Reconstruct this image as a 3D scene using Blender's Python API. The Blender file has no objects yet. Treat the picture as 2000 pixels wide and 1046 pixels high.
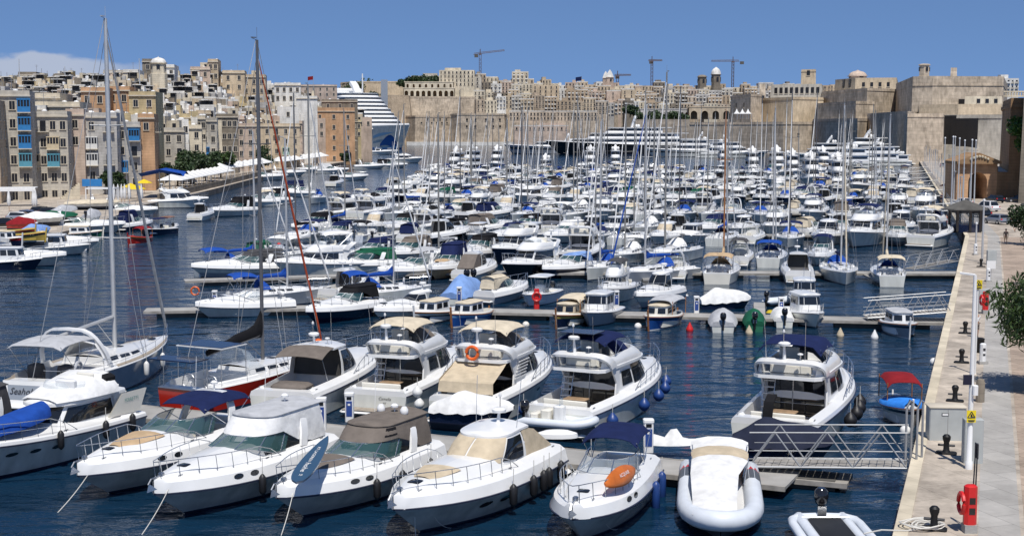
import bpy, math, random
from math import sin, cos, pi, radians as R, sqrt, atan2, hypot
from mathutils import Vector, Matrix
random.seed(7)
# ---------------------------------------------------------------- camera, sky, sun, exposure
H, FPX, PITCH = 14.8, 2700.0, math.atan(273/2700)
SC = bpy.context.scene
COL = SC.collection
cam = bpy.data.objects.new('camera', bpy.data.cameras.new('camera'))
COL.objects.link(cam); SC.camera = cam
cam.location = (0, 0, H)
cam.rotation_euler = (pi/2-PITCH, 0, 0)
cam.data.sensor_width = 36; cam.data.lens = 36*FPX/2000
cam.data.clip_start = 1; cam.data.clip_end = 30000
SC.view_settings.view_transform = 'Standard'; SC.view_settings.look = 'None'
SC.view_settings.gamma = 1; SC.view_settings.exposure = 0.0
SUN_EL, SUN_AZ = R(62), R(171)      # azimuth measured clockwise from the view direction
W = bpy.data.worlds.new('World'); SC.world = W; W.use_nodes = True
nt = W.node_tree; nt.nodes.clear()
def N(t, nodes=None, **k):
    n = (nodes or nt.nodes).new(t)
    for a, b in k.items(): setattr(n, a, b)
    return n
wo = N('ShaderNodeOutputWorld'); bg = N('ShaderNodeBackground')
sky = N('ShaderNodeTexSky', sky_type='NISHITA', sun_disc=False, sun_elevation=SUN_EL, sun_rotation=SUN_AZ,
        altitude=4000, air_density=1.0, dust_density=0.0, ozone_density=4.0)
hs = N('ShaderNodeHueSaturation'); hs.inputs['Saturation'].default_value = 1.03; hs.inputs['Value'].default_value = 1.0
# a low bank of cumulus, fixed by compass direction
tc = N('ShaderNodeTexCoord'); sx = N('ShaderNodeSeparateXYZ')
mp = N('ShaderNodeMapping'); mp.inputs['Scale'].default_value = (11, 11, 24)
nz = N('ShaderNodeTexNoise'); nz.inputs['Scale'].default_value = 1.0; nz.inputs['Detail'].default_value = 9; nz.inputs['Roughness'].default_value = .55
def MA(op, a=None, b=None, c=None):
    n = N('ShaderNodeMath', operation=op)
    for i, v in enumerate((a, b, c)):
        if v is None: continue
        if isinstance(v, (int, float)): n.inputs[i].default_value = v
        else: nt.links.new(v, n.inputs[i])
    return n.outputs[0]
L_ = nt.links.new
L_(tc.outputs['Generated'], sx.inputs[0]); L_(tc.outputs['Generated'], mp.inputs[0]); L_(mp.outputs[0], nz.inputs['Vector'])
X_, Y_, Z_ = sx.outputs
az = MA('ARCTAN2', X_, Y_)
m1 = N('ShaderNodeMapRange', interpolation_type='SMOOTHSTEP'); L_(az, m1.inputs[0]); m1.inputs[1].default_value = -.21; m1.inputs[2].default_value = -.31
m2 = N('ShaderNodeMapRange', interpolation_type='SMOOTHSTEP'); L_(Z_, m2.inputs[0]); m2.inputs[1].default_value = .068; m2.inputs[2].default_value = .035
thr = MA('MULTIPLY_ADD', m2.outputs[0], .55, nz.outputs['Fac'])
c1 = N('ShaderNodeMapRange', interpolation_type='SMOOTHSTEP'); L_(thr, c1.inputs[0]); c1.inputs[1].default_value = .86; c1.inputs[2].default_value = .97
cf = MA('MULTIPLY', MA('MULTIPLY', c1.outputs[0], m1.outputs[0]), .72)
mx = N('ShaderNodeMix', data_type='RGBA'); L_(cf, mx.inputs[0]); L_(hs.outputs[0], mx.inputs[6]); mx.inputs[7].default_value = (4.2, 4.5, 5.2, 1)
vz = MA('MULTIPLY_ADD', MA('MAXIMUM', Z_, 0), .80, .185); cv_ = N('ShaderNodeCombineXYZ'); L_(X_, cv_.inputs[0]); L_(Y_, cv_.inputs[1]); L_(vz, cv_.inputs[2])
vn = N('ShaderNodeVectorMath', operation='NORMALIZE'); L_(cv_.outputs[0], vn.inputs[0]); L_(vn.outputs[0], sky.inputs[0])
L_(sky.outputs[0], hs.inputs['Color']); L_(mx.outputs[2], bg.inputs[0]); bg.inputs[1].default_value = 0.127
L_(bg.outputs[0], wo.inputs[0])
sl = bpy.data.lights.new('sun', 'SUN'); sl.energy = 4.6; sl.angle = R(.5); sl.color = (1, .955, .89)
so = bpy.data.objects.new('sun', sl); COL.objects.link(so)
sdir = Vector((sin(SUN_AZ)*cos(SUN_EL), cos(SUN_AZ)*cos(SUN_EL), sin(SUN_EL)))
so.rotation_euler = sdir.to_track_quat('Z', 'Y').to_euler(); so.location = (0, -50, 200)

# ---------------------------------------------------------------- geometry of the view: pixel of the 2000-wide photo -> world
_c, _s = cos(PITCH), sin(PITCH)
def G(px, py, z=0.0):
    a = (px-1000)/FPX; b = (523-py)/FPX; t = (z-H)/(-_s+b*_c)
    return Vector((a*t, (_c+b*_s)*t, z))
def AT(px, py, Y):
    a = (px-1000)/FPX; b = (523-py)/FPX; t = Y/(_c+b*_s)
    return Vector((a*t, Y, H+(-_s+b*_c)*t))
# ---------------------------------------------------------------- materials
MATS = {}
def mat(name, col, rough=.5, metal=0, var=.06, vs=1.5, bump=0, bs=8, alpha=1, spec=.5, coat=0, streak=0, emit=0):
    m = bpy.data.materials.new(name); m.use_nodes = True; MATS[name] = m
    t = m.node_tree; p = t.nodes['Principled BSDF']
    p.inputs['Roughness'].default_value = rough; p.inputs['Metallic'].default_value = metal
    p.inputs['Specular IOR Level'].default_value = spec; p.inputs['Alpha'].default_value = alpha
    p.inputs['Coat Weight'].default_value = coat
    c = tuple(col)+(1,)
    if emit:
        p.inputs['Emission Color'].default_value = c; p.inputs['Emission Strength'].default_value = emit
    if var:
        tcn = N('ShaderNodeTexCoord', t.nodes); nn = N('ShaderNodeTexNoise', t.nodes); nn.inputs['Scale'].default_value = vs; nn.inputs['Detail'].default_value = 6
        mpn = N('ShaderNodeMapping', t.nodes); mpn.inputs['Scale'].default_value = (1, 1, .25 if streak else 1)
        mr = N('ShaderNodeMapRange', t.nodes); mr.inputs[1].default_value = .25; mr.inputs[2].default_value = .75
        mr.inputs[3].default_value = 1-var*1.6; mr.inputs[4].default_value = 1+var*.8
        mm = N('ShaderNodeMix', t.nodes, data_type='RGBA', blend_type='MULTIPLY'); mm.inputs[0].default_value = 1; mm.inputs[6].default_value = c
        t.links.new(tcn.outputs['Object'], mpn.inputs[0]); t.links.new(mpn.outputs[0], nn.inputs['Vector']); t.links.new(nn.outputs['Fac'], mr.inputs[0])
        t.links.new(mr.outputs[0], mm.inputs[7]); t.links.new(mm.outputs[2], p.inputs['Base Color'])
    else: p.inputs['Base Color'].default_value = c
    if bump:
        tcn = N('ShaderNodeTexCoord', t.nodes); n2 = N('ShaderNodeTexNoise', t.nodes); n2.inputs['Scale'].default_value = bs; n2.inputs['Detail'].default_value = 4
        b = N('ShaderNodeBump', t.nodes); b.inputs['Strength'].default_value = bump; b.inputs['Distance'].default_value = .1
        t.links.new(tcn.outputs['Object'], n2.inputs['Vector']); t.links.new(n2.outputs['Fac'], b.inputs['Height']); t.links.new(b.outputs[0], p.inputs['Normal'])
    return m
mat('gel', (.80, .80, .785), .22, var=.05, vs=.8, coat=.3)
mat('gel_cream', (.78, .75, .66), .25, var=.05, vs=.8, coat=.2)
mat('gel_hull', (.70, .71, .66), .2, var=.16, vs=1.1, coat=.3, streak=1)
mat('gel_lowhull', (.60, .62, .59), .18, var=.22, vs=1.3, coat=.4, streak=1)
mat('gel_grey', (.30, .33, .37), .22, var=.05, coat=.4)
mat('gel_navy', (.010, .016, .045), .12, var=.08, coat=.6)
mat('gel_black', (.012, .012, .014), .15, var=.08, coat=.5)
mat('gel_red', (.42, .022, .012), .2, var=.08, coat=.5)
mat('gel_blue', (.02, .09, .33), .25, var=.1, coat=.3)
mat('gel_ltblue', (.20, .42, .66), .35, var=.1)
mat('gel_green', (.03, .16, .09), .3, var=.1)
mat('gel_yellow', (.50, .36, .08), .35, var=.1)
mat('gel_varnish', (.36, .15, .05), .3, var=.25, vs=4)
mat('antifoul', (.025, .03, .045), .6, var=.3)
mat('antifoul_blue', (.02, .07, .2), .6, var=.3)
mat('antifoul_red', (.2, .03, .02), .6, var=.3)
mat('stripe', (.02, .025, .05), .3, var=0)
mat('glass', (.012, .014, .017), .04, var=0, spec=.8)
mat('pane', (.05, .12, .12), .04, var=0, spec=.9, alpha=.62)
mat('clear', (.55, .62, .66), .05, var=0, spec=.8, alpha=.28)
mat('inside', (.05, .048, .045), .7, var=.2)
mat('steel', (.62, .63, .64), .25, .9, var=0)
mat('alu', (.36, .37, .38), .5, .45, var=.08)
mat('mast', (.58, .58, .57), .4, .35, var=.08)
mat('mast_black', (.13, .13, .135), .3, .3, var=0); mat('cab_grey', (.42, .44, .43), .5, var=.08)
mat('mast_grey', (.27, .265, .25), .45, .2, var=.1)
mat('wire', (.33, .33, .33), .5, .4, var=0)
mat('rubber', (.015, .015, .016), .6, var=.2)
mat('teak', (.33, .22, .13), .6, var=.25, vs=5, bump=.15, bs=20)
mat('teak_grey', (.34, .29, .23), .7, var=.2, vs=4, bump=.15, bs=20)
mat('wood', (.40, .17, .06), .4, var=.25, vs=4)
def cloth(n, c, r=.85): mat(n, c, r, var=.14, vs=2.2, bump=.35, bs=3.0, spec=.15)
cloth('cv_white', (.74, .74, .73)); cloth('cv_cream', (.62, .54, .41)); cloth('cv_tan', (.50, .36, .22)); cloth('cv_beige', (.55, .46, .33))
cloth('cv_taupe', (.17, .145, .125)); cloth('cv_grey', (.33, .34, .35)); cloth('cv_dkgrey', (.07, .07, .075)); cloth('cv_black', (.013, .013, .015))
cloth('cv_navy', (.012, .020, .075)); cloth('cv_blue', (.015, .07, .34)); cloth('cv_green', (.012, .10, .055)); cloth('cv_red', (.24, .015, .02))
cloth('cv_orange', (.48, .09, .04)); cloth('cv_skyblue', (.20, .33, .62)); cloth('cv_slate', (.022, .027, .05)); cloth('cv_ltblue', (.04, .25, .8)); cloth('cv_yellow', (.75, .55, .03))
cloth('cv_silver', (.45, .46, .48))
mat('fender_black', (.012, .012, .014), .5, var=0); mat('fender_white', (.72, .72, .70), .4, var=.1); mat('fender_blue', (.015, .05, .20), .4, var=.1)
mat('plastic_white', (.8, .8, .79), .35, var=.03); mat('plastic_red', (.6, .02, .02), .4, var=.05); mat('plastic_orange', (.75, .13, .02), .4, var=.05)
mat('plastic_yellow', (.8, .62, .02), .5, var=.03); mat('ink', (.03, .03, .035), .5, var=0); mat('ink_blue', (.02, .06, .25), .5, var=0); mat('ink_teal', (.05, .25, .25), .5, var=0)
mat('rope', (.62, .60, .55), .8, var=.1); mat('rope_dark', (.12, .11, .10), .9, var=.1); mat('solar', (.008, .012, .035), .1, var=0); mat('skin', (.42, .25, .17), .6, var=.05)
mat('rib_grey', (.66, .70, .75), .45, var=.06); mat('rib_dark', (.09, .10, .12), .5, var=.06); mat('sup_blue', (.03, .075, .14), .45, var=.05); mat('kayak', (.55, .14, .02), .4, var=.2, vs=2)
# ---------------------------------------------------------------- mesh builder
class MB:
    def __init__(s, mt='gel'): s.v = []; s.f = []; s.mi = []; s.ms = []; s.cur = 0; s.m(mt); s.T = None
    def m(s, name):
        if name not in s.ms: s.ms.append(name)
        s.cur = s.ms.index(name); return s
    def pt(s, p):
        if s.T is not None: p = s.T @ Vector(p)
        s.v.append((p[0], p[1], p[2])); return len(s.v)-1
    def face(s, idx): s.f.append(tuple(idx)); s.mi.append(s.cur)
    def poly(s, pts): s.face([s.pt(p) for p in pts])
    def grid(s, rows, cu=False, cv=False):
        n = len(rows); k = len(rows[0]); id_ = [[s.pt(p) for p in r] for r in rows]
        for i in range(n if cu else n-1):
            for j in range(k if cv else k-1):
                s.face((id_[i][j], id_[i][(j+1) % k], id_[(i+1) % n][(j+1) % k], id_[(i+1) % n][j]))
        return id_
    def box(s, c, d, rz=0, bev=0):
        x, y, z = c; a, b, h = d[0]/2, d[1]/2, d[2]/2; cr, sr = cos(rz), sin(rz)
        P = lambda px, py, pz: s.pt((x+px*cr-py*sr, y+px*sr+py*cr, z+pz))
        if bev:
            e = min(bev, a*.9, b*.9)
            ring = [(-a+e, -b), (a-e, -b), (a, -b+e), (a, b-e), (a-e, b), (-a+e, b), (-a, b-e), (-a, -b+e)]
            i0 = [P(px, py, -h) for px, py in ring]; i1 = [P(px, py, h-e*.6) for px, py in ring]
            i2 = [P(px*(1-e/a*.7), py*(1-e/b*.7), h) for px, py in ring]
            for q, w in ((i0, i1), (i1, i2)):
                for j in range(8): s.face((q[j], q[(j+1) % 8], w[(j+1) % 8], w[j]))
            s.face(i2); s.face(i0[::-1]); return s
        i = [P(px, py, pz) for pz in (-h, h) for px, py in ((-a, -b), (a, -b), (a, b), (-a, b))]
        for f in ((0, 3, 2, 1), (4, 5, 6, 7), (0, 1, 5, 4), (1, 2, 6, 5), (2, 3, 7, 6), (3, 0, 4, 7)): s.face([i[j] for j in f])
        return s
    def tube(s, pts, r, n=5, cap=True, closed=False):
        pts = [Vector(p) for p in pts]; k = len(pts); rr = r if isinstance(r, (list, tuple)) else [r]*k; rings = []
        for i, p in enumerate(pts):
            a = pts[i-1] if (i or closed) else p; b = pts[(i+1) % k] if (i < k-1 or closed) else p
            t = (b-a); t = t.normalized() if t.length > 1e-9 else Vector((0, 0, 1))
            u = t.cross(Vector((0, 0, 1))) if abs(t.z) < .95 else t.cross(Vector((0, 1, 0)))
            u.normalize(); w = t.cross(u)
            rings.append([p+(u*cos(2*pi*j/n)+w*sin(2*pi*j/n))*rr[i] for j in range(n)])
        ids = s.grid(rings, cu=closed, cv=True)
        if cap and not closed: s.face(ids[0][::-1]); s.face(ids[-1])
        return s
    def lathe(s, prof, c=(0, 0, 0), n=10, axis='z'):
        rows = []
        for r, h in prof:
            ring = []
            for j in range(n):
                a, b = r*cos(2*pi*j/n), r*sin(2*pi*j/n)
                ring.append((c[0]+a, c[1]+b, c[2]+h) if axis == 'z' else ((c[0]+h, c[1]+a, c[2]+b) if axis == 'x' else (c[0]+a, c[1]+h, c[2]+b)))
            rows.append(ring)
        ids = s.grid(rows, cv=True); s.face(ids[0][::-1]); s.face(ids[-1]); return s
    def ball(s, c, r, n=8, k=6, sz=1): return s.lathe([(max(.001, r*sin(pi*i/k)), -r*cos(pi*i/k)*sz) for i in range(k+1)], c, n)
    def sweep(s, pts, wv, t):
        """ribbon of width wv (vector) and thickness t along pts"""
        wv = Vector(wv); pts = [Vector(p) for p in pts]; rings = []
        for i, p in enumerate(pts):
            d = (pts[min(i+1, len(pts)-1)]-pts[max(i-1, 0)]).normalized(); nn = d.cross(wv).normalized()*t/2
            h = wv/2; rings.append([p-h-nn, p+h-nn, p+h+nn, p-h+nn])
        ids = s.grid(rings, cv=True); s.face(ids[0][::-1]); s.face(ids[-1]); return s
    def build(s, name, parent=None, smooth=40, loc=None, rz=0):
        me = bpy.data.meshes.new(name); me.from_pydata(s.v, [], s.f)
        for x in s.ms: me.materials.append(MATS[x])
        me.polygons.foreach_set('material_index', s.mi)
        if smooth:
            me.polygons.foreach_set('use_smooth', [True]*len(s.f)); me.update(); me.set_sharp_from_angle(angle=R(smooth))
        me.validate(); me.update()
        o = bpy.data.objects.new(name, me); COL.objects.link(o)
        if parent: o.parent = parent
        if loc is not None: o.location = loc
        o.rotation_euler.z = rz
        return o
def tag(o, label=None, cat=None, group=None, kind=None):
    if label: o['label'] = ' '.join(label.split()[:16])
    if cat: o['category'] = cat
    if group: o['group'] = group
    if kind: o['kind'] = kind
    return o
def root(name, loc, rz=0, label=None, cat=None, group=None):
    o = bpy.data.objects.new(name, None); COL.objects.link(o); o.location = loc; o.rotation_euler.z = rz; o.empty_display_size = .3
    return tag(o, label, cat, group)
def kids(o): return [c for c in list(bpy.data.objects) if c.parent == o]
def copy_tree(o, ch, parent=None):
    c = o.copy(); COL.objects.link(c); c.parent = parent
    for x in ch.get(o.name, ()): copy_tree(x, ch, c)
    return c
def child_map():
    d = {}
    for o in bpy.data.objects:
        if o.parent: d.setdefault(o.parent.name, []).append(o)
    return d
_txt = {}
def text_mesh(m, s, size, T, mt='ink', ext=.004, shear=0):
    """lettering as real mesh, its baseline centre at T's origin, reading along local x, up local y"""
    cu = bpy.data.curves.new('t', 'FONT'); cu.body = s; cu.size = size; cu.align_x = 'CENTER'; cu.align_y = 'CENTER'; cu.resolution_u = 2; cu.shear = shear
    o = bpy.data.objects.new('t', cu); COL.objects.link(o); dg = bpy.context.evaluated_depsgraph_get(); me = o.evaluated_get(dg).to_mesh()
    m.m(mt); base = len(m.v)
    for v in me.vertices:
        p = T @ v.co; m.v.append((p.x, p.y, p.z))
    for f in me.polygons: m.face([base+i for i in f.vertices])
    o.evaluated_get(dg).to_mesh_clear(); bpy.data.objects.remove(o); bpy.data.curves.remove(cu)
def frame(o, x, up):
    x = Vector(x).normalized(); up = Vector(up); z = x.cross(up).normalized(); y = z.cross(x)
    return Matrix(((x.x, y.x, z.x, o[0]), (x.y, y.y, z.y, o[1]), (x.z, y.z, z.z, o[2]), (0, 0, 0, 1)))
ORD = ['first', 'second', 'third', 'fourth', 'fifth', 'sixth', 'seventh', 'eighth', 'ninth', 'tenth', 'eleventh', 'twelfth', 'thirteenth', 'fourteenth', 'fifteenth', 'sixteenth', 'seventeenth',
       'eighteenth', 'nineteenth', 'twentieth']
def ordn(i):
    if i < 20: return ORD[i]
    n = i+1; return f'{n}'+('th' if 10 <= n % 100 <= 20 else {1: 'st', 2: 'nd', 3: 'rd'}.get(n % 10, 'th'))
# ---------------------------------------------------------------- water
def water():
    m = bpy.data.materials.new('water'); m.use_nodes = True; MATS['water'] = m
    t = m.node_tree; p = t.nodes['Principled BSDF']; ln = t.links.new
    p.inputs['Base Color'].default_value = (.004, .020, .045, 1); p.inputs['Roughness'].default_value = .06; p.inputs['IOR'].default_value = 1.33
    p.inputs['Specular IOR Level'].default_value = .5
    tc = N('ShaderNodeTexCoord', t.nodes)
    hgt = None
    for sc, st, an, amp, dt in ((.16, (1, 2.2, 1), .2, 1.5, 2), (.9, (1, 1.9, 1), -.3, .28, 3), (3.2, (1, 1.6, 1), .35, .085, 3)):
        mp = N('ShaderNodeMapping', t.nodes); mp.inputs['Scale'].default_value = st; mp.inputs['Rotation'].default_value = (0, 0, an)
        nn = N('ShaderNodeTexNoise', t.nodes); nn.inputs['Scale'].default_value = sc; nn.inputs['Detail'].default_value = dt; nn.inputs['Distortion'].default_value = .4
        ln(tc.outputs['Object'], mp.inputs[0]); ln(mp.outputs[0], nn.inputs['Vector'])
        q = N('ShaderNodeMath', t.nodes, operation='MULTIPLY_ADD'); ln(nn.outputs['Fac'], q.inputs[0]); q.inputs[1].default_value = amp
        if hgt: ln(hgt, q.inputs[2])
        else: q.inputs[2].default_value = 0
        hgt = q.outputs[0]
    b = N('ShaderNodeBump', t.nodes); b.inputs['Strength'].default_value = 1; b.inputs['Distance'].default_value = .30
    ln(hgt, b.inputs['Height']); ln(b.outputs[0], p.inputs['Normal'])
    # patches of shallower, greener and deeper water
    n3 = N('ShaderNodeTexNoise', t.nodes); n3.inputs['Scale'].default_value = .03; ln(tc.outputs['Object'], n3.inputs['Vector'])
    cr = N('ShaderNodeMix', t.nodes, data_type='RGBA'); cr.inputs[6].default_value = (.003, .018, .042, 1); cr.inputs[7].default_value = (.004, .026, .056, 1)
    ln(n3.outputs['Fac'], cr.inputs[0]); ln(cr.outputs[2], p.inputs['Base Color'])
    w = MB('water'); w.poly([(-3000, -200, 0), (3000, -200, 0), (3000, 4000, 0), (-3000, 4000, 0)])
    # broad gentle mesh so the sheet is one real surface
    tag(w.build('water', smooth=0), kind='structure')
water()
mat('stone_quay', (.50, .41, .31), .85, var=.22, vs=.5, bump=.25, bs=6)
mat('stone_quay2', (.43, .38, .32), .85, var=.25, vs=.35, bump=.3, bs=8)
mat('concrete', (.36, .35, .33), .85, var=.2, vs=.6, bump=.2, bs=10)
mat('concrete_dark', (.10, .095, .085), .9, var=.3, vs=.8)
mat('asphalt', (.06, .06, .062), .9, var=.2, vs=.5)
mat('paving', (.40, .37, .33), .85, var=.2, vs=.5, bump=.2, bs=8)
mat('leaf', (.045, .085, .018), .55, var=.35, vs=.9); mat('leaf_dark', (.032, .062, .018), .6, var=.35, vs=.6); mat('leaf_bright', (.05, .13, .012), .5, var=.3, vs=.8)
mat('bark', (.12, .09, .065), .9, var=.3)
def slab(name, pts, z0, z1, mt, mside=None, label=None, cat=None, kind='structure', parent=None, group=None):
    m = MB(mt); n = len(pts); m.poly([(x, y, z1) for x, y in pts]); m.m(mside or mt)
    for i in range(n):
        a, b = pts[i], pts[(i+1) % n]; m.poly([(a[0], a[1], z0), (b[0], b[1], z0), (b[0], b[1], z1), (a[0], a[1], z1)])
    o = m.build(name, parent, smooth=0); tag(o, label, cat, group, kind); return o
# ---------------------------------------------------------------- boats: hull, deck, superstructure
class Hull:
    def __init__(s, L, B, fa, fb, tw=.88, um=.45, pw=2.3, bp=.8, fl0=.08, fl1=.5, rake=.12, ins=.14, top=.22, crown=.4, uc=(.05, .38), floor=.35, uw=.66, nst=15, topf=1.0, cin=.28, coam=.12):
        s.__dict__.update(locals()); del s.__dict__['s']
    def b(s, u):
        if u < s.um: return s.B/2*(s.tw+(1-s.tw)*sin(pi/2*u/s.um))
        t = min(1, (u-s.um)/(1-s.um)); return max(.015, s.B/2*(1-t**s.pw)**s.bp)
    def zr(s, u): return s.fa+(s.fb-s.fa)*u**1.6
    def x(s, u, r=1.): return -s.L/2+s.L*u-s.rake*s.L*(1-r)*u**3
    def y(s, u, r):
        b = s.b(u); bw = b*(1-s.fl0-s.fl1*u**2.2); return bw+(b-bw)*(max(r, 0)**1.25)
    def us(s):
        a = [i/(s.nst-1) for i in range(s.nst)]
        a = [1-(1-v)**1.25 for v in a]
        return sorted(set(a))
    def yi(s, u): b = s.b(u); return b-min(s.ins, b*.45)
    def zt(s, u): return s.zr(u)+s.top*(1-(1-s.topf)*u)
    def hull(s, parent, top='gel', low=None, boot='stripe', bottom='antifoul', band=None, name='hull'):
        """band: (r0, r1, material) strip on the topsides"""
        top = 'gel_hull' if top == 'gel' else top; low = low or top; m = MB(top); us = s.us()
        rows = [(-.5, bottom), (-.02, bottom), (.07, boot), (.14, low), (.35, low), (.55, low), (.78, top), (1., top)]
        if band: rows = sorted(rows+[(band[0], 0), (band[1], 0)], key=lambda q: q[0])
        rs = [q[0] for q in rows]
        def P(u, r, sg): 
            z = r*s.zr(u) if r > 0 else r
            return (s.x(u, max(r, 0)), sg*(s.y(u, r) if r > -.1 else s.y(u, 0)*.5), z)
        for sg in (1, -1):
            ids = [[m.pt(P(u, r, sg)) for r in rs] for u in us]
            for j in range(len(rs)-1):
                rm = (rs[j]+rs[j+1])/2
                mt = bottom if rm < 0.02 else (boot if rm < .09 else (low if rm < .5 else top))
                if band and band[0] <= rm <= band[1]: mt = band[2]
                m.m(mt)
                for i in range(len(us)-1):
                    q = (ids[i][j], ids[i+1][j], ids[i+1][j+1], ids[i][j+1])
                    m.face(q if sg < 0 else q[::-1])
        m.m(low); m.poly([P(0, r, 1) for r in rs]+[P(0, r, -1) for r in rs[::-1]])
        # stem
        m.m(top); m.poly([P(1, r, 1) for r in rs[::-1]]+[P(1, r, -1) for r in rs])
        return m.build(name, parent, smooth=35)
    def section(s, u, cock):
        b, yi, zr, zt = s.b(u), s.yi(u), s.zr(u), s.zt(u)
        if cock:
            f = s.floor
            return [(b, zr), (b-(b-yi)*.35, zr+(zt-zr)*.75), (yi, zt), (yi-s.cin, zt+s.coam), (yi-s.cin-.05, f), (yi*.3, f), (0, f)]
        t = min(1, max(0, (1-u)/(1-s.uw))); cr = s.crown*(t**.75)
        return [(b, zr), (b-(b-yi)*.35, zr+(zt-zr)*.75), (yi, zt), (yi*.80, zt+.0+cr*.12), (yi*.66, zt+cr*.70), (yi*.36, zt+cr*.94), (0, zt+cr)]
    def deck(s, parent, mt='gel', inner=None, name='deck', side=None):
        m = MB(mt); us = s.us(); c0, c1 = s.uc; L = []
        if c1 > c0:
            for u in us:
                if u < c0-.01 or u > c1+.01: L.append((u, 0))
                elif c0+.01 < u < c1-.01: L.append((u, 1))
            L += [(c0, 0), (c0+.002, 1), (c1-.002, 1), (c1, 0)]
            L.sort()
        else: L = [(u, 0) for u in us]
        for sg in (1, -1):
            ids = []
            for u, ck in L:
                sec = s.section(u, ck)
                if u < c0+.001 and not ck: sec = sec[:3]+[(y, min(z, s.zt(u)+.02)) for y, z in sec[3:]]
                ids.append([m.pt((s.x(u), sg*y, z)) for y, z in sec])
            for i in range(len(L)-1):
                for j in range(6):
                    m.m(inner if inner and L[i][1] and L[i+1][1] and j >= 4 else (side if side and j in (2,) and not L[i][1] else mt))
                    q = (ids[i][j], ids[i+1][j], ids[i+1][j+1], ids[i][j+1]); m.face(q if sg < 0 else q[::-1])
            m.m(mt); m.face([ids[0][j] for j in range(7)]+[m.pt((s.x(0), 0, s.zr(0)))])
        return m.build(name, parent, smooth=32)
    def edge(s, u0, u1, n, dz=0, din=0, sg=1):
        r = []
        for i in range(n):
            u = u0+(u1-u0)*i/(n-1); r.append(Vector((s.x(u), sg*max(.0, s.b(u)-din), s.zr(u)+dz)))
        return r
    def rub(s, parent, mt='stripe', r=.04, n=5):
        m = MB(mt); a = s.edge(0, 1, 18, 0, -.01, 1); b = s.edge(0, 1, 18, 0, -.01, -1)
        m.tube(a+b[::-1][1:], r, n); return m.build('rub_rail', parent)
    def rail(s, parent, u0=.45, u1=.985, h=.55, r=.018, n=9, mid=True, mt='steel', pulpit=.15, low=False, seg=5, split=False):
        m = MB(mt); 
        def E(sg):
            out = []
            for i in range(n):
                u = u0+(u1-u0)*i/(n-1); hh = h*min(1, i/1.5) if not low else h
                out.append((u, Vector((s.x(u), sg*(s.yi(u)+.02), s.zt(u)+hh*(1+.25*u)))))
            return out
        A, B = E(1), E(-1)
        tip = Vector((s.x(u1)+pulpit, 0, A[-1][1].z))
        if split: m.tube([p for u, p in A], r, seg); m.tube([p for u, p in B], r, seg)
        else: m.tube([p for u, p in A]+[tip]+[p for u, p in B[::-1]], r, seg)
        for Q in (A, B):
            for i, (u, p) in enumerate(Q):
                if i % 1 == 0 and i > 0:
                    m.tube([(p.x-.12, p.y*1.0, s.zt(u)-.02), p], r*.9, 4)
            if mid: m.tube([Vector((p.x, p.y, s.zt(u)+(p.z-s.zt(u))*.5)) for u, p in Q[1:]], r*.6, 4)
        return m.build('guard_rail', parent)
def OL(xa, xf, w, nose, z, n=2.4, k=9, af=0.0, arc=None):
    """half outline from the aft corner (y=+w) round to the front centre; z a number or f(x)"""
    o = []; zf = z if callable(z) else (lambda x: z); xs = xf-nose; na = 3
    if af: o.append((xa, 0.0)); o.append((xa, w-af)) ; o.append((xa+af, w))
    else: o.append((xa, w))
    for i in range(1, na): o.append((xa+(xs-xa)*i/na, w))
    for i in range(k+1):
        a = pi/2*i/k; o.append((xs+nose*sin(a)**(2/n), w*cos(a)**(2/n) if i < k else 0.0))
    return [(x, y, zf(x)) for x, y in o]
def full(h): return [Vector(p) for p in h]+[Vector((x, -y, z)) for x, y, z in h[::-1][1:]]
def lerpR(A, B, t): return [a.lerp(b, t) for a, b in zip(A, B)]
def wall(m, A, B, i0=0, i1=None, t0=0, t1=1, off=0, inset=.0, bul=0, segs=1):
    """band between rings A (low) and B (high); indices i0..i1 may be fractional"""
    i1 = len(A)-1 if i1 is None else i1
    def smp(R_, i):
        k = int(i); f = i-k; return R_[k] if f < 1e-6 or k >= len(R_)-1 else R_[k].lerp(R_[k+1], f)
    idx = [i0]+[i for i in range(int(i0)+1, int(i1)+1) if i > i0+.05 and i < i1-.05]+[i1]
    cols = []
    for i in idx:
        a, b = smp(A, i), smp(B, i)
        tg = (smp(A, min(i+.5, len(A)-1))-smp(A, max(i-.5, 0))); up = b-a
        nn = up.cross(tg)
        if nn.length < 1e-9: nn = Vector((0, 0, 1))
        nn.normalize()
        cols.append([a.lerp(b, t0+(t1-t0)*k/segs)+nn*(off+bul*sin(pi*(t0+(t1-t0)*k/segs))) for k in range(segs+1)])
    m.grid(cols)
def roof(m, h, crown=.08, thick=.06, n=6, z_off=0, under=True):
    """closed slab filling half outline h"""
    def S(dz, cr):
        rows = []
        for x, y, z in h: rows.append([(x, y*(1-2*j/n), z+dz+cr*(1-(1-2*j/n)**2)*(min(1, y/.5) if y else 0)) for j in range(n+1)])
        return rows
    T = S(z_off+thick, crown); U = S(z_off, 0 if thick > .03 else crown)
    m.grid(T)
    if under: m.grid([r[::-1] for r in U])
    e = []
    for sg in (0, -1):
        a = [t[sg] for t in T]; b = [t[sg] for t in U]
        if sg == 0: m.grid([b, a])
        else: m.grid([a, b])
    m.grid([T[0], U[0]])
def seats(m, x0, x1, w, z, mt='gel_cream'):
    m.m(mt); m.box((x0, 0, z+.2), (.55, 2*w, .4), bev=.08); m.box((x0-.25, 0, z+.5), (.16, 2*w, .45), bev=.06)
    m.box((x1, w*.45, z+.3), (.5, .6, .6), bev=.08); m.box((x1-.22, w*.45, z+.75), (.14, .55, .5), bev=.05)
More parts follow.
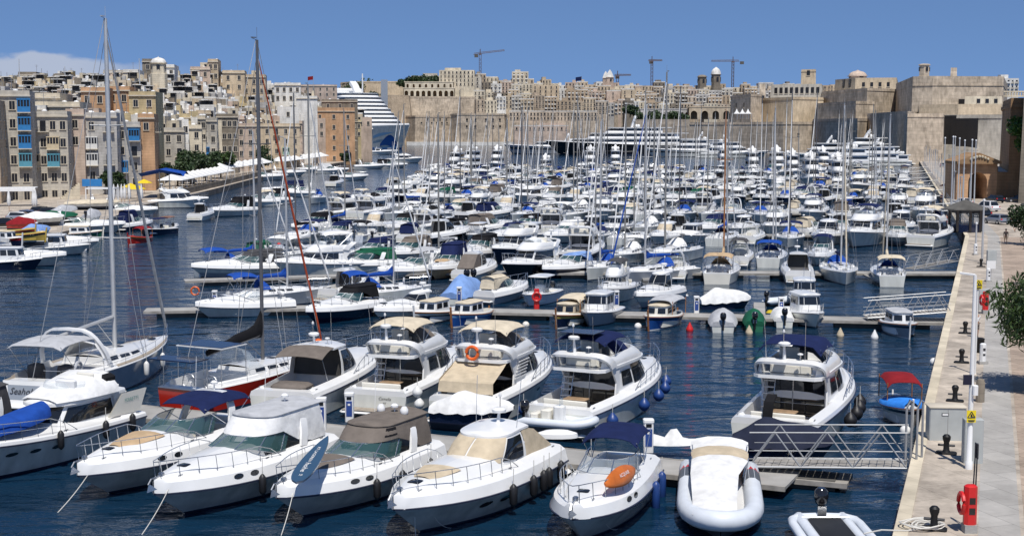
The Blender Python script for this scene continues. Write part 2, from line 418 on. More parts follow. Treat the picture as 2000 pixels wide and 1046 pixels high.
def bimini(parent, x0, x1, w, z, mt, arch=.18, base=None, r=.018, hang=.12, name='bimini', poles=True, slope=0, nseg=8, lz=None):
    m = MB(mt); rows = []; rows2 = []
    for i in range(nseg+1):
        t = i/nseg; x = x0+(x1-x0)*t; row = []
        sagx = .05*sin(pi*((t*3) % 1))
        for j in range(9):
            q = -1+2*j/8; zz = z+slope*t+arch*(1-abs(q)**3)-sagx*(1-q*q)*.6-(hang if abs(q) == 1 else 0)-(.10 if i in (0, nseg) else 0)+.12*sin(pi*t)
            row.append((x, q*w*(1 if abs(q) < 1 else 1.0), zz))
        rows.append(row); rows2.append([(a, b, c-.02) for a, b, c in row])
    m.grid(rows); m.grid([r_[::-1] for r_ in rows2])
    o = m.build(name, parent, smooth=60)
    if poles and base:
        f = MB('steel'); bx, bz = base
        for sg in (1, -1):
            xm = (x0+x1)/2
            for tx in (x0+.05, xm, x1-.05):
                f.tube([(xm-.1 if lz is None else lz, sg*w*.97, bz), (tx, sg*w*.98, z+slope*(tx-x0)/(x1-x0)-hang*.3)], r, 4)
        f.build('bimini_frame', o)
    return o
def fender_mesh(mt, l=.62, r=.13):
    m = MB(mt); m.lathe([(.02, -l/2-.06), (r*.6, -l/2), (r, -l/2+.1), (r, l/2-.1), (r*.6, l/2), (.03, l/2+.06)], n=10)
    m.m('rope').tube([(0, 0, l/2+.05), (0, -.0, l/2+.65)], .015, 4); return m
_fm = {}
def fender(mt, loc, label, group, l=.62, r=.13, ball=False, tilt=0):
    k = (mt, l, r, ball)
    if k not in _fm:
        if ball: m = MB(mt); m.lathe([(.03, -r*1.05), (r*.5, -r*.9), (r*.9, -r*.4), (r, 0), (r*.9, r*.4), (r*.5, r*.9), (.05, r*1.25)], n=12); m.m('rope').tube([(0, 0, r*1.2), (0, 0, r+.5)], .015, 4)
        else: m = fender_mesh(mt, l, r)
        o = m.build('fender'); _fm[k] = o
    else: o = _fm[k].copy(); COL.objects.link(o)
    o.location = loc; o.rotation_euler = (tilt, 0, 0)
    tag(o, label, 'fender', group); return o
def line_thing(pts, label, r=.016, mt='rope', name='mooring_line', sag=0, group=None, cat='rope'):
    a, b = Vector(pts[0]), Vector(pts[-1]); P = [Vector(p) for p in pts]
    if len(P) == 2:
        P = [a.lerp(b, i/10)-Vector((0, 0, sag*sin(pi*i/10))) for i in range(11)]
    m = MB(mt); m.tube(P, r, 5); o = m.build(name); tag(o, label, cat, group); return o
class Boat:
    """places a thing so that the local point `anch` falls on photo pixel (px,py)"""
    def __init__(s, name, px, py, anch, hd, label, cat='boat', group=None, sc=1.0):
        s.rz = R(90-hd); cr, sr = cos(s.rz), sin(s.rz); ax, ay, az_ = [v*sc for v in anch]
        p = G(px, py, az_); s.o = Vector((p.x-(ax*cr-ay*sr), p.y-(ax*sr+ay*cr), 0))
        s.r = root(name, s.o, s.rz, label, cat, group); s.r.scale = (sc, sc, sc); s.sc = sc
    def w(s, p):
        cr, sr = cos(s.rz), sin(s.rz); x, y, z = [v*s.sc for v in p]; return Vector((s.o.x+x*cr-y*sr, s.o.y+x*sr+y*cr, z))
def hatch(m, x, y, z, a=.5, b=.5, mt='glass', tz=0): m.m(mt).box((x, y, z), (a, b, .05), bev=.06)
def cleats(m, h, us, mt='steel'):
    m.m(mt)
    for u in us:
        for sg in (1, -1):
            y = sg*(h.yi(u)-.06); x = h.x(u); z = h.zt(u)
            m.box((x, y, z+.05), (.25, .04, .03)); m.box((x, y, z+.02), (.06, .04, .06))
def anchor(h, parent):
    m = MB('steel'); x = h.x(1)-.1; z = h.zt(.97)
    m.box((x-.35, 0, z+.10), (.22, .2, .22), bev=.05); m.tube([(x-.5, 0, z+.1), (x+.25, 0, z+.08), (x+.42, 0, z-.1)], .035, 5)
    m.poly([(x+.38, 0, z-.05), (x+.10, .16, z-.32), (x+.5, 0, z-.38)]); m.poly([(x+.38, 0, z-.05), (x+.5, 0, z-.38), (x+.10, -.16, z-.32)])
    return m.build('anchor', parent)
def portlights(parent, h, us, r=.62, a=.26, b=.12, name='porthole', mt='glass', band=False):
    if band:
        for u in us:
            for sg in (1, -1):
                m = MB(mt); B0 = h.b(u); yi = h.yi(u); y0 = B0-(B0-yi)*.16+.012; y1 = B0-(B0-yi)*.33+.015; z0 = h.zr(u)+(h.zt(u)-h.zr(u))*.34; z1 = h.zr(u)+(h.zt(u)-h.zr(u))*.70; x = h.x(u); dy = (h.b(u+.02)-h.b(u-.02))/(h.x(u+.02)-h.x(u-.02))
                m.poly([(x+a*cos(t), sg*((y0+y1)/2+dy*a*cos(t)+(y1-y0)/2*sin(t)), (z0+z1)/2+(z1-z0)/2*sin(t)) for t in [2*pi*i/12*(-sg) for i in range(12)]]); m.build(name, parent, smooth=0)
        return
    for u in us:
        for sg in (1, -1):
            m = MB(mt); x = h.x(u, r); y = sg*(h.y(u, r)+.012); z = r*h.zr(u); dy = (h.y(u+.02, r)-h.y(u-.02, r))/(h.x(u+.02, r)-h.x(u-.02, r))*sg
            fl = (h.y(u, r+.05)-h.y(u, r-.05))/(.1*h.zr(u))*sg
            m.poly([(x+a*cos(t), y+dy*a*cos(t)+fl*b*sin(t), z+b*sin(t)) for t in [2*pi*i/10*(-sg) for i in range(10)]]); m.build(name, parent, smooth=0)
def mastkit(parent, x, z0, ht, r=.09, mt='mast', spr=2, bow=None, stern=None, beam=1.6, boomL=4.5, boomz=1.1, cover='cv_blue', genoa='cv_white', boomd=-1, wires=True, wr=.012, gen_r=.07, sweep=.35, boomup=0.0, n=6, bagh=.32, name='mast'):
    m = MB(mt); m.lathe([(r, z0), (r, z0+ht*.8), (r*.75, z0+ht)], (x, 0, 0), n)
    for k in range(spr):
        zz = z0+ht*(k+1)/(spr+1)*1.02
        for sg in (1, -1): m.tube([(x, 0, zz), (x-sweep*.5, sg*beam*(.62-.1*k), zz+.04)], r*.3, 4)
    m.tube([(x-.05, 0, z0+ht), (x-.45, 0, z0+ht+.08)], .015, 4); m.tube([(x, 0, z0+ht), (x, .0, z0+ht+.7)], .012, 4)
    m.box((x-.3, 0, z0+ht+.12), (.35, .12, .05))
    mo = m.build(name, parent)
    if boomL:
        b = MB(mt); b.tube([(x-r, 0, z0+boomz), (x-boomL, 0, z0+boomz+boomup)], r*.75, 6); b.tube([(x-r, 0, z0+.25), (x-boomL*.32, 0, z0+boomz+boomup*.3)], .03, 4)
        bo = b.build('boom', mo)
        if cover:
            c = MB(cover); rows = []
            for i in range(9):
                t = i/8; xx = x-r-.02-(boomL-.1)*t; hh = bagh*(1.25-.75*t)*(1+.08*sin(i*2.1)); zz = z0+boomz+boomup*t
                if i == 0: hh *= 1.9
                rows.append([(xx, .15*cos(a)*(1-.3*t), zz+hh*.45+hh*.6*sin(a)) for a in [2*pi*j/8 for j in range(8)]])
            ids = c.grid(rows, cv=True); c.face(ids[0]); c.face(ids[-1][::-1]); c.build('sail_cover', mo, smooth=70)
    if wires:
        w = MB('wire')
        if bow: w.tube([(x+r, 0, z0+ht*.98), (bow[0], 0, bow[1])], wr, 4)
        if stern: w.tube([(x-r, 0, z0+ht), (stern[0], 0, stern[1])], wr, 4)
        for sg in (1, -1):
            prev = (x-.1, sg*beam, z0-.1)
            for k in range(spr):
                zz = z0+ht*(k+1)/(spr+1)*1.02; nx = (x-sweep*.5, sg*beam*(.62-.1*k), zz+.04); w.tube([prev, nx], wr, 3, cap=False); prev = nx
            w.tube([prev, (x, 0, z0+ht*.96)], wr, 3, cap=False)
            w.tube([(x-.3, sg*beam*.95, z0-.1), (x, 0, z0+ht*.5)], wr, 3, cap=False)
        w.build('rigging', mo)
    if bow and genoa:
        g = MB(genoa); a = Vector((bow[0], 0, bow[1]+.45)); b2 = Vector((x+r, 0, z0+ht*.94)); 
        g.tube([a, a.lerp(b2, .05), a.lerp(b2, .5), a.lerp(b2, .9), b2], [gen_r*.7, gen_r*1.15, gen_r, gen_r*.6, gen_r*.4], 6)
        g.build('furled_sail', mo)
    return mo
# ---------------------------------------------------------------- kinds of boat
def arch_bar(m, x, w, z0, z1, rake=-.5, wd=.45, t=.10, mt='gel', top=.8):
    """radar arch: swept band across the boat"""
    m.m(mt); pts = []
    for i in range(13):
        a = pi*i/12; c, s_ = cos(a), sin(a); sg = 1 if c >= 0 else -1
        y = sg*w*abs(c)**(.45)*(top+(1-top)*(1-s_)) ; z = z0+(z1-z0)*s_**.75
        pts.append((x+rake*(z-z0)/(z1-z0), y, z))
    m.sweep(pts, (wd, 0, .10*wd), t)
def screen(b, A, B, par=('pane', 'steel'), posts=(2, 6, 10, 14, 18, 22), fr=.022, i0=1, name='windscreen'):
    n = len(A)-1; m = MB(par[0]); wall(m, A, B, i0, n-i0, 0, 1); o = m.build(name, b.r, smooth=60)
    f = MB(par[1]); f.tube([B[i] for i in range(i0, n-i0+1)], fr, 5); f.tube([A[i] for i in range(i0, n-i0+1)], fr, 5)
    for k in posts:
        if i0 <= k <= n-i0: f.tube([A[k], B[k]], fr*1.1, 5)
    f.build('frame', o); return o
def sport(b, h, canopy='cv_white', style='full', arch=True, zc=1.15, screen_h=.55, pad=None, inner='gel_cream', hullmt='gel', low=None, band=None, arch_mt='gel', rail=True, xs=None, cover=None, det=True, topc=None, bimz=None, boot='stripe', ports=(.62, .70), glassm='pane', dome=False, sidec=None):
    """open sports cruiser"""
    h.hull(b.r, hullmt, low, band=band, boot=boot); h.deck(b.r, inner=inner); h.rub(b.r)
    c0, c1 = h.uc; xw = h.x(c1) ; zt = h.zt(c1)+h.coam; w = h.yi(c1)-h.cin*.6; nose = min(1.3, h.L*.13); cr = h.crown
    zA = lambda x: zt-.04+ (cr*.85)*max(0, min(1, (x-(xw-nose*.5))/(nose*1.2)))
    A = full(OL(xw-nose*1.2, xw+nose, w, nose*1.4, zA)); B = full(OL(xw-nose*1.6, xw+nose*.25, w*.86, nose*1.2, lambda x: zt+screen_h+.12))
    screen(b, A, B, (glassm, 'steel' if det else 'gel'))
    xa = h.x(c0)+.25
    s = MB('gel_cream'); seats(s, xa+.35, xw-.6, (h.yi(.2)-h.cin)*.8, h.floor); s.build('seats', b.r)
    zt2 = zt+screen_h+.12
    if style == 'full':
        top = zt+zc+.35; hx = xw-nose*.35
        C = full(OL(xa+.1, hx, w*.80, .8, top)); A2 = full(OL(xa-.15, xw+nose*.25, w*.93, nose*1.2, lambda x: zt2 if x > xw-nose*1.5 else zt2-(zt2-h.zt(.2)-h.coam)*min(1, (xw-nose*1.5-x)/.5)))
        m = MB(canopy); wall(m, A2, C, 0, None, 0, 1, bul=.04, segs=2); 
        m.grid([[p for p in (A2[0].lerp(A2[-1], j/6) for j in range(7))], [p for p in (C[0].lerp(C[-1], j/6)+Vector((0, 0, .08*sin(pi*j/6))) for j in range(7))]])
        o = m.build('canopy', b.r, smooth=50)
        m = MB(topc or canopy); roof(m, OL(xa-.05, hx+.1, w*.84, .9, top), .16, .03, n=8); m.build('canopy_top', o, smooth=60)
        if sidec:
            m = MB(sidec); wall(m, A2, C, 3, 6, .25, .85, .03); wall(m, A2, C, len(A2)-7, len(A2)-4, .25, .85, .03); m.build('canopy_window', o)
    elif style == 'bimini':
        z = (bimz or zt+1.35); bimini(b.r, xa+.1, xw-nose*.5, w*.98, z, canopy, arch=.22, base=(xw-nose*1.4-1.2, zt))
    elif style == 'aft':     # canopy folded on the arch
        m = MB(canopy); m.lathe([(.05, -w*.9), (.16, -w*.7), (.2, 0), (.16, w*.7), (.05, w*.9)], (xa+.3, 0, zt+.35), 8, 'y'); m.build('folded_canopy', b.r)
    if style == 'tonneau':
        m = MB(canopy); roof(m, OL(xa-.2, xw-nose*.3, w*1.02, .8, lambda x: zt+.05+.4*max(0, (x-xa)/(xw-xa))), .18, .02, n=8); m.build('cockpit_cover', b.r, smooth=60)
    if arch:
        m = MB(arch_mt); xr = xa+.35*(xw-xa); arch_bar(m, xr+.3, w+.05, zt-.1, zt+zc+.42, -.55); ao = m.build('radar_arch', b.r, smooth=50)
        m = MB('plastic_white'); xx = xr-.25; m.tube([(xx, .1, zt+zc+.4), (xx, .1, zt+zc+.75)], .03, 5); m.lathe([(.05, 0), (.16, .02), (.17, .1), (.08, .17)], (xx, .1, zt+zc+.7), 8)
        m.tube([(xx, -.7*w, zt+zc+.4), (xx-.1, -.7*w, zt+zc+1.9)], .012, 4)
        if dome:
            for yy in (-.45, .45): m.lathe([(.12, 0), (.18, .08), (.18, .24), (.10, .36)], (xx, yy*w, zt+zc+.42), 8)
        m.build('antenna', ao)
    if pad:
        u0, u1 = .60, .80; rows = []
        for i in range(9):
            u = u0+(u1-u0)*i/8; yy = h.yi(u)*.62*(1-.35*(i/8)**3) ; sec = h.section(u, False); zc_ = sec[6][1]
            rows.append([(h.x(u), yy*q, zc_+.05-.10*abs(q)**2.5*(h.crown/.4)) for q in (-1, -.8, -.4, 0, .4, .8, 1)])
        m = MB(pad); m.grid(rows); m.build('sunpad', b.r, smooth=60)
    if rail: h.rail(b.r, .42, .985, n=9 if det else 6, mid=False)
    m = MB('steel'); hatch(m, h.x(.83), 0, h.section(.83, 0)[6][1]+.0, .45, .45); cleats(m, h, (.1, .5, .9)); m.build('deck_fittings', b.r)
    if det: portlights(b.r, h, ports, a=.24, band=True)
    if det: anchor(h, b.r)
    m = MB('gel'); m.box((-h.L/2-.28, 0, .32), (.62, h.B*.78, .12), bev=.12); m.m('teak_grey').box((-h.L/2-.28, 0, .385), (.5, h.B*.7, .015)); m.build('swim_platform', b.r)
def radar_mast(parent, x, y, z, hgt=.7, big=False):
    m = MB('gel'); m.tube([(x, y, z), (x-.1, y, z+hgt)], [.09, .05], 6)
    m.m('plastic_white').lathe([(.08, 0), (.28, .03), (.30, .14), (.2, .2)], (x-.08, y, z+hgt), 10)
    m.m('steel').tube([(x-.15, y+.02, z+hgt+.1), (x-.15, y+.02, z+hgt+.7)], .02, 4); m.m('plastic_white').lathe([(.05, 0), (.07, .05), (.03, .16)], (x-.15, y+.02, z+hgt+.65), 7)
    m.lathe([(.04, 0), (.14, .02), (.14, .07), (.05, .1)], (x, y-.75, z+.3), 8); m.m('steel').tube([(x, y-.75, z), (x, y-.75, z+.3)], .015, 4)
    m.m('steel').tube([(x+.1, y+.9, z), (x-.2, y+.95, z+1.9)], .012, 4); m.tube([(x+.1, y-.95, z), (x-.1, y-1.0, z+1.9)], .012, 4)
    return m.build('radar_mast', parent)
def fly(b, h, xa=None, xf=None, zh=1.25, win=True, bim=None, flycover='cv_navy', cock='open', tent='cv_beige', canopy=None, det=True, hullmt='gel', low=None, band=None, flyx=None, overh=1.3, flyh=.55, arch=True, name='flybridge', winstyle=0, solar=False, ladder=True, boot='stripe', bimx=None, bimz=1.55, wing=True, inner='teak_grey', flymt='gel', rail=True, bimh=None, ped=1):
    """flybridge motor yacht"""
    h.hull(b.r, hullmt, low, band=band, boot=boot); h.deck(b.r, inner=inner, side=None); h.rub(b.r)
    c0, c1 = h.uc; xc = h.x(c1); zt = h.zt(c1); L = h.L
    xa = xc-.02 if xa is None else xa; xf = h.x(.78) if xf is None else xf
    w = h.yi(c1)-.42; nose = (xf-xa)*.42; zb = zt-.12; zr = zt+zh+.15
    A = full(OL(xa, xf, w, nose*1.25, lambda x: zb+.0)); B = full(OL(xa+.15, xf-nose*.62, w*.88, nose*.9, zr))
    n = len(A)-1
    m = MB('gel'); wall(m, A, B, 0, None, 0, 1, bul=.03, segs=3); hs_ = m.build('deckhouse', b.r, smooth=50)
    # aft bulkhead with dark saloon door
    m = MB('gel'); P = [A[0], A[-1], B[-1], B[0]]; m.poly(P); y0 = w*.86
    m.m('glass'); m.poly([(xa-.03, y0, h.floor+.05), (xa-.03, -y0, h.floor+.05), (xa-.03+.1, -y0*.98, zr-.12), (xa-.03+.1, y0*.98, zr-.12)][::-1])
    m.m('steel'); m.tube([(xa-.05, y0*.1, h.floor), (xa+.05, y0*.1, zr-.1)], .03, 4); m.build('saloon_door', hs_, smooth=0)
    # windows
    if winstyle == 0: rng = [(1.0, 3.0, .34, .86), (3.25, 6.6, .30, .9)]
    elif winstyle == 1: rng = [(.6, 2.2, .3, .8), (2.45, 5.6, .22, .92)]
    else: rng = [(.3, 6.2, .32, .88)]
    for a_, b_, t0, t1 in rng:
        for sd in (0, 1):
            m = MB('glass'); i0, i1 = (a_, b_) if sd == 0 else (n-b_, n-a_); wall(m, A, B, i0, i1, t0, t1, .022, bul=.03, segs=3); m.build('side_window', hs_, smooth=60)
    cq = n/2
    for a_, b_ in ((cq-5.0, cq-1.75), (cq-1.6, cq+1.6), (cq+1.75, cq+5.0)):
        m = MB('glass'); wall(m, A, B, a_, b_, .36, .94, .022, bul=.03, segs=3); m.build('windscreen', hs_, smooth=60)
    # flybridge deck slab with overhang
    fx0 = xa-overh if flyx is None else flyx; fx1 = xf-nose*.45
    m = MB(flymt); roof(m, OL(fx0, fx1, w*1.0, nose*1.0, zr-.02, af=.3), .03, .14, n=8); fd = m.build('flybridge_deck', b.r, smooth=40)
    # coaming
    C0 = full(OL(fx0+.9, fx1-.1, w*.97, nose*.95, zr+.12)); C1 = full(OL(fx0+.55, fx1-nose*.55, w*.88, nose*.7, lambda x: zr+.15+flyh*(.75+.35*max(0, min(1, (x-fx0)/(fx1-fx0))))))
    C2 = [p+Vector((-.12 if abs(p.y) < w*.5 else 0, -.12*(1 if p.y > 0.05 else (-1 if p.y < -.05 else 0)), 0)) for p in C1]; C3 = [Vector((p.x-.1, p.y*.97, zr+.14)) for p in C2]
    m = MB(flymt); wall(m, C0, C1, bul=.05, segs=3); m.grid([C1, C2]); m.grid([C2, C3]); m.grid([[C0[0], C1[0], C2[0], C3[0]], [C0[0]]*4]); m.grid([[C0[-1]]*4, [C0[-1], C1[-1], C2[-1], C3[-1]]])
    m.build('flybridge_coaming', fd, smooth=45)
    cf = full(OL(fx0+.55, fx1-nose*.55, w*.88, nose*.7, zr+.15+flyh*1.08)); c2 = [Vector((p.x-.25, p.y*.93, p.z+.38)) for p in cf]
    m = MB('clear'); nn = len(cf)-1; wall(m, cf, c2, nn/2-7, nn/2+7); wsn = m.build('flybridge_screen', fd, smooth=60)
    s = MB('gel_cream'); s.box(((fx0+fx1)/2-.2, w*.35, zr+.45), (.55, 1.0, .55), bev=.1); s.box(((fx0+fx1)/2-.45, w*.35, zr+.85), (.15, 1.0, .5), bev=.06)
    s.box((fx0+1.0, 0, zr+.38), (.5, w*1.2, .4), bev=.1); s.m('gel').box(((fx0+fx1)/2+.75, w*.3, zr+.6), (.4, 1.1, .8), bev=.12); s.build('helm_seat', fd)
    if flycover:
        m = MB(flycover); rows = []
        for i in range(8):
            t = i/7; x = (fx0+fx1)/2-.5+1.9*t; rows.append([(x, w*.72*q, zr+.25+(.72+.25*sin(pi*t))*(1-abs(q)**2.6)+.0) for q in (-1, -.85, -.5, 0, .5, .85, 1)])
        m.grid(rows); m.build('console_cover', fd, smooth=60)
    # wing shaped arch aft
    if arch:
        m = MB(flymt); pts = []; ax = fx0+.35
        for i in range(15):
            a = pi*i/14; c = cos(a); sn = sin(a); sg = 1 if c >= 0 else -1
            pts.append((ax-.25*sn+.9*(1-sn), sg*w*1.02*abs(c)**.35, zr+.1+.72*sn**.6))
        m.sweep(pts, (.62, 0, .10), .12); ao = m.build('radar_arch', fd, smooth=50); radar_mast(ao, ax-.1, .15, zr+.85)
    if bim:
        bx0, bx1 = bimx or (fx0+.45, fx0+3.5); bimini(fd, bx0, bx1, w*.93, zr+.15+bimz, bim, arch=.20, base=((fx0+fx1)/2-.2, zr+.6), hang=.10 if bimh is None else bimh)
        if solar:
            m = MB('solar'); sx0 = bx0; m.box((sx0+.35, 0, zr+.15+bimz+.42), (1.35, w*1.25, .04)); m.m('steel')
            for i in range(5): m.box((sx0-.28+.315*i, 0, zr+.15+bimz+.445), (.025, w*1.25, .008))
            for i in range(8): m.box((sx0+.35, -w*.6+w*1.2*i/7, zr+.15+bimz+.4455), (1.35, .025, .008))
            m.build('solar_panel', fd)
    # cockpit
    s = MB('gel_cream'); x0 = h.x(c0)+.15; wc = h.yi(.2)-h.cin-.1
    s.box((x0+.3, 0, h.floor+.22), (.55, wc*1.6, .45), bev=.1); s.box((x0+.03, 0, h.floor+.6), (.14, wc*1.6, .5), bev=.06)
    s.m('teak').box((x0+1.35, 0, h.floor+.68), (.7, 1.2, .05), bev=.05); s.m('steel').tube([(x0+1.35, 0, h.floor), (x0+1.35, 0, h.floor+.68)], .05, 6); s.build('cockpit_seat', b.r)
    if ladder:
        s = MB('gel'); lx = xa-.9; ly = w*.72
        for k in range(6): s.box((lx+.12*k, ly, h.floor+.28+.30*k), (.26, .5, .04))
        s.m('steel').tube([(lx-.1, ly-.27, h.floor), (lx+.75, ly-.27, zr+.4)], .02, 4); s.tube([(lx-.1, ly+.27, h.floor), (lx+.75, ly+.27, zr+.4)], .02, 4); s.build('flybridge_ladder', b.r)
    # side wings holding the overhang
    if wing:
        for sg in (1, -1):
            s = MB('gel'); y = sg*(w*.985); s.grid([[(xa+.1, y, zt-.1), (xa-.35, y, zt-.1), (xa-.2, y*.99, zt+zh*.5), (xa-.75, y*.985, zr)], [(xa+.1, y-sg*.08, zt-.1), (xa-.35, y-sg*.08, zt-.1), (xa-.2, y*.99-sg*.08, zt+zh*.5), (xa-.75, y*.985-sg*.08, zr)]])
            s.grid([[(xa+.1, y, zt-.1), (xa-.35, y, zt-.1)], [(xa+.15, y, zt+zh*.5), (xa-.2, y*.99, zt+zh*.5)], [(xa+.2, y*.985, zr), (xa-.75, y*.985, zr)]])
            s.grid([[(xa+.1, y-sg*.08, zt-.1), (xa-.35, y-sg*.08, zt-.1)], [(xa+.15, y-sg*.08, zt+zh*.5), (xa-.2, y*.99-sg*.08, zt+zh*.5)], [(xa+.2, y*.985-sg*.08, zr), (xa-.75, y*.985-sg*.08, zr)]]); s.build('side_wing', b.r)
    if canopy:
        z1 = zr-.03; x1 = xa-.1; x0 = h.x(c0)+.05; m = MB(canopy); zl = h.zt(.05)+.15
        bw_ = w*.97
        m.grid([[(fx0+.3+(xa-fx0)*.0, bw_*q, z1) for q in (-1, -.6, -.2, .2, .6, 1)], [(fx0-.15, bw_*1.0*q, z1-.22) for q in (-1, -.6, -.2, .2, .6, 1)], [(x0-.1, bw_*1.03*q, (z1+zl)/2-.1+.0*q) for q in (-1, -.6, -.2, .2, .6, 1)], [(x0-.2, bw_*1.06*q, zl) for q in (-1, -.6, -.2, .2, .6, 1)]])
        for sg in (1,):
            m.grid([[(fx0+.3, sg*bw_, z1), (x1, sg*bw_, z1)], [(x0-.1, sg*bw_*1.04, (z1+zl)/2), (x1, sg*bw_*1.02, (z1+zl)/2)], [(x0-.2, sg*bw_*1.06, zl), (x1, sg*bw_*1.04, zl)]])
        m.build('cockpit_enclosure', b.r, smooth=30)
    if rail: h.rail(b.r, .40, .99, h=.62, n=10 if det else 7)
    m = MB('steel'); hatch(m, h.x(.86), 0, h.section(.86, 0)[6][1], .5, .5); cleats(m, h, (.04, .45, .92)); m.build('deck_fittings', b.r)
    if det: portlights(b.r, h, (.5, .6, .70), .70, .3, .09)
    if det: anchor(h, b.r)
    m = MB('gel'); m.box((-h.L/2-.45, 0, .36), (.95, h.B*.84, .14), bev=.2); m.m('teak_grey').box((-h.L/2-.47, 0, .435), (.8, h.B*.75, .015)); m.build('swim_platform', b.r)
    b.info = dict(w=w, zr=zr, xa=xa, fx0=fx0, fx1=fx1, zt=zt)
def hardtop(b, h, zh=1.15, canopy=None, cover=None, det=True, aft='open', awn=None, hullmt='gel', low=None, glassc='glass', roofm='gel', rail=True, band=None, nosef=.5, sun=None, boot='stripe', sidecov=None):
    """express yacht with a curved hardtop"""
    h.hull(b.r, hullmt, low, band=band, boot=boot); h.deck(b.r, inner='teak_grey'); h.rub(b.r)
    c0, c1 = h.uc; xc = h.x(c1); zt = h.zt(c1); xa = xc-.9; xf = xc+ h.L*.20; w = h.yi(c1)-.32; nose = (xf-xa)*.5; zr = zt+zh+.15
    zA = lambda x: zt-.06+h.crown*.5*max(0, min(1, (x-xc)/(xf-xc)))
    A = full(OL(xa, xf, w, nose*1.1, zA)); B = full(OL(xa+.2, xf-nose*.85, w*.84, nose*.7, lambda x: zr-.18*max(0, (x-(xa+.2))/3.0)))
    n = len(A)-1
    m = MB('gel'); wall(m, A, B, 0, None, 0, 1, bul=.08, segs=4); ho = m.build('deckhouse', b.r, smooth=60)
    for i0, i1 in ((.7, 5.2), (n-5.2, n-.7)):
        m = MB(glassc); wall(m, A, B, i0, i1, .18, .90, .03, bul=.08, segs=4); m.build('side_window', ho, smooth=60)
    for i0, i1 in ((5.5, n/2-.12), (n/2+.12, n-5.5)):
        m = MB(cover or glassc); wall(m, A, B, i0, i1, .12, .96, .03, bul=.08, segs=4); m.build('windscreen', ho, smooth=60)
    m = MB(roofm); roof(m, OL(xa-.5, xf-nose*.80, w*.87, nose*.72, lambda x: zr-.02-.18*max(0, (x-(xa+.2))/3.0)), .16, .09, n=8); ro = m.build('hardtop', b.r, smooth=50)
    m = MB('inside'); P = [A[0], A[-1], B[-1], B[0]]; m.poly([p+Vector((.5, 0, 0)) for p in P]); m.build('saloon_bulkhead', ho)
    if awn:
        m = MB(awn); xq = xa-.4; rows = []
        for i in range(6):
            t = i/5; rows.append([(xq-1.7*t, w*.86*q*(1+.04*t), zr+.10-.02*t-.35*t**2+.12*(1-q*q)) for q in (-1, -.7, -.3, 0, .3, .7, 1)])
        m.grid(rows); m.grid([[(x, y, z-.02) for x, y, z in r_][::-1] for r_ in rows]); m.build('awning', ro, smooth=60)
        f = MB('steel'); 
        for sg in (1, -1): f.tube([(xq-1.65, sg*w*.88, zr-.25), (xq-1.2, sg*w*.95, zt)], .018, 4)
        f.build('awning_frame', ro)
    if aft == 'cover':
        m = MB(canopy); x0 = h.x(c0)+.1; zl = h.zt(.05)+.1
        m.grid([[(xa-.4, w*.85*q, zr-.02) for q in (-1, -.5, 0, .5, 1)], [(xa-.9, w*.9*q, zr-.15) for q in (-1, -.5, 0, .5, 1)], [(x0-.1, w*.98*q, zl) for q in (-1, -.5, 0, .5, 1)]])
        for sg in (1, -1): m.grid([[(xa-.4, sg*w*.85, zr-.02), (xa+.2, sg*w*.88, zr-.05)], [(xa-.9, sg*w*.9, zr-.15), (xa, sg*w*.93, zr-.5)], [(x0-.1, sg*w*.98, zl), (xa, sg*w*1.0, zt)]])
        m.build('cockpit_enclosure', b.r, smooth=40)
    s = MB('gel_cream'); x0 = h.x(c0)+.25; wc = h.yi(.2)-h.cin-.1
    if sun: s.m('gel'); s.box((x0+.35, 0, h.zt(.1)-.35), (1.3, wc*1.5, .7), bev=.2); s.m(sun).box((x0+.35, 0, h.zt(.1)+.10), (1.35, wc*1.45, .22), bev=.2)
    s.m('gel_cream').box((x0+1.5, 0, h.floor+.3), (.5, wc*1.5, .5), bev=.1); s.build('cockpit_seat', b.r)
    radar_mast(ro, xa+.2, .1, zr+.15, .45)
    if rail: h.rail(b.r, .40, .985, n=10 if det else 7, mid=False)
    m = MB('steel'); hatch(m, h.x(.86), 0, h.section(.86, 0)[6][1], .5, .5); cleats(m, h, (.06, .45, .9)); m.build('deck_fittings', b.r)
    if det: portlights(b.r, h, (.52, .64), .62, .38, .12); anchor(h, b.r)
    m = MB('gel'); m.box((-h.L/2-.4, 0, .34), (.85, h.B*.84, .13), bev=.2); m.m('teak_grey').box((-h.L/2-.42, 0, .41), (.7, h.B*.75, .015)); m.build('swim_platform', b.r)
    b.info = dict(w=w, zr=zr, xa=xa, xf=xf, zt=zt, A=A, B=B)
def outboard(parent, x, y, z, mt='gel_black', s=1.0, tilt=0, name='outboard_engine'):
    m = MB(mt); m.lathe([(.10*s, -.1*s), (.2*s, 0), (.24*s, .18*s), (.22*s, .38*s), (.12*s, .48*s)], (x-.12*s, y, z+.28*s), 9)
    m.box((x-.14*s, y, z-.15*s), (.2*s, .14*s, .75*s), bev=.04); m.m('rubber').box((x-.14*s, y, z-.45*s), (.4*s, .05, .2*s))
    m.m('steel').box((x, y, z+.05), (.12, .28*s, .3*s)); return m.build(name, parent)
